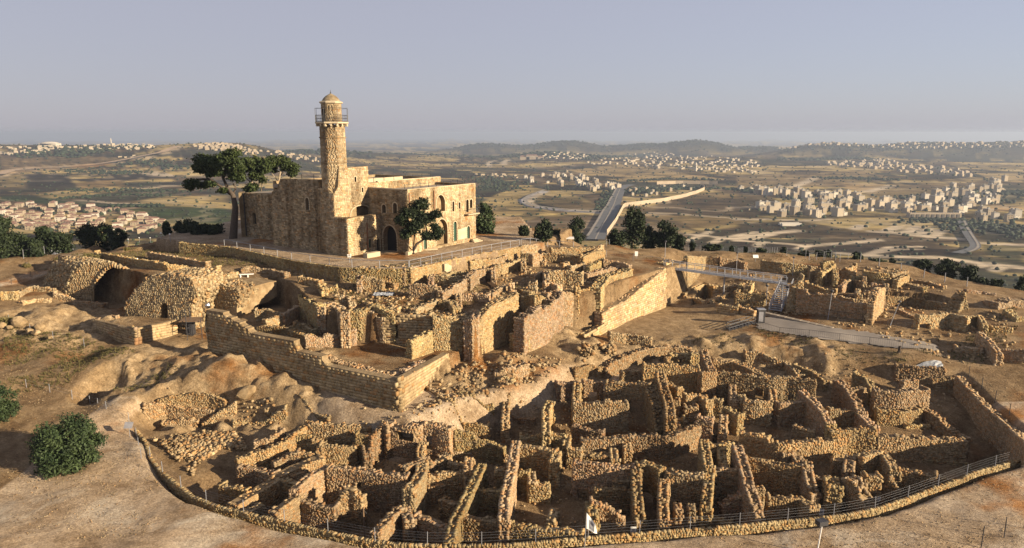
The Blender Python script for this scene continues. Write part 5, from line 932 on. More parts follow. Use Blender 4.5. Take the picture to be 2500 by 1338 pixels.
# ------------------------------------------------------------------ trees
def atY(u, v, Y): d = ray(u, v); t = Y/d[1]; return np.array([0, 0, HCAM])+t*d
def leaves(cl, n, size, rng=RNG, flat=0.0):
    """cl: clumps (centre xyz, radii xyz); leaf-sized faces spread through each clump, denser to its skin"""
    vol = np.array([c[1][0]*c[1][2] for c in cl]); cnt = np.maximum(30, (n*vol/vol.sum()).astype(int)); V = []; T = []
    for (c, r), k in zip(cl, cnt):
        d = rng.normal(0, 1, (k, 3)); d /= np.linalg.norm(d, axis=1)[:, None]; rad = rng.uniform(0.0, 1.0, k)**0.40
        lump = 1+0.30*np.sin(d[:, 0]*5+c[0])*np.sin(d[:, 2]*5+c[2])+0.15*rng.normal(0, 1, k); p = np.asarray(c)+d*np.asarray(r)*(rad*lump)[:, None]
        a = rng.normal(0, 1, (k, 3)); a /= np.linalg.norm(a, axis=1)[:, None]; b = np.cross(a, d+rng.normal(0, .6, (k, 3))); b /= np.linalg.norm(b, axis=1)[:, None]+1e-9
        s = size*rng.uniform(0.6, 1.4, k)[:, None]; V.append(np.stack([p-a*s, p+b*s*0.55, p+a*s, p-b*s*0.55], 1)); T.append(rng.uniform(0.65, 1.35, k))
    V = np.concatenate(V).reshape(-1, 3); T = np.concatenate(T); F_ = np.arange(len(V)).reshape(-1, 4)
    return V, F_, np.repeat(T[:, None]*np.ones((1, 3)), 4, axis=0)
def crown(par, cl, n, size, mat):
    V, F_, T = leaves(cl, n, size); me = mesh('crown', V, F_); setcol(me, T); o = obj('crown', me, mat, par); return o
def tree_px(name, label, r, base, zb, trunks, clumps, n, size, mat, tr=0.3, Y=None, group=None, bark='bark', cat='tree', depth=0.8):
    if Y is None: b0 = PZ(*rg(r, *base), zb); Y = b0[1]
    else: b0 = atY(*rg(r, *base), Y)
    e = empty(name, b0, label, cat, group); sc = pxsize(b0)*REG[r][2]
    for i, t in enumerate(trunks):
        pts = [atY(*rg(r, x, y), Y+0.4*i) for x, y in t]; k = len(pts); r0 = tr if i == 0 else tr*0.42
        rs = [r0*(1-0.6*j/max(1, k-1)) for j in range(k)]
        if i == 0: pts = [pts[0]-np.array([0, 0, 0.6])]+pts; rs = [r0*1.25]+rs
        MB().tube(pts, rs, 8).build('trunk' if i == 0 else 'branch', bark, e, True)
    cl = []
    for j, q in enumerate(clumps):
        c = atY(*rg(r, q[0], q[1]), Y+(q[4] if len(q) > 4 else random.uniform(-0.35, 0.35)*q[2]/sc)); cl.append((c, (q[2]/sc, q[2]/sc*depth, q[3]/sc)))
    sub = []
    for c, rr in cl:                                  # break each clump into uneven small ones
        m = 7
        for _ in range(m):
            d = RNG.normal(0, 1, 3); d /= np.linalg.norm(d); f = RNG.uniform(0.25, 0.75); sub.append((c+d*np.array(rr)*f, tuple(np.array(rr)*RNG.uniform(0.40, 0.66))))
    crown(e, sub, n, size, mat); return e
YP = PZ(*rg('M', 470, 1062), ZP)[1]
tree_px('pine_tree', 'big leaning umbrella pine with a thick bare trunk left of the shrine', 'M', (470,1062), ZP, [[(470,1062),(478,950),(485,850),(470,770),(440,730)],[(455,760),(400,720),(330,670),(290,650)],[(440,735),(400,650),(390,590)],[(470,760),(490,720),(470,690)],[(400,650),(430,600),(440,560)],[(330,672),(270,660),(225,660)],[(440,740),(410,745),(390,740)]],
   [(330,545,135,70),(420,505,100,52),(250,590,80,50),(470,560,90,60),(205,690,72,52),(285,700,58,34),(400,738,45,22),(350,620,70,35),(490,640,60,40)], 24000, 0.24, 'leaf_pine', 0.85, bark='bark')
tree_px('pine_tree', 'middle umbrella pine with pale forked branches behind the shrine apse', 'M', (600,760), 0, [[(610,770),(600,700),(595,660),(590,600)],[(600,690),(540,640),(500,600)],[(600,680),(610,630),(610,590)],[(660,740),(665,690),(690,640)]],
   [(560,545,80,50),(620,570,90,60),(640,640,80,60),(700,560,70,60),(598,712,60,34)], 14000, 0.24, 'leaf_pine', 0.35, Y=YP+9, bark='pale_bark')
tree_px('pine_tree', 'right-hand umbrella pine with thin pale trunk beside the shrine roof', 'M', (775,735), 0, [[(778,760),(775,700),(785,640),(795,590)],[(780,680),(740,630),(720,600)],[(785,640),(820,600)]], [(760,545,80,45),(840,555,80,45),(890,580,48,42),(870,620,40,25),(720,590,50,40)], 12000, 0.24, 'leaf_pine', 0.28, Y=YP+12, bark='pale_bark')
tree_px('shade_tree', 'dark leafy tree with a crooked trunk in front of the shrine doors', 'M', (1692,1142), ZP, [[(1692,1142),(1715,1100),(1765,1065),(1785,1010),(1770,950)],[(1680,1140),(1650,1100),(1640,1040)],[(1690,1130),(1700,1050),(1690,960)],[(1765,1065),(1820,1030)]],
   [(1745,825,62,48),(1685,885,85,58),(1610,935,60,48),(1765,920,100,62),(1838,895,50,36),(1850,985,52,62),(1700,985,95,52),(1650,1035,50,32),(1790,1040,70,32),(1860,1050,34,34)], 15000, 0.18, 'leaf_dark', 0.24, Y=117.2)
def bush_px(label, u, v, rx, ry, n, size, mat, Y=None, zfoot=None, name='bush', cat='bush', cl=None):
    b0 = P(u, v+ry*0.92) if Y is None else atY(u, v+ry*0.92, Y); Yc = b0[1]+rx/pxsize(b0)*0.6 if Y is None else Y
    s = pxsize((b0[0], Yc, b0[2])); c0 = atY(u, v, Yc); e = empty(name, (c0[0], c0[1], float(TH(c0[0], c0[1]))), label, cat); R = np.array([rx/s, rx/s*0.95, ry/s]); sub = []
    for _ in range(64):
        d = RNG.normal(0, 1, 3); d /= np.linalg.norm(d); f = RNG.uniform(0.55, 0.82); sub.append((c0+d*R*f, tuple(R*RNG.uniform(0.20, 0.30))))
    sub.append((c0, tuple(R*0.7))); crown(e, sub, n, size, mat); g = np.array(e.location); MB().tube([g-[0, 0, .3], g+[0, 0, 1.0], c0], [0.28, 0.2, 0.08], 7).build('trunk', 'bark', e); return e
bush_px('round dark green evergreen tree standing alone on the pale gravel path', 165, 1092, 84, 78, 24000, 0.14, 'leaf_olive', name='round_tree', cat='tree')
bush_px('half-seen round green tree cut off by the left edge of the picture', -12, 990, 55, 55, 8000, 0.13, 'leaf_olive', name='round_tree', cat='tree')
ORD = ['first', 'second', 'third', 'fourth', 'fifth', 'sixth', 'seventh', 'eighth', 'ninth', 'tenth', 'eleventh', 'twelfth']
def nth(k, n): return 'leftmost' if k == 0 else 'rightmost' if k == n-1 else ORD[k]+' from the left'
def edgetree(u, v, rx, ry, label, group, mat='leaf_dark', n=2600, conic=False):
    vv = v+ry
    for k in range(80):
        q = P(u, vv)
        if math.hypot(q[0], q[1]) < 238: break
        vv += 2
    d = ray(u, vv); Y = q[1]+RNG.uniform(3, 7); s = pxsize((0, Y, 5)); c = atY(u, v, Y); gz = float(TH(c[0], c[1])); e = empty('tree', (c[0], c[1], gz), label, 'tree', group); R = np.array([rx/s, rx/s*0.8, ry/s]); sub = []
    for _ in range(16):
        dd = RNG.normal(0, 1, 3); dd /= np.linalg.norm(dd); f = RNG.uniform(0.4, 0.75); p = dd*R*f
        if conic: p[:2] *= 0.95-0.7*(p[2]/R[2])
        sub.append((c+p, tuple(R*RNG.uniform(0.26, 0.44))))
    low = min(c[2]-R[2], gz+1.5)
    sub.append((np.array([c[0], c[1], (c[2]+low)/2]), (R[0]*0.7, R[1]*0.7, max(0.8, (c[2]-low)/2+0.5))))
    crown(e, sub, n, 0.26, mat); MB().tube([(c[0], c[1], gz-0.5), (c[0], c[1], c[2])], [0.3, 0.12], 6).build('trunk', 'bark', e)
L_ = [(-15,585,40,58),(12,575,30,52),(48,605,36,38),(80,612,28,30),(112,582,30,30),(150,588,34,28),(215,572,32,26),(252,568,30,26),(285,578,24,20)]
for k_, (u, v, rx, ry) in enumerate(L_): edgetree(u, v, rx, ry, 'dark tree of the row at the far left hill edge, '+nth(k_, len(L_)), 'trees at the far left edge of the hilltop', n=3200)
L_ = [(408,558,12,16),(448,552,24,22),(480,556,26,22),(520,560,34,18)]
for k_, (u, v, rx, ry) in enumerate(L_): edgetree(u, v, rx, ry, 'low dark bushy tree left of the big leaning pine, '+nth(k_, len(L_)), 'bushy trees left of the leaning pine')
edgetree(1186, 535, 32, 42, 'olive green tree right behind the far corner of the shrine', None, 'leaf_olive', 4500)
L_ = [(1278,566,14,20),(1322,564,32,30),(1352,575,15,18)]
for k_, (u, v, rx, ry) in enumerate(L_): edgetree(u, v, rx, ry, 'dark bush left of the small open shelter, '+nth(k_, len(L_)), 'bushes left of the shelter')
edgetree(1404, 560, 30, 36, 'round dark tree standing over the small open shelter', None, n=3800)
edgetree(1545, 545, 34, 48, 'tall pointed dark conifer beside the valley road', None, n=5200, conic=True)
for u, v, rx, ry, l in [(1505,580,26,26,'round dark tree left of the pointed conifer'),(1585,577,24,26,'dark tree tucked right of the pointed conifer'),(1622,572,36,36,'broad dark tree right of the conifer, with a ragged crown'),(1655,590,20,20,'small dark tree at the right end of the conifer clump')]: edgetree(u, v, rx, ry, l, None, n=3800)
L_ = [(1690,600,8,12),(1740,604,28,8),(1786,607,6,9),(1820,610,5,7),(1858,612,16,8),(1912,612,9,11),(1960,620,18,10),(2010,622,26,15),(2092,627,16,12),(2140,640,22,10),(2178,640,8,9)]
for k_, (u, v, rx, ry) in enumerate(L_): edgetree(u, v, rx, ry, 'low dark shrub along the far hill fence, '+nth(k_, len(L_)), 'shrubs along the far hill fence', n=900)
L_ = [(2250,650,26,20),(2312,655,32,26),(2366,668,26,26),(2395,690,20,16),(2432,692,16,16),(2492,692,14,22)]
for k_, (u, v, rx, ry) in enumerate(L_): edgetree(u, v, rx, ry, 'dense dark tree of the right hill edge clump, '+nth(k_, len(L_)), 'dark trees at the right edge of the hill', n=3000)
# dry shrubs
for r, x, y, rx, ry, l in [('E',860,270,26,14,'grey dry shrub above the great vault'),('E',255,345,10,7,'small dry bush on the left path verge'),('E',545,300,8,10,'small dark bush beside the left path'),('D',760,130,40,12,'low dry scrub on the ledge beside the gravel path'),('E',40,880,26,14,'green weeds by the white boulders at the left edge'),('E',1210,190,10,6,'little dry bush behind the sunlit walls')]:
    u, v = rg(r, x, y); bush_px(l, u, v, rx, ry, 900, 0.10, 'leaf_dry', name='shrub', cat='shrub')

# ------------------------------------------------------------------ stones lying about (too many and too small to pick apart)
def scatter(name, label, poly_px, n, s0, s1, mat='rubble', lift=0.0, tone=(0.7, 1.3)):
    q = [P(*rg(r, x, y))[:2] for r, x, y in poly_px]; xs = [p[0] for p in q]; ys = [p[1] for p in q]
    X = RNG.uniform(min(xs), max(xs), n*4); Y = RNG.uniform(min(ys), max(ys), n*4); k = inpoly(X, Y, q) & (fbm(X, Y, 5.0, 3) > RNG.uniform(-0.35, 0.15, n*4)); X = X[k][:n]; Y = Y[k][:n]; m = len(X)
    S = s0+(s1-s0)*RNG.random(m)**2.2; pos = np.column_stack([X, Y, TH(X, Y)+S*0.2+lift*RNG.random(m)]); siz = np.column_stack([S*0.5, S*0.4, S*0.32]); a = RNG.uniform(0, 6.28, m)
    o = stones_obj(name, pile(pos, siz, np.column_stack([np.cos(a), np.sin(a)]), tones(m, *tone), BLK, 0.3), mat); tag(o, label, 'stones', kind='stuff'); return o
scatter('rubble', 'broad slope of tumbled pale stones on the left of the lower quarter', [('A',60,620),('A',250,560),('A',480,520),('A',640,600),('A',700,690),('A',520,680),('A',390,760),('A',330,860),('A',200,740)], 2600, 0.10, 0.42, lift=0.25)
scatter('rubble', 'loose stones strewn along the trench edge on the left', [('A',150,270),('A',600,330),('A',1000,350),('A',980,480),('A',600,560),('A',350,560)], 700, 0.12, 0.55)
scatter('rubble', 'heap of loose stones below the smooth ledge', [('G',1440,1000),('G',1530,950),('G',1700,960),('G',1800,1000),('G',1760,1060),('G',1500,1060)], 500, 0.2, 0.6, lift=0.7)
scatter('rubble', 'loose stones fallen about the upper terrace ruins', [('F',1150,420),('F',1500,300),('F',2400,300),('G',1200,250),('G',1700,200),('G',1800,330),('G',1400,470),('G',900,480),('G',500,700),('F',1500,620)], 2400, 0.10, 0.45)
scatter('rubble', 'fallen stones on the floors of the lower quarter', [('A',520,1000),('A',900,600),('A',1400,480),('B',1000,300),('C',300,150),('C',900,100),('D',500,150),('D',1100,260),('D',1200,750),('D',300,1080),('C',500,1200),('B',800,1270),('A',1200,1150)], 3600, 0.08, 0.30)
scatter('rubble', 'pebbles and stones on the earth below the terrace corner', [('P',1000,1010),('P',1120,900),('P',1300,870),('P',1480,870),('P',1400,920),('P',1200,970)], 700, 0.12, 0.5)
scatter('rubble', 'stones scattered over the courtyard and ruins at right', [('P',1700,690),('P',1900,660),('P',2200,660),('P',2450,750),('P',2480,850),('P',2350,900),('P',2000,780),('P',1750,760)], 1300, 0.12, 0.55)
for l, pl, n in [('gravel specks on the path in front of the kerb', [('P',10,1100),('P',280,1060),('P',340,1130),('P',420,1210),('P',900,1336),('P',20,1336)], 6000), ('gravel specks on the open ground at the left edge', [('P',5,830),('P',330,870),('P',420,930),('P',300,1000),('P',250,1040),('P',10,1080)], 4000), ('gravel specks on the road at the bottom right', [('P',1500,1330),('P',2000,1285),('P',2250,1225),('P',2490,1140),('P',2490,1336)], 5000), ('gravel specks on the bare ground outside the boundary wall', [('P',2365,915),('P',2490,900),('P',2490,1040)], 900), ('small stones over the bare slope at right', [('P',1600,860),('P',1850,800),('P',2200,860),('P',2480,760),('P',2490,880),('P',2300,900),('P',2000,885)], 2500)]:
    scatter('gravel', l, pl, n//2, 0.02, 0.10, 'rubble_pale', tone=(0.5, 1.2))
def tufts(label, pl, n):
    q = [P(u, v)[:2] for u, v in pl]; xs = [p[0] for p in q]; ys = [p[1] for p in q]; X = RNG.uniform(min(xs), max(xs), n*4); Y = RNG.uniform(min(ys), max(ys), n*4); k = inpoly(X, Y, q) & (fbm(X, Y, 6.0, 2) > -0.05); X = X[k][:n]; Y = Y[k][:n]; Z = TH(X, Y)
    cl = [((x, y, z+0.08), (0.22, 0.22, 0.12)) for x, y, z in zip(X, Y, Z)]; V = []; m = len(X); kk = 9; c = np.repeat(np.column_stack([X, Y, Z]), kk, axis=0); a = RNG.uniform(0, 6.28, m*kk); r = RNG.uniform(0.02, 0.22, m*kk); h = RNG.uniform(0.12, 0.34, m*kk); b = c+np.column_stack([np.cos(a)*r*.5, np.sin(a)*r*.5, np.zeros(m*kk)]); t = c+np.column_stack([np.cos(a)*r*1.5, np.sin(a)*r*1.5, h]); w = np.column_stack([-np.sin(a), np.cos(a), np.zeros(m*kk)])*0.03
    V = np.stack([b-w, b+w, t], 1).reshape(-1, 3); me = mesh('dry_grass', V, np.arange(len(V)).reshape(-1, 3)); setcol(me, np.repeat(RNG.uniform(0.6, 1.3, m*kk), 3)[:, None]*np.ones((1, 3))); tag(obj('dry_grass', me, 'leaf_dry'), label, 'grass', kind='stuff')
tufts('dry grass tufts on the left slope', [(5,780),(220,830),(450,900),(300,960),(200,960),(10,960)], 1500)
tufts('dry grass tufts on the bare slope right of the courtyard', [(1560,870),(1850,800),(2000,830),(2300,870),(2480,740),(2495,880),(2350,905),(2000,885),(1750,850)], 1600)
tufts('dry weeds among the upper terrace ruins', [(760,740),(900,680),(1250,640),(1600,640),(1500,690),(1250,730),(1050,770)], 1200)
tufts('dry weeds on the far hill edge', [(1480,604),(1700,608),(2100,635),(2300,690),(2100,680),(1800,640),(1600,640)], 1500)
tufts('dry weeds below the shrine path at left', [(60,640),(350,605),(560,612),(720,650),(560,650),(300,650)], 1500)
bl = 'large pale boulder of the left edge line'
for k_, (r, x, y, s) in enumerate([('E',20,940,1.5),('E',95,950,1.0),('E',190,920,2.6),('E',215,990,1.2),('E',285,1000,1.5),('E',345,1010,1.4),('E',380,960,1.8),('E',480,1050,1.0)]):
    p = P(*rg(r, x, y)); o = one_stone(None, (p[0], p[1], p[2]+s*0.25), (s, s*0.8, s*0.75), (1, 0.2*random.random()), 'boulder', ROCKS, 0.25); tag(o, bl+', '+nth(k_, 8), 'boulder', 'boulders at the left edge')
p = P(*rg('A', 690, 320)); o = one_stone(None, p+[0, 0, .5], (3.0, 2.0, 1.7), (1, .3), 'boulder', ROCKS, 0.25); tag(o, 'big smooth pale boulder below the bedrock hump', 'boulder', ROCKS, 0.25)
p = P(*rg('G', 1755, 985)); o = one_stone(None, p+[0, 0, .4], (1.1, 0.9, 0.8), (1, .3), 'boulder', ROCKS, 0.25); tag(o, 'single dark boulder beside the stone heap', 'boulder', ROCKS, 0.25)
for x, y, l in [(1120,1125,'flat boulder on the path below the smooth ledge'),(1035,1175,'small boulder by the reddish footing'),(1075,1168,'boulder right of the small one by the reddish footing')]:
    p = P(*rg('G', x, y)); tag(one_stone(None, p+[0, 0, .2], (0.9, 0.7, 0.55), (1, .3), 'boulder', ROCKS, 0.25), l, 'boulder', ROCKS, 0.25)
a = P(*rg('B', 500, 745)); b = a+np.array([1.9, 0.7, 0.25]); tag(MB().tube([a+[0, 0, .3], b+[0, 0, .3]], 0.42, 12).build('column_drum', 'rubble'), 'fallen stone column drum lying on a wall', 'column drum')
c0 = P(*rg('G', 900, 1180)); fblock('g9', 'ruined_wall', 'reddish footing stub on the earth path below the terrace corner', ('G', 900, 1180)); wall('g9', 'G', [(740,1180),(800,1140),(900,1120),(1020,1090)], 0.8, 1.2, rag=0.1); wall('g9', 'G', [(760,1205),(900,1240)], 0.4, 0.8)

# ------------------------------------------------------------------ fences, railings, bridge
def fence(name, label, pts, step, hgt, wires=(0.35, 0.65, 0.95), r=0.035, mat='metal', wr=0.0045, cat='fence', foot=None, top=False, parts=('post', 'wire')):
    pts = np.asarray(pts, float); seg = np.linalg.norm(np.diff(pts, axis=0), axis=1); S = np.concatenate([[0], np.cumsum(seg)]); n = max(2, int(S[-1]/step)+1); ss = np.linspace(0, S[-1], n)
    Q = np.column_stack([np.interp(ss, S, pts[:, k]) for k in range(3)]); e = empty(name, Q[0], label, cat)
    me = MB().tube([(0, 0, -0.3), (0, 0, hgt)], r, 6); me = mesh('post', me.v, me.f)
    for p in Q: o = obj(parts[0], me, mat, e, loc=p); o.rotation_euler = (random.gauss(0, .012), random.gauss(0, .012), 0)
    for w in wires: MB().tube([p+[0, 0, w*hgt] for p in Q], wr if not (top and w >= 0.95) else r*0.9, 5 if top else 4).build(parts[1], mat, e)
    return e, Q
kp = [PZ(u, v, z)+[0, 0, 0.25] for u, v, z in KERB]
fence('wire_fence', 'low wire fence on thin grey posts along the curved front kerb', kp[3:-1], 4.4, 1.15, (0.25, 0.5, 0.72, 0.93))
fence('wire_fence', 'sparse post fence running up the left side of the excavation', [P(u, v) for u, v in [(345,1120),(332,1062),(313,1026),(263,1003),(212,985),(162,970),(115,957),(65,947)]], 3.6, 1.2, (0.5, 0.9), wr=0.006)
fence('wire_fence', 'row of thin posts on the rocky ground below the low terrace box', [P(*rg('E', x, y)) for x, y in [(90,890),(410,1030),(640,1085),(805,1125)]], 5.0, 1.3, (0.9,), wr=0.005)
RL = [PZ(u, v, ZP) for u, v in [(548,600),(640,618),(712,634),(835,652),(912,655),(998,655)]]
fence('railing', 'grey steel railing along the path left of the shrine', RL, 4.4, 1.25, (0.08, 0.98), 0.05, wr=0.02, top=True, cat='railing', parts=('post', 'rail'))
fence('railing', 'long grey steel railing on the retaining wall right of the shrine', [PZ(u, v, ZP) for u, v in [(1000,655),(1100,633),(1180,617),(1268,601)]], 2.4, 1.25, (0.08, 0.5, 0.98), 0.05, wr=0.018, top=True, cat='railing', parts=('post', 'rail'))
fence('railing', 'grey railing across the back of the terrace behind the shrine yard', [P(u, v) for u, v in [(1272,600),(1290,597),(1340,602),(1400,606)]], 2.5, 1.25, (0.1, 0.98), 0.05, wr=0.018, top=True, cat='railing', parts=('post', 'rail'))
fence('wire_fence', 'thin fence beyond the upper terrace ruins', [P(u, v) for u, v in [(1480,628),(1560,640),(1620,648)]], 4, 1.4, (0.5, 0.95), wr=0.008)
fence('wire_fence', 'line of fence posts along the far edge of the hilltop', [P(u, v) for u, v in [(1480,602),(1600,606),(1700,609),(1800,615),(1900,622),(2000,630),(2070,634)]], 4.2, 1.6, (0.5, 0.95), wr=0.008)
fence('wire_fence', 'close-set pale posts behind the right-hand ruins', [P(u, v) for u, v in [(1975,637),(2030,632),(2050,640)]], 1.6, 1.7, (0.95,), 0.05, wr=0.01)
fence('wire_fence', 'thick pale posts at the right corner of the hilltop ruins', [P(u, v) for u, v in [(2100,640),(2152,652),(2215,668),(2255,678),(2360,700)]], 3.6, 1.8, (0.95,), 0.07, wr=0.006)
fence('wire_fence', 'fence posts on the bare ground outside the right boundary wall', [P(u, v) for u, v in [(2365,922),(2410,965),(2450,1005),(2500,1050)]], 3.2, 1.6, (0.5, 0.95), 0.04, 'dark_metal', 0.008)
fence('wire_fence', 'dark fence posts at the bottom right corner', [P(u, v) for u, v in [(2395,1338),(2430,1325),(2500,1290)]], 2.6, 2.0, (0.95,), 0.04, 'dark_metal', 0.008)
fence('wire_fence', 'row of thin posts behind the left trees', [P(u, v) for u, v in [(58,632),(115,622),(150,618),(170,612),(200,600),(228,596),(258,594)]], 4.0, 1.9, (0.9,), 0.05, 'metal', 0.006)
fence('wire_fence', 'low fence beside the path at the far left edge', [P(*rg('E', x, y)) for x, y in [(0,560),(105,520),(190,495),(290,455),(395,430),(500,415)]], 3.5, 1.1, (0.5, 0.95), 0.035, 'dark_metal', 0.01)
def railpath(name, label, px, r, hgt, step, mat='dark_metal', mesh_=0.0):
    q = np.array([P(*rg(r, x, y)) for x, y in px]); e, Q = fence(name, label, q, step, hgt, (0.1, 0.97), 0.03, mat, 0.018, 'railing', top=True, parts=('post', 'rail'))
    if mesh_:
        L = np.linalg.norm(np.diff(Q, axis=0), axis=1).sum(); n = int(L/mesh_); S = np.linspace(0, len(Q)-1, n); mb = MB()
        for s in S: i = min(int(s), len(Q)-2); f = s-i; p = Q[i]*(1-f)+Q[i+1]*f; mb.tube([p+[0, 0, .1*hgt], p+[0, 0, .97*hgt]], 0.010, 3)
        o = mb.build('bars', mat, e); o['kind'] = 'stuff'
railpath('railing', 'dark barred railing on the near side of the gravel path at right', [(-200,870),(0,935),(290,960),(540,990),(790,1020),(1040,1050),(1300,1090),(1480,1120)], 'R', 1.2, 3.8, mesh_=0.28)
railpath('railing', 'thin dark railing on the far side of the gravel path at right', [(150,700),(470,760),(760,800),(1060,850),(1300,895)], 'R', 1.15, 3.2, mesh_=0.5)
# footbridge
br = empty('footbridge', PZ(1626, 648, 10), 'grey steel footbridge with railings spanning the courtyard', 'bridge')
b0, b1 = PZ(*rg('H', 350, 335), 10.0), PZ(*rg('H', 1770, 528), 8.0); bd = (b1-b0); L = np.linalg.norm(bd[:2]); bx = bd[:2]/L; bn = np.array([-bx[1], bx[0]])
def qp(f, w, dz): p = b0+bd*f; return np.array([p[0]+bn[0]*w, p[1]+bn[1]*w, p[2]+dz])
MB().add([qp(f, w, dz) for f in (0, 1) for w in (-.8, .8) for dz in (-.28, -.05)], [(0, 1, 5, 4), (2, 6, 7, 3), (1, 3, 7, 5), (0, 4, 6, 2), (0, 2, 3, 1), (4, 5, 7, 6)]).build('deck', 'metal', br)
for w in (-.8, .8):
    for dz in (1.1, 0.12): MB().tube([qp(0, w, dz), qp(1, w, dz)], 0.06, 6).build('rail', 'metal', br)
    for f in np.linspace(0, 1, 17): MB().tube([qp(f, w, -.1), qp(f, w, 1.1)], 0.045, 6).build('post', 'metal', br)
for f in (0.5, 0.97): p = qp(f, 0, -.3); MB().tube([p, (p[0], p[1], float(TH(p[0], p[1]))-.3)], 0.14, 8).build('pillar', 'metal', br)
sg = empty('steel_stair', PZ(*rg('H', 1640, 850), 4.8), 'grey steel stair with two handrails dropping from the footbridge', 'stairs'); s0 = PZ(*rg('H', 1775, 540), 7.95); s1 = PZ(*rg('H', 1632, 855), 4.8); sd = s1-s0; sl_ = np.linalg.norm(sd[:2]); sx = sd[:2]/sl_; sn = np.array([-sx[1], sx[0]])
for k in range(14): f = (k+.5)/14; c = s0+sd*f; MB().box(c, 0.26, 0.95, 0.03, sx).build('tread', 'metal', sg)
for w in (-.98, .98):
    a = s0+[sn[0]*w, sn[1]*w, 0]; b = s1+[sn[0]*w, sn[1]*w, 0]; MB().tube([a+[0, 0, -.05], b+[0, 0, -.05]], 0.10, 6).build('stringer', 'metal', sg)
    for dz in (0.6, 1.05): MB().tube([a+[0, 0, dz], b+[0, 0, dz]], 0.06, 6).build('rail', 'metal', sg)
    for f in np.linspace(0, 1, 7): p = a+(b-a)*f; MB().tube([p, p+[0, 0, 1.05]], 0.045, 6).build('post', 'metal', sg)
ra, rb = P(*rg('H', 1505, 905)), P(*rg('H', 2310, 1062)); c = (ra+rb)/2; d = rb-ra; mb = MB(); nn = 9
rw = empty('ramp_wall', ra, 'low pale ramp edge beside the gravel path below the steel stair', 'wall'); rw['kind'] = 'thing'
for k in range(nn): f = (k+.5)/nn; p = ra+d*f; MB().box((p[0], p[1], p[2]+0.22-0.02*k), np.linalg.norm(d)/nn/2-0.02, 0.45, 0.30-0.02*k, d[:2]).build('slab', 'paving', rw)
kx = P(*rg('H', 1462, 1000)); kk = empty('control_cabinet', kx, 'dark upright cabinet at the foot of the steel stair', 'cabinet'); MB().box(kx+[0, 0, 1.15], 0.55, 0.45, 1.15).build('body', 'dark_metal', kk); MB().box(kx+[0, 0, 2.36], 0.62, 0.52, 0.06).build('lid', 'metal', kk); MB().box(kx+[-0.1, -0.46, 1.2], 0.35, 0.02, 0.8).build('door', 'print_grey', kk)
dk = empty('black_stair', P(*rg('H', 1240, 1050)), 'black steel steps with handrail going down into the courtyard', 'stairs'); a, b = P(*rg('H', 1395, 1020))+[0, 0, .2], P(*rg('H', 1095, 1095)); 
for w in (0.0, 1.2):
    for dz in (0.55, 1.1): MB().tube([a+[0, w, dz], b+[0, w, dz]], 0.05, 6).build('rail', 'dark_metal', dk)
    for f in np.linspace(0, 1, 5): p = a+(b-a)*f+[0, w, 0]; MB().tube([p-[0, 0, .2], p+[0, 0, 1.1]], 0.045, 6).build('post', 'dark_metal', dk)
for k in range(8): c = a+(b-a)*(k+.5)/8+[0, .6, .12]; MB().box(c, 0.22, 0.6, 0.1).build('tread', 'dark_metal', dk)
# lamp posts
def lamp(label, u, v0, v1, flat=False, lean=0.0, Y=None):
    g = P(u, v1); e = empty('lamp_post', g, label, 'lamp post'); s = pxsize(g); h = (v1-v0)/s/0.985; t = g+np.array([lean, 0, h])
    MB().tube([g-[0, 0, .3], g+(t-g)*0.5, t], [0.07, 0.06, 0.05], 8).build('pole', 'metal', e)
    if flat: MB().box(t+[0, -.1, .1], 0.35, 0.22, 0.16, (1, 0.2)).build('lamp_head', 'dark_metal', e)
    else: MB().lathe((t[0], t[1], t[2]-0.05), [(0.06, 0), (0.24, 0.08), (0.28, 0.2), (0.2, 0.34), (0.05, 0.4)], 10).build('lamp_head', 'dark_metal', e)
for l, r, x, y0, y1, ln in [('lamp post at the left end of the footbridge','H',350,55,235,0),('lamp post with a dark head rising behind the middle of the footbridge','H',1180,185,420,0),('lamp post at the right end of the footbridge','H',1838,240,445,0),('short lamp post with twin heads beside the dark cabinet','H',1528,570,800,0),('lamp post right beside the steel stair','H',1755,585,860,0),('lamp post in front of the large ruined block','R',475,520,790,0.3),('leaning lamp post right of the large ruined block','R',1065,620,860,1.2)]:
    u, v0_ = rg(r, x, y0); _, v1_ = rg(r, x, y1); lamp(l, u, v0_, v1_, lean=ln)
g = PZ(1993, 1352, 0); e = empty('flood_lamp', g, 'white pole with a dark floodlight box at the bottom edge', 'lamp post'); MB().tube([g-[0, 0, .5], g+[0.25, 0, 2.7]], 0.06, 8).build('pole', 'white_board', e); MB().box(g+[0.2, 0, 2.85], 0.42, 0.3, 0.2, (1, .3)).build('lamp_head', 'dark_metal', e)
for k, (x, y) in enumerate([(1115,75),(1225,75),(1330,62),(1435,62),(1540,50),(1625,60)]):
    u, v = rg('E', x, y); g = P(u, v+14); e = empty('path_light', g, 'slender post with a white lamp behind the great vault, '+nth(k, 6), 'path light', 'path lights left of the pine'); MB().tube([g-[0, 0, .3], g+[0, 0, 1.3]], 0.05, 6).build('post', 'metal', e); MB().lathe((g[0], g[1], g[2]+1.25), [(0.05, 0), (0.17, 0.1), (0.17, 0.25), (0.05, 0.34)], 8).build('lamp_head', 'white_board', e)
g = PZ(*rg('N', 80, 1230), ZP); e = empty('floodlight_stand', g, 'post with a cluster of white floodlights at the railing corner', 'floodlight'); MB().tube([g-[0, 0, .3], g+[0, 0, 1.3]], 0.05, 6).build('post', 'metal', e)
for dx, dz in ((-.2, 1.3), (.2, 1.3), (-.15, 1.0), (.15, 1.0)): MB().box(g+[dx, -.1, dz], 0.12, 0.08, 0.10).build('lamp_head', 'white_board', e)
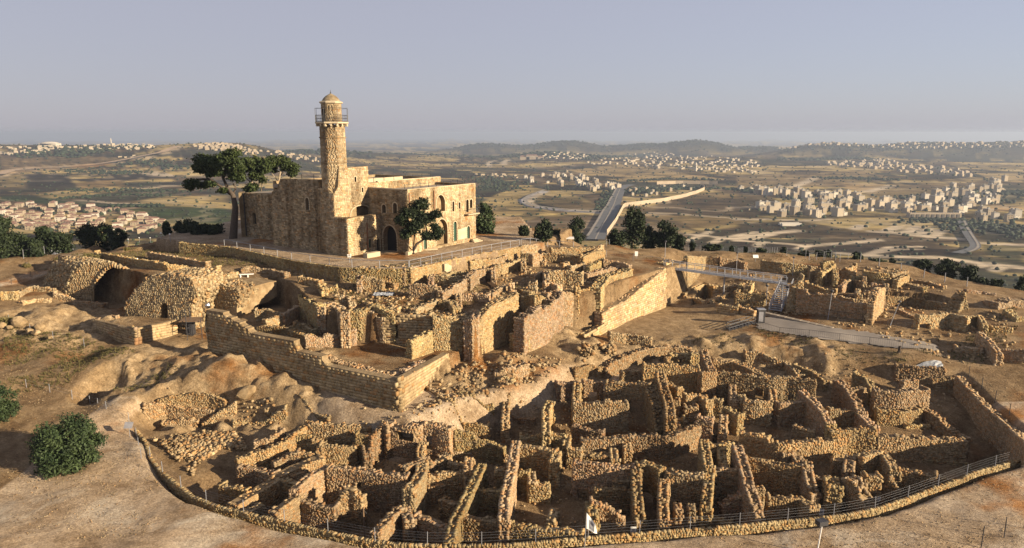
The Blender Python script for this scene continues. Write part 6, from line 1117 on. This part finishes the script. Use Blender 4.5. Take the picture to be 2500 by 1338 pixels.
# signs
def board(label, r, x, y, w, h, post=1.2, tilt=0.0, mat='white_board', on_fence=False):
    u, v = rg(r, x, y); g = P(u, v+post*pxsize(P(u, v))); e = empty('sign', g, label, 'sign'); t = g+[0, 0, post]; MB().tube([g-[0, 0, .3], t], 0.035, 6).build('post', 'metal', e)
    ct, st_ = math.cos(tilt), math.sin(tilt); c = t+[0, -.05, h/2*ct]; vs = [c+[i*w/2, k*h/2*st_-j*0.02, k*h/2*ct] for j in (-1, 1) for k in (-1, 1) for i in (-1, 1)]
    b = MB().add(vs, [(0, 2, 3, 1), (4, 5, 7, 6), (0, 1, 5, 4), (2, 6, 7, 3), (0, 4, 6, 2), (1, 3, 7, 5)]).build('board', mat, e); return e, c, b
def mark(b, c, w, h): # a faint printed pictogram
    MB().box(c+[0, -.03, 0.06*h], w*0.22, 0.004, h*0.13).build('print', 'print_grey', b); MB().box(c+[0, -.03, -0.22*h], w*0.30, 0.004, h*0.05).build('print', 'print_grey', b)
for l, r, x, y in [('square white sign with grey print on the fence right of the flag','C',375,1235),('square white sign on the fence above the floodlight','D',263,1125),('small white sign on a fence post right of the floodlight','D',626,1035)]:
    w = 0.55 if x != 626 else 0.34; e, c, b = board(l, r, x, y, w, w*1.1, 0.9); mark(b, c, w, w)
e, c, b = board('white triangular sign at the right end of the front fence', 'D', 1480, 765, 0.5, 0.5, 1.1)
board('dark tilted information panel on a white post beside the left fence', 'L', 928, 475, 0.95, 0.75, 1.2, 0.7, 'print_grey'); board('pale tilted information board on the far side of the courtyard', 'H', 1405, 235, 1.1, 0.7, 0.8, 0.6); board('pale board on a post by the far ruins of the upper terrace', 'H', 15, 215, 0.6, 0.9, 0.5)
# flag
g = PZ(*rg('C', 68, 1345), -0.02); e = empty('flag', g, 'white flag with a grey arch emblem on a thin pole at the front kerb', 'flag'); t = g+[0.12, 0, 3.3]; MB().tube([g-[0, 0, .8], t], 0.035, 8).build('flagpole', 'metal', e)
nu, nv = 12, 9; vs = []; 
for j in range(nv):
    for i in range(nu): a = i/(nu-1); b = j/(nv-1); vs.append(t+np.array([0.04+0.95*a*(0.75+.2*b), 0.16*math.sin(5*a+2*b)*a, -1.55*b*0.9-0.95*a*(1-0.45*b)-0.02]))
fs = [(j*nu+i, j*nu+i+1, (j+1)*nu+i+1, (j+1)*nu+i) for j in range(nv-1) for i in range(nu-1)]; fl = obj('cloth', mesh('cloth', vs, fs, True), 'white_board', e)
em = [f for f in fs if (lambda i, j: 3 <= i <= 7 and 2 <= j <= 6 and not (4 <= i <= 6 and 4 <= j <= 6))(f[0] % nu, f[0]//nu)]; obj('emblem', mesh('emblem', [p+np.array([0, -.015, 0]) for p in vs], em, True), 'print_grey', e)
g = P(*rg('A', 1482, 1290)); e = empty('wooden_pole', g, 'weathered wooden pole with a stay wire standing inside the front kerb', 'pole'); MB().tube([g-[0, 0, 1], g+[0, 0, 3.4]], [0.09, 0.07], 8).build('pole', 'wood', e); MB().tube([g+[0, 0, 3.2], g+[1.6, .4, .4]], 0.015, 4).build('stay_wire', 'dark_metal', e)
# scaffold, tank, tarpaulin, boards, bench, shelter
g = P(*rg('E', 1790, 1060)); e = empty('scaffold', g, 'small metal scaffold and shed at the inner angle of the terrace wall', 'scaffold')
for i, (dx, dy) in enumerate(((0, 0), (2.0, .3), (0, 1.4), (2.0, 1.7))): MB().tube([g+[dx, dy, -.3], g+[dx, dy, 4.6-1.4*(i % 2)]], 0.05, 6).build('upright', 'dark_metal', e)
for z in (0.9, 1.8, 2.7): MB().tube([g+[0, 0, z], g+[2.0, .3, z]], 0.045, 6).build('ledger', 'dark_metal', e); MB().tube([g+[0, 0, z], g+[0, 1.4, z]], 0.045, 6).build('ledger', 'dark_metal', e)
MB().box(g+[.6, 1.6, 2.75], 1.9, 1.2, 0.06, (1, .1)).build('platform', 'wood', e); MB().box(g+[-.3, 1.9, 1.2], 0.5, 0.5, 1.45).build('door_leaf', 'dark_metal', e)
g = PZ(*rg('E', 1972, 752), 8.0); g2 = g; e = empty('water_tank', g, 'shiny round metal tank behind the stepped terrace wall', 'tank'); MB().tube([g+[-.5, 0, .45], g+[.5, .2, .45]], 0.55, 16).build('body', 'tank_metal', e, True); MB().box(g+[0, .1, -.5], 0.5, 0.3, 0.45).build('stand', 'dark_metal', e)
q = [P(*rg('F', x, y)) for x, y in [(1640,470),(1700,455),(1760,470),(1790,490),(1700,515),(1640,500)]]; c = np.mean(q, 0); n = 14; vs = []; fs = []
for i in range(n):
    for j in range(n): x = c[0]+(i/(n-1)-.5)*3.0; y = c[1]+(j/(n-1)-.5)*1.8; vs.append((x, y, float(TH(x, y))+0.25+0.22*random.random()))
fs = [(i*n+j, (i+1)*n+j, (i+1)*n+j+1, i*n+j+1) for i in range(n-1) for j in range(n-1)]; tag(obj('tarpaulin', mesh('tarpaulin', vs, fs), 'tarp'), 'crumpled pale blue tarpaulin lying among the upper terrace ruins', 'tarpaulin')
q = P(*rg('D', 900, 262)); vs = []; n = 12
for i in range(n):
    for j in range(6): x = q[0]-2.6+i*0.5; y = q[1]-.3+j*.16+0.03*i; vs.append((x, y, float(TH(x, y))+0.18+0.2*random.random()))
tag(obj('tarpaulin', mesh('tarpaulin', vs, [(i*6+j, (i+1)*6+j, (i+1)*6+j+1, i*6+j+1) for i in range(n-1) for j in range(5)]), 'tarp'), 'torn strip of whitish sheeting under the rock ledge', 'tarpaulin')
g = P(*rg('G', 725, 450)); e = empty('tilted_boards', g, 'pair of leaning wooden boards in the dark hollow of the terrace', 'boards'); 
for dx in (0, .45): MB().add([g+[dx-.9, 0, 1.1], g+[dx-.5, -.1, 1.15], g+[dx+.9, -.2, .1], g+[dx+.5, -.1, .05], g+[dx-.9, .06, 1.04], g+[dx-.5, -.04, 1.09], g+[dx+.9, -.14, .04], g+[dx+.5, -.04, -.01]], [(0, 1, 2, 3), (4, 7, 6, 5), (0, 4, 5, 1), (1, 5, 6, 2), (2, 6, 7, 3), (3, 7, 4, 0)]).build('board', 'wood', e)
g = P(*rg('F', 400, 300)); e = empty('bench', g, 'white bench on the roof of the plastered vault', 'bench'); MB().box(g+[0, 0, .5], 1.1, .25, .05, (1, .25)).build('seat', 'white_board', e)
for dx in (-.9, .2): MB().box(g+[dx, .25*dx, .22], .07, .2, .24, (1, .25)).build('leg', 'white_board', e)
u, v = rg('W', 828, 935); g = P(u, v+8); Y = g[1]+2; c = atY(u, v, Y); e = empty('open_shelter', (c[0], c[1], float(TH(c[0], c[1]))), 'small open shelter with a flat pale roof among the trees', 'shelter'); MB().box(c+[0, 0, .1], 1.9, 1.5, 0.09, (1, -.06)).build('roof', 'white_board', e)
for dx in (-1.7, 1.7):
    for dy in (-1.3, 1.3): MB().tube([c+[dx, dy, .05], (c[0]+dx, c[1]+dy, float(TH(c[0]+dx, c[1]+dy))-.2)], 0.07, 6).build('post', 'wood', e)
# stone steps up to the shrine terrace
a, b = PZ(*rg('G', 300, 222), ZP-0.3), PZ(*rg('G', 415, 290), 11.0); e = empty('stair', b, 'narrow sunlit stone stair climbing the retaining wall to the shrine yard', 'stairs'); d = a-b
for k in range(10): c = b+d*(k+.5)/10; MB().box((c[0]-.3, c[1]-.35, c[2]-.5), 0.75, 0.42, 0.6, (0.82, -0.57)).build('step', 'plaster', e)

# walkway right of the steel stair
wk = [(1838,772),(1900,776),(2035,800),(2110,810),(2200,826),(2300,846),(2296,862),(2200,854),(2110,843),(1990,826),(1900,815),(1845,806)]
q = [P(u, v)[:2] for u, v in wk]; vs = []; fs = []; xs = np.arange(min(p[0] for p in q), max(p[0] for p in q), 0.6); ys = np.arange(min(p[1] for p in q), max(p[1] for p in q), 0.6); GXw, GYw = np.meshgrid(xs, ys); ins = inpoly(GXw, GYw, q)
iw = np.arange(GXw.size).reshape(GXw.shape); fw = np.stack([iw[:-1, :-1], iw[:-1, 1:], iw[1:, 1:], iw[1:, :-1]], -1); fw = fw[ins[:-1, :-1] & ins[1:, 1:] & ins[1:, :-1] & ins[:-1, 1:]]
zw = TH(GXw, GYw); 
for _ in range(6): zp = np.pad(zw, 1, 'edge'); zw = np.maximum(zw, (zp[:-2, 1:-1]+zp[2:, 1:-1]+zp[1:-1, :-2]+zp[1:-1, 2:])/4)
plain('walk_concrete', (0.19, 0.165, 0.14), 0.9, 0, 0.22, 0.35)
tag(obj('walkway', mesh('walkway', np.stack([GXw, GYw, zw+0.10], -1).reshape(-1, 3), fw.reshape(-1, 4)), 'walk_concrete'), 'broad grey paved walkway right of the steel stair', kind='structure')
# ------------------------------------------------------------------ the valley: roads, barrier, towns
def strip(name, label, pts, w, mat, lift=0.5, parent=None, kind='structure'):
    q = np.array([p for p in pts if p is not None]); S = np.concatenate([[0], np.cumsum(np.linalg.norm(np.diff(q[:, :2], axis=0), axis=1))]); n = max(3, int(S[-1]/12)); s = np.linspace(0, S[-1], n)
    ker = np.ones(5)/5; x = np.interp(s, S, q[:, 0]); y = np.interp(s, S, q[:, 1])
    if n > 9: x[2:-2] = np.convolve(x, ker, 'valid'); y[2:-2] = np.convolve(y, ker, 'valid')
    dx = np.gradient(x); dy = np.gradient(y); l = np.hypot(dx, dy)+1e-9; nx_, ny_ = -dy/l, dx/l; V = []
    for k in (-.5, 0, .5): X, Y = x+nx_*w*k, y+ny_*w*k; V.append(np.column_stack([X, Y, VAL(X, Y)+lift+0.002*np.hypot(X, Y)]))
    V = np.stack(V, 1); V[:, :, 2] = V[:, :, 2].max(1)[:, None]; idx = np.arange(n*3).reshape(n, 3); f = np.concatenate([np.stack([idx[:-1, k], idx[:-1, k+1], idx[1:, k+1], idx[1:, k]], -1) for k in (0, 1)])
    o = obj(name, mesh(name, V.reshape(-1, 3), f[:, ::-1].copy()), mat, parent)
    if parent is None: tag(o, label, kind=kind)
    return o, np.column_stack([x, y, V[:, 1, 2]])
plain('asphalt', (0.075, 0.078, 0.082), 0.9, 0, 0.2, 0.05); plain('pale_road', (0.24, 0.21, 0.17), 0.95, 0, 0.15, 0.05); plain('concrete_wall', (0.36, 0.29, 0.205), 0.9, 0, 0.15, 0.02)
plain('dirt_road', (0.36, 0.255, 0.15), 0.95, 0, 0.2, 0.03)
pw = lambda L, r: [PV(*rg(r, x, y)) for x, y in L]
rd, rc = strip('road', 'wide dark divided road running away down the valley', pw([(1085,960),(1100,925),(1165,810),(1215,720),(1250,650),(1275,580),(1300,520),(1340,493),(1400,480)], 'W'), 26, 'asphalt', 0.6)
strip('road_median', 'pale central strip of the divided valley road', pw([(1085,960),(1098,925),(1162,810),(1212,720),(1247,650),(1272,580),(1297,520)], 'W'), 2.2, 'pale_road', 1.0)
strip('road_verge', 'pale verge along the left side of the valley road', pw([(1015,930),(1100,800),(1150,710),(1200,640),(1235,570),(1262,520),(1300,492)], 'W'), 4, 'pale_road', 0.9)
strip('side_road', 'narrow grey road looping through the dry fields', pw([(640,525),(520,568),(465,598),(485,640),(600,672),(780,692),(1000,706),(1130,712),(1175,705)], 'W'), 8, 'pale_road', 0.6)
strip('side_road', 'grey road bending through the plots below the right town', pw([(1825,735),(1850,800),(1885,860),(1925,915),(1950,945),(1940,975),(1880,995),(1790,1012)], 'X'), 13, 'asphalt', 0.6)
strip('side_road_verge', 'pale verge of the bending road below the right town', pw([(1845,735),(1870,800),(1910,860),(1945,910),(1968,945),(1960,980),(1890,1005)], 'X'), 3, 'pale_road', 0.9)
strip('dirt_road', 'broad ochre dirt road climbing the left hillside', pw([(0,510),(130,462),(480,440),(680,432),(990,405),(1300,345),(1540,300),(1700,240)], 'V'), 30, 'dirt_road', 1.2)
def barrier(label, pts, hgt, seg=8.0):
    q = np.array([p for p in pts if p is not None]); S = np.concatenate([[0], np.cumsum(np.linalg.norm(np.diff(q[:, :2], axis=0), axis=1))]); n = int(S[-1]/seg); s = np.linspace(0, S[-1], n+1)
    x = np.interp(s, S, q[:, 0]); y = np.interp(s, S, q[:, 1]); e = empty('barrier_wall', (x[0], y[0], float(VAL(x[0], y[0]))), label, 'wall'); e['kind'] = 'thing'
    me = mesh('panel', _cube*0.5, _cf.copy()); me.materials.append(MAT['concrete_wall'])
    for i in range(n):
        m = np.array([(x[i]+x[i+1])/2, (y[i]+y[i+1])/2]); z = float(VAL(m[0], m[1])); d = (x[i+1]-x[i], y[i+1]-y[i]); o = obj('panel', me, None, e, loc=(m[0], m[1], z+hgt/2-0.6)); o.scale = (math.hypot(*d)-0.25, 0.6, hgt+1.2+0.15*(i % 2)); o.rotation_euler = (0, 0, math.atan2(d[1], d[0]))
barrier('long pale concrete barrier wall curving right from the valley road', pw([(1185,905),(1260,800),(1305,715),(1325,675),(1345,660),(1480,643),(1700,612),(1880,572),(1990,535),(2035,515),(2030,498),(2000,488)], 'W'), 8)
barrier('distant pale stretch of barrier wall beyond the walled grove', pw([(1620,466),(1800,460),(2040,462),(2150,465)], 'W'), 9, 22)
barrier('low pale wall of the fields below the right town', pw([(95,650),(200,600)], 'X'), 3, 10)
# houses
for i, c in enumerate([(0.32, 0.26, 0.18), (0.37, 0.315, 0.235), (0.26, 0.21, 0.145), (0.46, 0.42, 0.35)]): plain('house_wall_%d' % i, c, 0.9, 0, 0.08, 0.1)
plain('roof_tile', (0.19, 0.105, 0.072), 0.9, 0, 0.3, 0.2); plain('roof_flat', (0.27, 0.25, 0.215), 0.9, 0, 0.2, 0.1); plain('window_dark', (0.05, 0.045, 0.04), 0.5)
def box_me(name, hx, hy, z0, z1, mat): me = MB().box((0, 0, (z0+z1)/2), hx, hy, (z1-z0)/2); me = mesh(name, me.v, me.f); me.materials.append(MAT[mat]); return me
WINME = box_me('window', 0.65, 0.12, -0.75, 0.75, 'window_dark'); KIT = {}
def kit(tile, v):
    if (tile, v) in KIT: return KIT[(tile, v)]
    r = random.Random(v*7+tile); hx, hy, h = r.uniform(4.8, 7.5), r.uniform(4.2, 6), (r.uniform(5.5, 7.5) if tile else r.choice([6.5, 9.5, 12.5]))
    wm = 'house_wall_%d' % (v % 4); b = MB().box((0, 0, h/2-2), hx, hy, h/2+2)
    if v % 3 == 0: b.box((hx*0.8, -hy*0.5, h*0.3-1), hx*0.5, hy*0.8, h*0.35+1)
    body = mesh('house', b.v, b.f); body.materials.append(MAT[wm])
    if tile:
        m = MB(); e = 0.5; z = h; k = r.uniform(1.7, 2.4)
        m.add([(-hx-e, -hy-e, z), (hx+e, -hy-e, z), (hx+e, hy+e, z), (-hx-e, hy+e, z), (-hx*0.55, 0, z+k), (hx*0.55, 0, z+k)], [(0, 1, 5, 4), (1, 2, 5), (2, 3, 4, 5), (3, 0, 4), (3, 2, 1, 0)])
        roof = mesh('roof', m.v, m.f); roof.materials.append(MAT['roof_tile'])
    else:
        m = MB().box((0, 0, h+0.1), hx+0.25, hy+0.25, 0.25).box((hx*0.3, hy*0.2, h+1.4), 1.6, 1.5, 1.3).box((-hx*0.5, -hy*0.3, h+0.9), 0.5, 0.5, 0.7); roof = mesh('roof', m.v, m.f); roof.materials.append(MAT['roof_flat'])
    KIT[(tile, v)] = (body, roof, hx, hy, h); return KIT[(tile, v)]
HN = [0]
def house(p, ang, tile, v, label, group, sc=1.0, windows=True):
    body, roof, hx, hy, h = kit(tile, v); o = obj('house', body); o.location = tuple(map(float, p)); o.rotation_euler = (0, 0, ang); o.scale = (sc, sc, sc); tag(o, label.replace('HOUSE', ('cream', 'pale', 'tan', 'white')[v % 4]+(' winged' if v % 3 == 0 else '')+(' long' if hx > 6.2 else ' small')), 'house', group); HN[0] += 1
    r = bpy.data.objects.new('roof', roof); COL.objects.link(r); r.parent = o
    if windows:
        for sy in (-1,):
            for zz in np.arange(1.9, h-0.8, 3.0):
                for xx in ((-0.5, 0.45) if hx < 6.2 else (-0.62, 0, 0.6)):
                    w = bpy.data.objects.new('window', WINME); COL.objects.link(w); w.parent = o; w.location = (xx*hx, sy*hy, zz)
        for zz in np.arange(1.9, h-0.8, 3.0):
            w = bpy.data.objects.new('window', WINME); COL.objects.link(w); w.parent = o; w.location = (hx, 0.3*hy, zz); w.rotation_euler = (0, 0, math.pi/2)
def spots(r, pl, n, mind, skip=None):
    out = []; P_ = [(x, y) for x, y in pl]; xs = [p[0] for p in P_]; ys = [p[1] for p in P_]; tr = 0
    while len(out) < n and tr < n*40:
        tr += 1; x, y = random.uniform(min(xs), max(xs)), random.uniform(min(ys), max(ys))
        if not inpoly(np.array([x]), np.array([y]), P_)[0] or (skip and skip(x, y)): continue
        p = PV(*rg(r, x, y))
        if p is None or any((p[0]-q[0])**2+(p[1]-q[1])**2 < mind*mind for q in out): continue
        out.append(p)
    return out
TREES = []
def town(r, pl, n, mind, tile, label, group, sc=1.0, skip=None, rot=0.5, far=False, trees=0.6, win=True):
    S_ = spots(r, pl, n, mind, skip)
    if far:
        mb = MB(); 
        for p in S_:
            a = rot+random.choice([0, math.pi/2])+random.uniform(-.3, .3); hx, hy, h = random.uniform(3.6, 6.5)*sc, random.uniform(3, 4.6)*sc, random.choice([4, 5, 6, 8])*sc*0.8; d = (math.cos(a), math.sin(a)); mb.box((p[0], p[1], p[2]+h/2-2), hx, hy, h/2+2, d)
            if tile: 
                c, s = d; t = lambda x, y, z: (p[0]+x*c-y*s, p[1]+x*s+y*c, p[2]+z); mb.add([t(-hx, -hy, h), t(hx, -hy, h), t(hx, hy, h), t(-hx, hy, h), t(-hx*.6, 0, h+2.4*sc), t(hx*.6, 0, h+2.4*sc)], [(0, 1, 5, 4), (1, 2, 5), (2, 3, 4, 5), (3, 0, 4)])
        o = mb.build('distant_houses', 'house_wall_%d' % (0 if tile else random.choice([0, 1]))); tag(o, label, 'village', kind='stuff')
    else:
        S_.sort(key=lambda p: p[0])
        for k_, p in enumerate(S_): house(p, rot+random.choice([0, 0, math.pi/2, math.pi])+random.uniform(-.2, .2), tile, random.randrange(8), label.replace('PART', ('left end', 'left half', 'right half', 'right end')[min(3, k_*4//max(1, len(S_)))]), group, sc*0.8*random.uniform(0.8, 1.15), win)
    for p in S_:
        if random.random() < trees: TREES.append((p[0]+random.uniform(-14, 14), p[1]-random.uniform(4, 16), random.uniform(2.2, 4.2)*max(1, sc)))
street = lambda x, y: abs(x-(1130-(y-840)*0.75)) < 55 and y > 835
town('V', [(0,775),(230,790),(430,775),(740,785),(1030,815),(1290,850),(1420,905),(1560,940),(1560,1020),(1450,1050),(700,1060),(0,1000)], 110, 15.5, True, 'HOUSE tile-roofed house, PART of the town below the hill at left', 'tile-roofed houses of the left town', 1.12, street, 0.35, trees=0.5)
town('X', [(0,470),(160,465),(340,480),(500,510),(600,540),(560,570),(330,540),(0,500)], 16, 22, False, 'HOUSE block of flats in the row climbing the middle slope', 'blocks in the row on the middle slope', 1.6, rot=0.3, win=False)
town('X', [(100,640),(310,600),(480,575),(760,580),(900,600),(880,690),(700,710),(500,705),(320,700)], 30, 19, False, 'HOUSE flat-roofed house in the near part of the right town', 'near houses of the right town', 1.4, rot=0.3)
town('X', [(640,500),(900,520),(1150,590),(1480,570),(1500,680),(1150,670),(900,640),(650,560)], 42, 19, False, 'HOUSE flat-roofed house in the middle of the right town', 'middle houses of the right town', 1.4, rot=0.2, win=False)
town('X', [(1560,480),(1750,450),(1950,440),(2200,400),(2150,520),(2060,640),(2000,700),(1700,690),(1500,650)], 52, 20, False, 'HOUSE flat-roofed house in the far right part of the town', 'right-hand houses of the town', 1.45, rot=0.2, win=False)
town('X', [(1920,680),(2290,690),(2280,750),(1980,740)], 9, 26, False, 'HOUSE low building beside the bending road at right', 'buildings by the bending road', 1.3, rot=0.1)
town('W', [(400,430),(640,385),(900,350),(1040,430),(1250,470),(1300,500),(1180,540),(950,520),(760,480),(500,450)], 50, 17, False, 'HOUSE house in the village left of the valley road', 'houses of the village left of the road', 1.2, rot=0.4, win=False)
town('W', [(1380,520),(1600,480),(1900,490),(1960,520),(1700,560),(1400,590)], 16, 30, False, 'HOUSE building half hidden in the walled grove', 'buildings in the walled grove', 0.8, rot=0.4, win=False, trees=1)
town('W', [(30,375),(240,375),(420,395),(440,420),(40,395)], 16, 26, False, 'clutter of pale roofs at the left end of the road village', None, 1.1, far=True)
town('W', [(600,200),(820,190),(1010,205),(1010,245),(880,255),(640,240)], 34, 34, False, 'far pale houses on the wooded rise below the hills', None, 1.7, far=True)
town('W', [(1000,270),(1300,215),(1600,190),(1900,200),(1900,330),(1700,340),(1400,300),(1050,295)], 110, 26, False, 'large far town of pale houses below the central hills', None, 1.5, far=True)
town('W', [(1900,210),(2200,230),(2500,260),(2500,380),(2150,370),(1900,330)], 90, 28, False, 'far pale town spreading right of the white tower', None, 1.5, far=True)
town('X', [(650,265),(900,250),(1200,240),(1500,280),(1750,315),(1970,360),(1900,375),(1500,350),(1250,330),(1000,300),(680,290)], 120, 26, True, 'cream hillside houses in a long band above the right town', None, 1.55, far=True)
town('X', [(330,100),(700,90),(1050,105),(1050,125),(600,120),(330,125)], 50, 40, False, 'hazy houses along the right-hand ridge', None, 2.2, far=True)
town('X', [(1060,105),(1400,100),(1800,95),(2342,90),(2342,130),(1500,150),(1100,140)], 90, 40, False, 'hazy houses along the far right ridge', None, 2.2, far=True)
town('V', [(0,235),(200,235),(500,215),(900,205),(1250,205),(1500,215),(1500,250),(1200,265),(850,255),(500,290),(0,315)], 100, 24, False, 'pale village strung along the left ridge', None, 1.35, far=True, trees=1.2)
town('V', [(1840,215),(2050,198),(2250,215),(2440,270),(2460,305),(2300,300),(2120,270),(1900,250)], 120, 17, True, 'dense cluster of white gabled houses on the round hill at left', None, 1.1, far=True, trees=0.3)
town('M', [(640,465),(780,475),(960,500),(1050,520),(1050,545),(930,535),(700,490)], 30, 22, True, 'scattered white houses on the slope behind the pines', None, 1.1, far=True)
town('V', [(1130,320),(1320,310),(1310,335),(1140,335)], 6, 30, False, 'few white sheds on the left slope', None, 1.2, far=True)
# special buildings
p = PV(*rg('V', 480, 222)); e = empty('domed_hall', p, 'big white hall with a shallow domed roof on the left ridge', 'hall'); MB().box(p+[0, 0, 5], 34, 22, 7, (1, .1)).build('wall', 'house_wall_3', e); MB().lathe((p[0], p[1], p[2]+11), [(36, 0), (30, 4), (18, 7), (3, 8.5)], 20).build('roof', 'house_wall_3', e)
def tower(label, r, x, y, h, w): p = PV(*rg(r, x, y)); e = empty('slim_tower', p, label, 'tower'); MB().tube([p-[0, 0, 3], p+[0, 0, h*.7]], w, 8).build('shaft', 'house_wall_3', e); MB().lathe((p[0], p[1], p[2]+h*.68), [(w*1.5, 0), (w*1.5, h*.04), (w*.8, h*.05), (w*.8, h*.2), (0.1, h*.32)], 8).build('cap', 'house_wall_3', e)
tower('slim white minaret on the left ridge village', 'V', 1062, 205, 30, 2.4); tower('white tower standing in the far central town', 'W', 1958, 350, 34, 5)
p = PV(*rg('W', 530, 245)); e = empty('hilltop_complex', p, 'orange-roofed building complex on the knoll below the central hills', 'building')
for k, (dx, w, h) in enumerate(((-40, 26, 14), (0, 32, 20), (44, 22, 12))): MB().box(p+[dx, 0, h/2-3], w, 30, h/2+3).build('wall', 'house_wall_0', e); MB().box(p+[dx, 0, h+3], w*.9, 22, 3).build('roof', 'roof_tile', e)
p = PV(*rg('X', 440, 775)); e = empty('greenhouse', p, 'pale double-tunnel greenhouse in the fields right of the conifer', 'greenhouse')
for k in (0, 1):
    mb = MB(); n = 9; vs = []
    for x in (-16, 16):
        for i in range(n): a = math.pi*i/(n-1); vs.append(p+[x, 10*k+5*math.cos(a), 4.5*math.sin(a)+.3])
    mb.add(vs, [(i, i+1, n+i+1, n+i) for i in range(n-1)]+[tuple(range(n)), tuple(range(2*n-1, n-1, -1))]); mb.build('tunnel', 'house_wall_3', e)
p = PV(*rg('X', 1620, 708)); e = empty('arcade_building', p, 'long low building with a row of arches at the edge of the right town', 'building'); MB().box(p+[0, 6, 4], 46, 6, 4).build('wall', 'house_wall_0', e)
for k in range(10): MB().box(p+[-41+9*k, -.4, 3.2], 2.6, .5, 3.0).build('arch_opening', 'window_dark', e)
# scattered scrub and trees over the valley (a mass nobody could count)
ico = bmesh.new(); bmesh.ops.create_icosphere(ico, subdivisions=1, radius=1.0); IV = np.array([v.co[:] for v in ico.verts]); IF = np.array([[v.index for v in f.verts] for f in ico.faces]); ico.free()
def blobs(name, label, pts, mat, sq=0.75):
    n = len(pts); pts = np.asarray(pts); z = VAL(pts[:, 0], pts[:, 1]); R = pts[:, 2]; jit = RNG.uniform(0.65, 1.25, (n, len(IV), 1)); V = IV[None]*jit*R[:, None, None]*np.array([1, 1, sq])+np.stack([pts[:, 0], pts[:, 1], z+R*0.45], 1)[:, None]
    me = mesh(name, V.reshape(-1, 3), (IF[None]+len(IV)*np.arange(n)[:, None, None]).reshape(-1, 3)); setcol(me, np.repeat(RNG.uniform(0.6, 1.4, n), len(IV))[:, None]*np.ones((1, 3))); tag(obj(name, me, mat), label, 'vegetation', kind='stuff')
blobs('town_trees', 'dark garden trees between the valley houses', TREES, 'leaf_dark', 1.0)
SCR = []
def belt(r, pts, n, wid, s0, s1):
    q = [PV(*rg(r, *p)) for p in pts]; q = np.array([p for p in q if p is not None])
    for _ in range(n): i = random.randrange(len(q)-1); f = random.random(); p = q[i]*(1-f)+q[i+1]*f; k = np.hypot(p[0], p[1])/1500; SCR.append((p[0]+random.gauss(0, wid), p[1]+random.gauss(0, wid), random.uniform(s0, s1)))
for r, pts, n, wid, s0, s1 in [('W',[(60,400),(250,450),(300,520)],160,40,3,6),('W',[(1100,700),(1180,600),(1240,510),(1300,480)],150,8,2.5,5),('W',[(1380,540),(1600,510),(1950,500)],260,28,3,6.5),('W',[(1000,250),(1250,225),(1500,200)],200,60,6,12),('W',[(1350,440),(1700,420),(2200,430)],110,10,3,6),('W',[(2080,500),(2400,520),(2500,540)],90,14,3,6),('X',[(480,240),(800,225),(1090,235)],260,50,6,11),('X',[(700,390),(1000,390),(1250,400)],160,22,3,6),
   ('X',[(2060,500),(2342,520)],200,40,3,6),('X',[(1900,760),(2342,840)],260,45,2.5,5),('X',[(1500,730),(1780,740)],110,10,2.5,5),('V',[(340,290),(700,300),(1000,260)],200,60,4,9),('V',[(700,640),(1200,640),(1700,660)],180,25,2,4),('V',[(560,725),(1100,690),(1600,700)],120,10,2,4),('V',[(1050,800),(1300,800),(1560,800)],120,9,2.5,5),('V',[(600,450),(1000,480),(1300,480)],180,30,2.5,5),('V',[(1250,370),(1560,400),(1800,450)],140,30,3,6),('X',[(600,560),(900,600),(1500,610)],220,45,2.5,5),('X',[(1560,560),(2000,560)],220,50,2.5,5)]: belt(r, pts, n, wid, s0, s1)
for _ in range(5200):
    a = random.uniform(-.72, .72); r_ = math.exp(random.uniform(math.log(550), math.log(4800))); SCR.append((r_*math.sin(a), r_*math.cos(a), random.uniform(0.8, 2.6)*(1+r_/3500)))
blobs('scrub', 'dark scrub and tree belts scattered over the valley', SCR, 'leaf_dark')
WD = []
for (cx, cy, cz, wa, wd) in HLS:
    if cy > 3900:
        for _ in range(160): WD.append((cx+random.gauss(0, wa*.6), cy+random.gauss(-wd*.4, wd*.4), random.uniform(6, 13)))
blobs('woodland', 'hazy dark woodland patches on the far hills', WD, 'leaf_dark', 0.45)
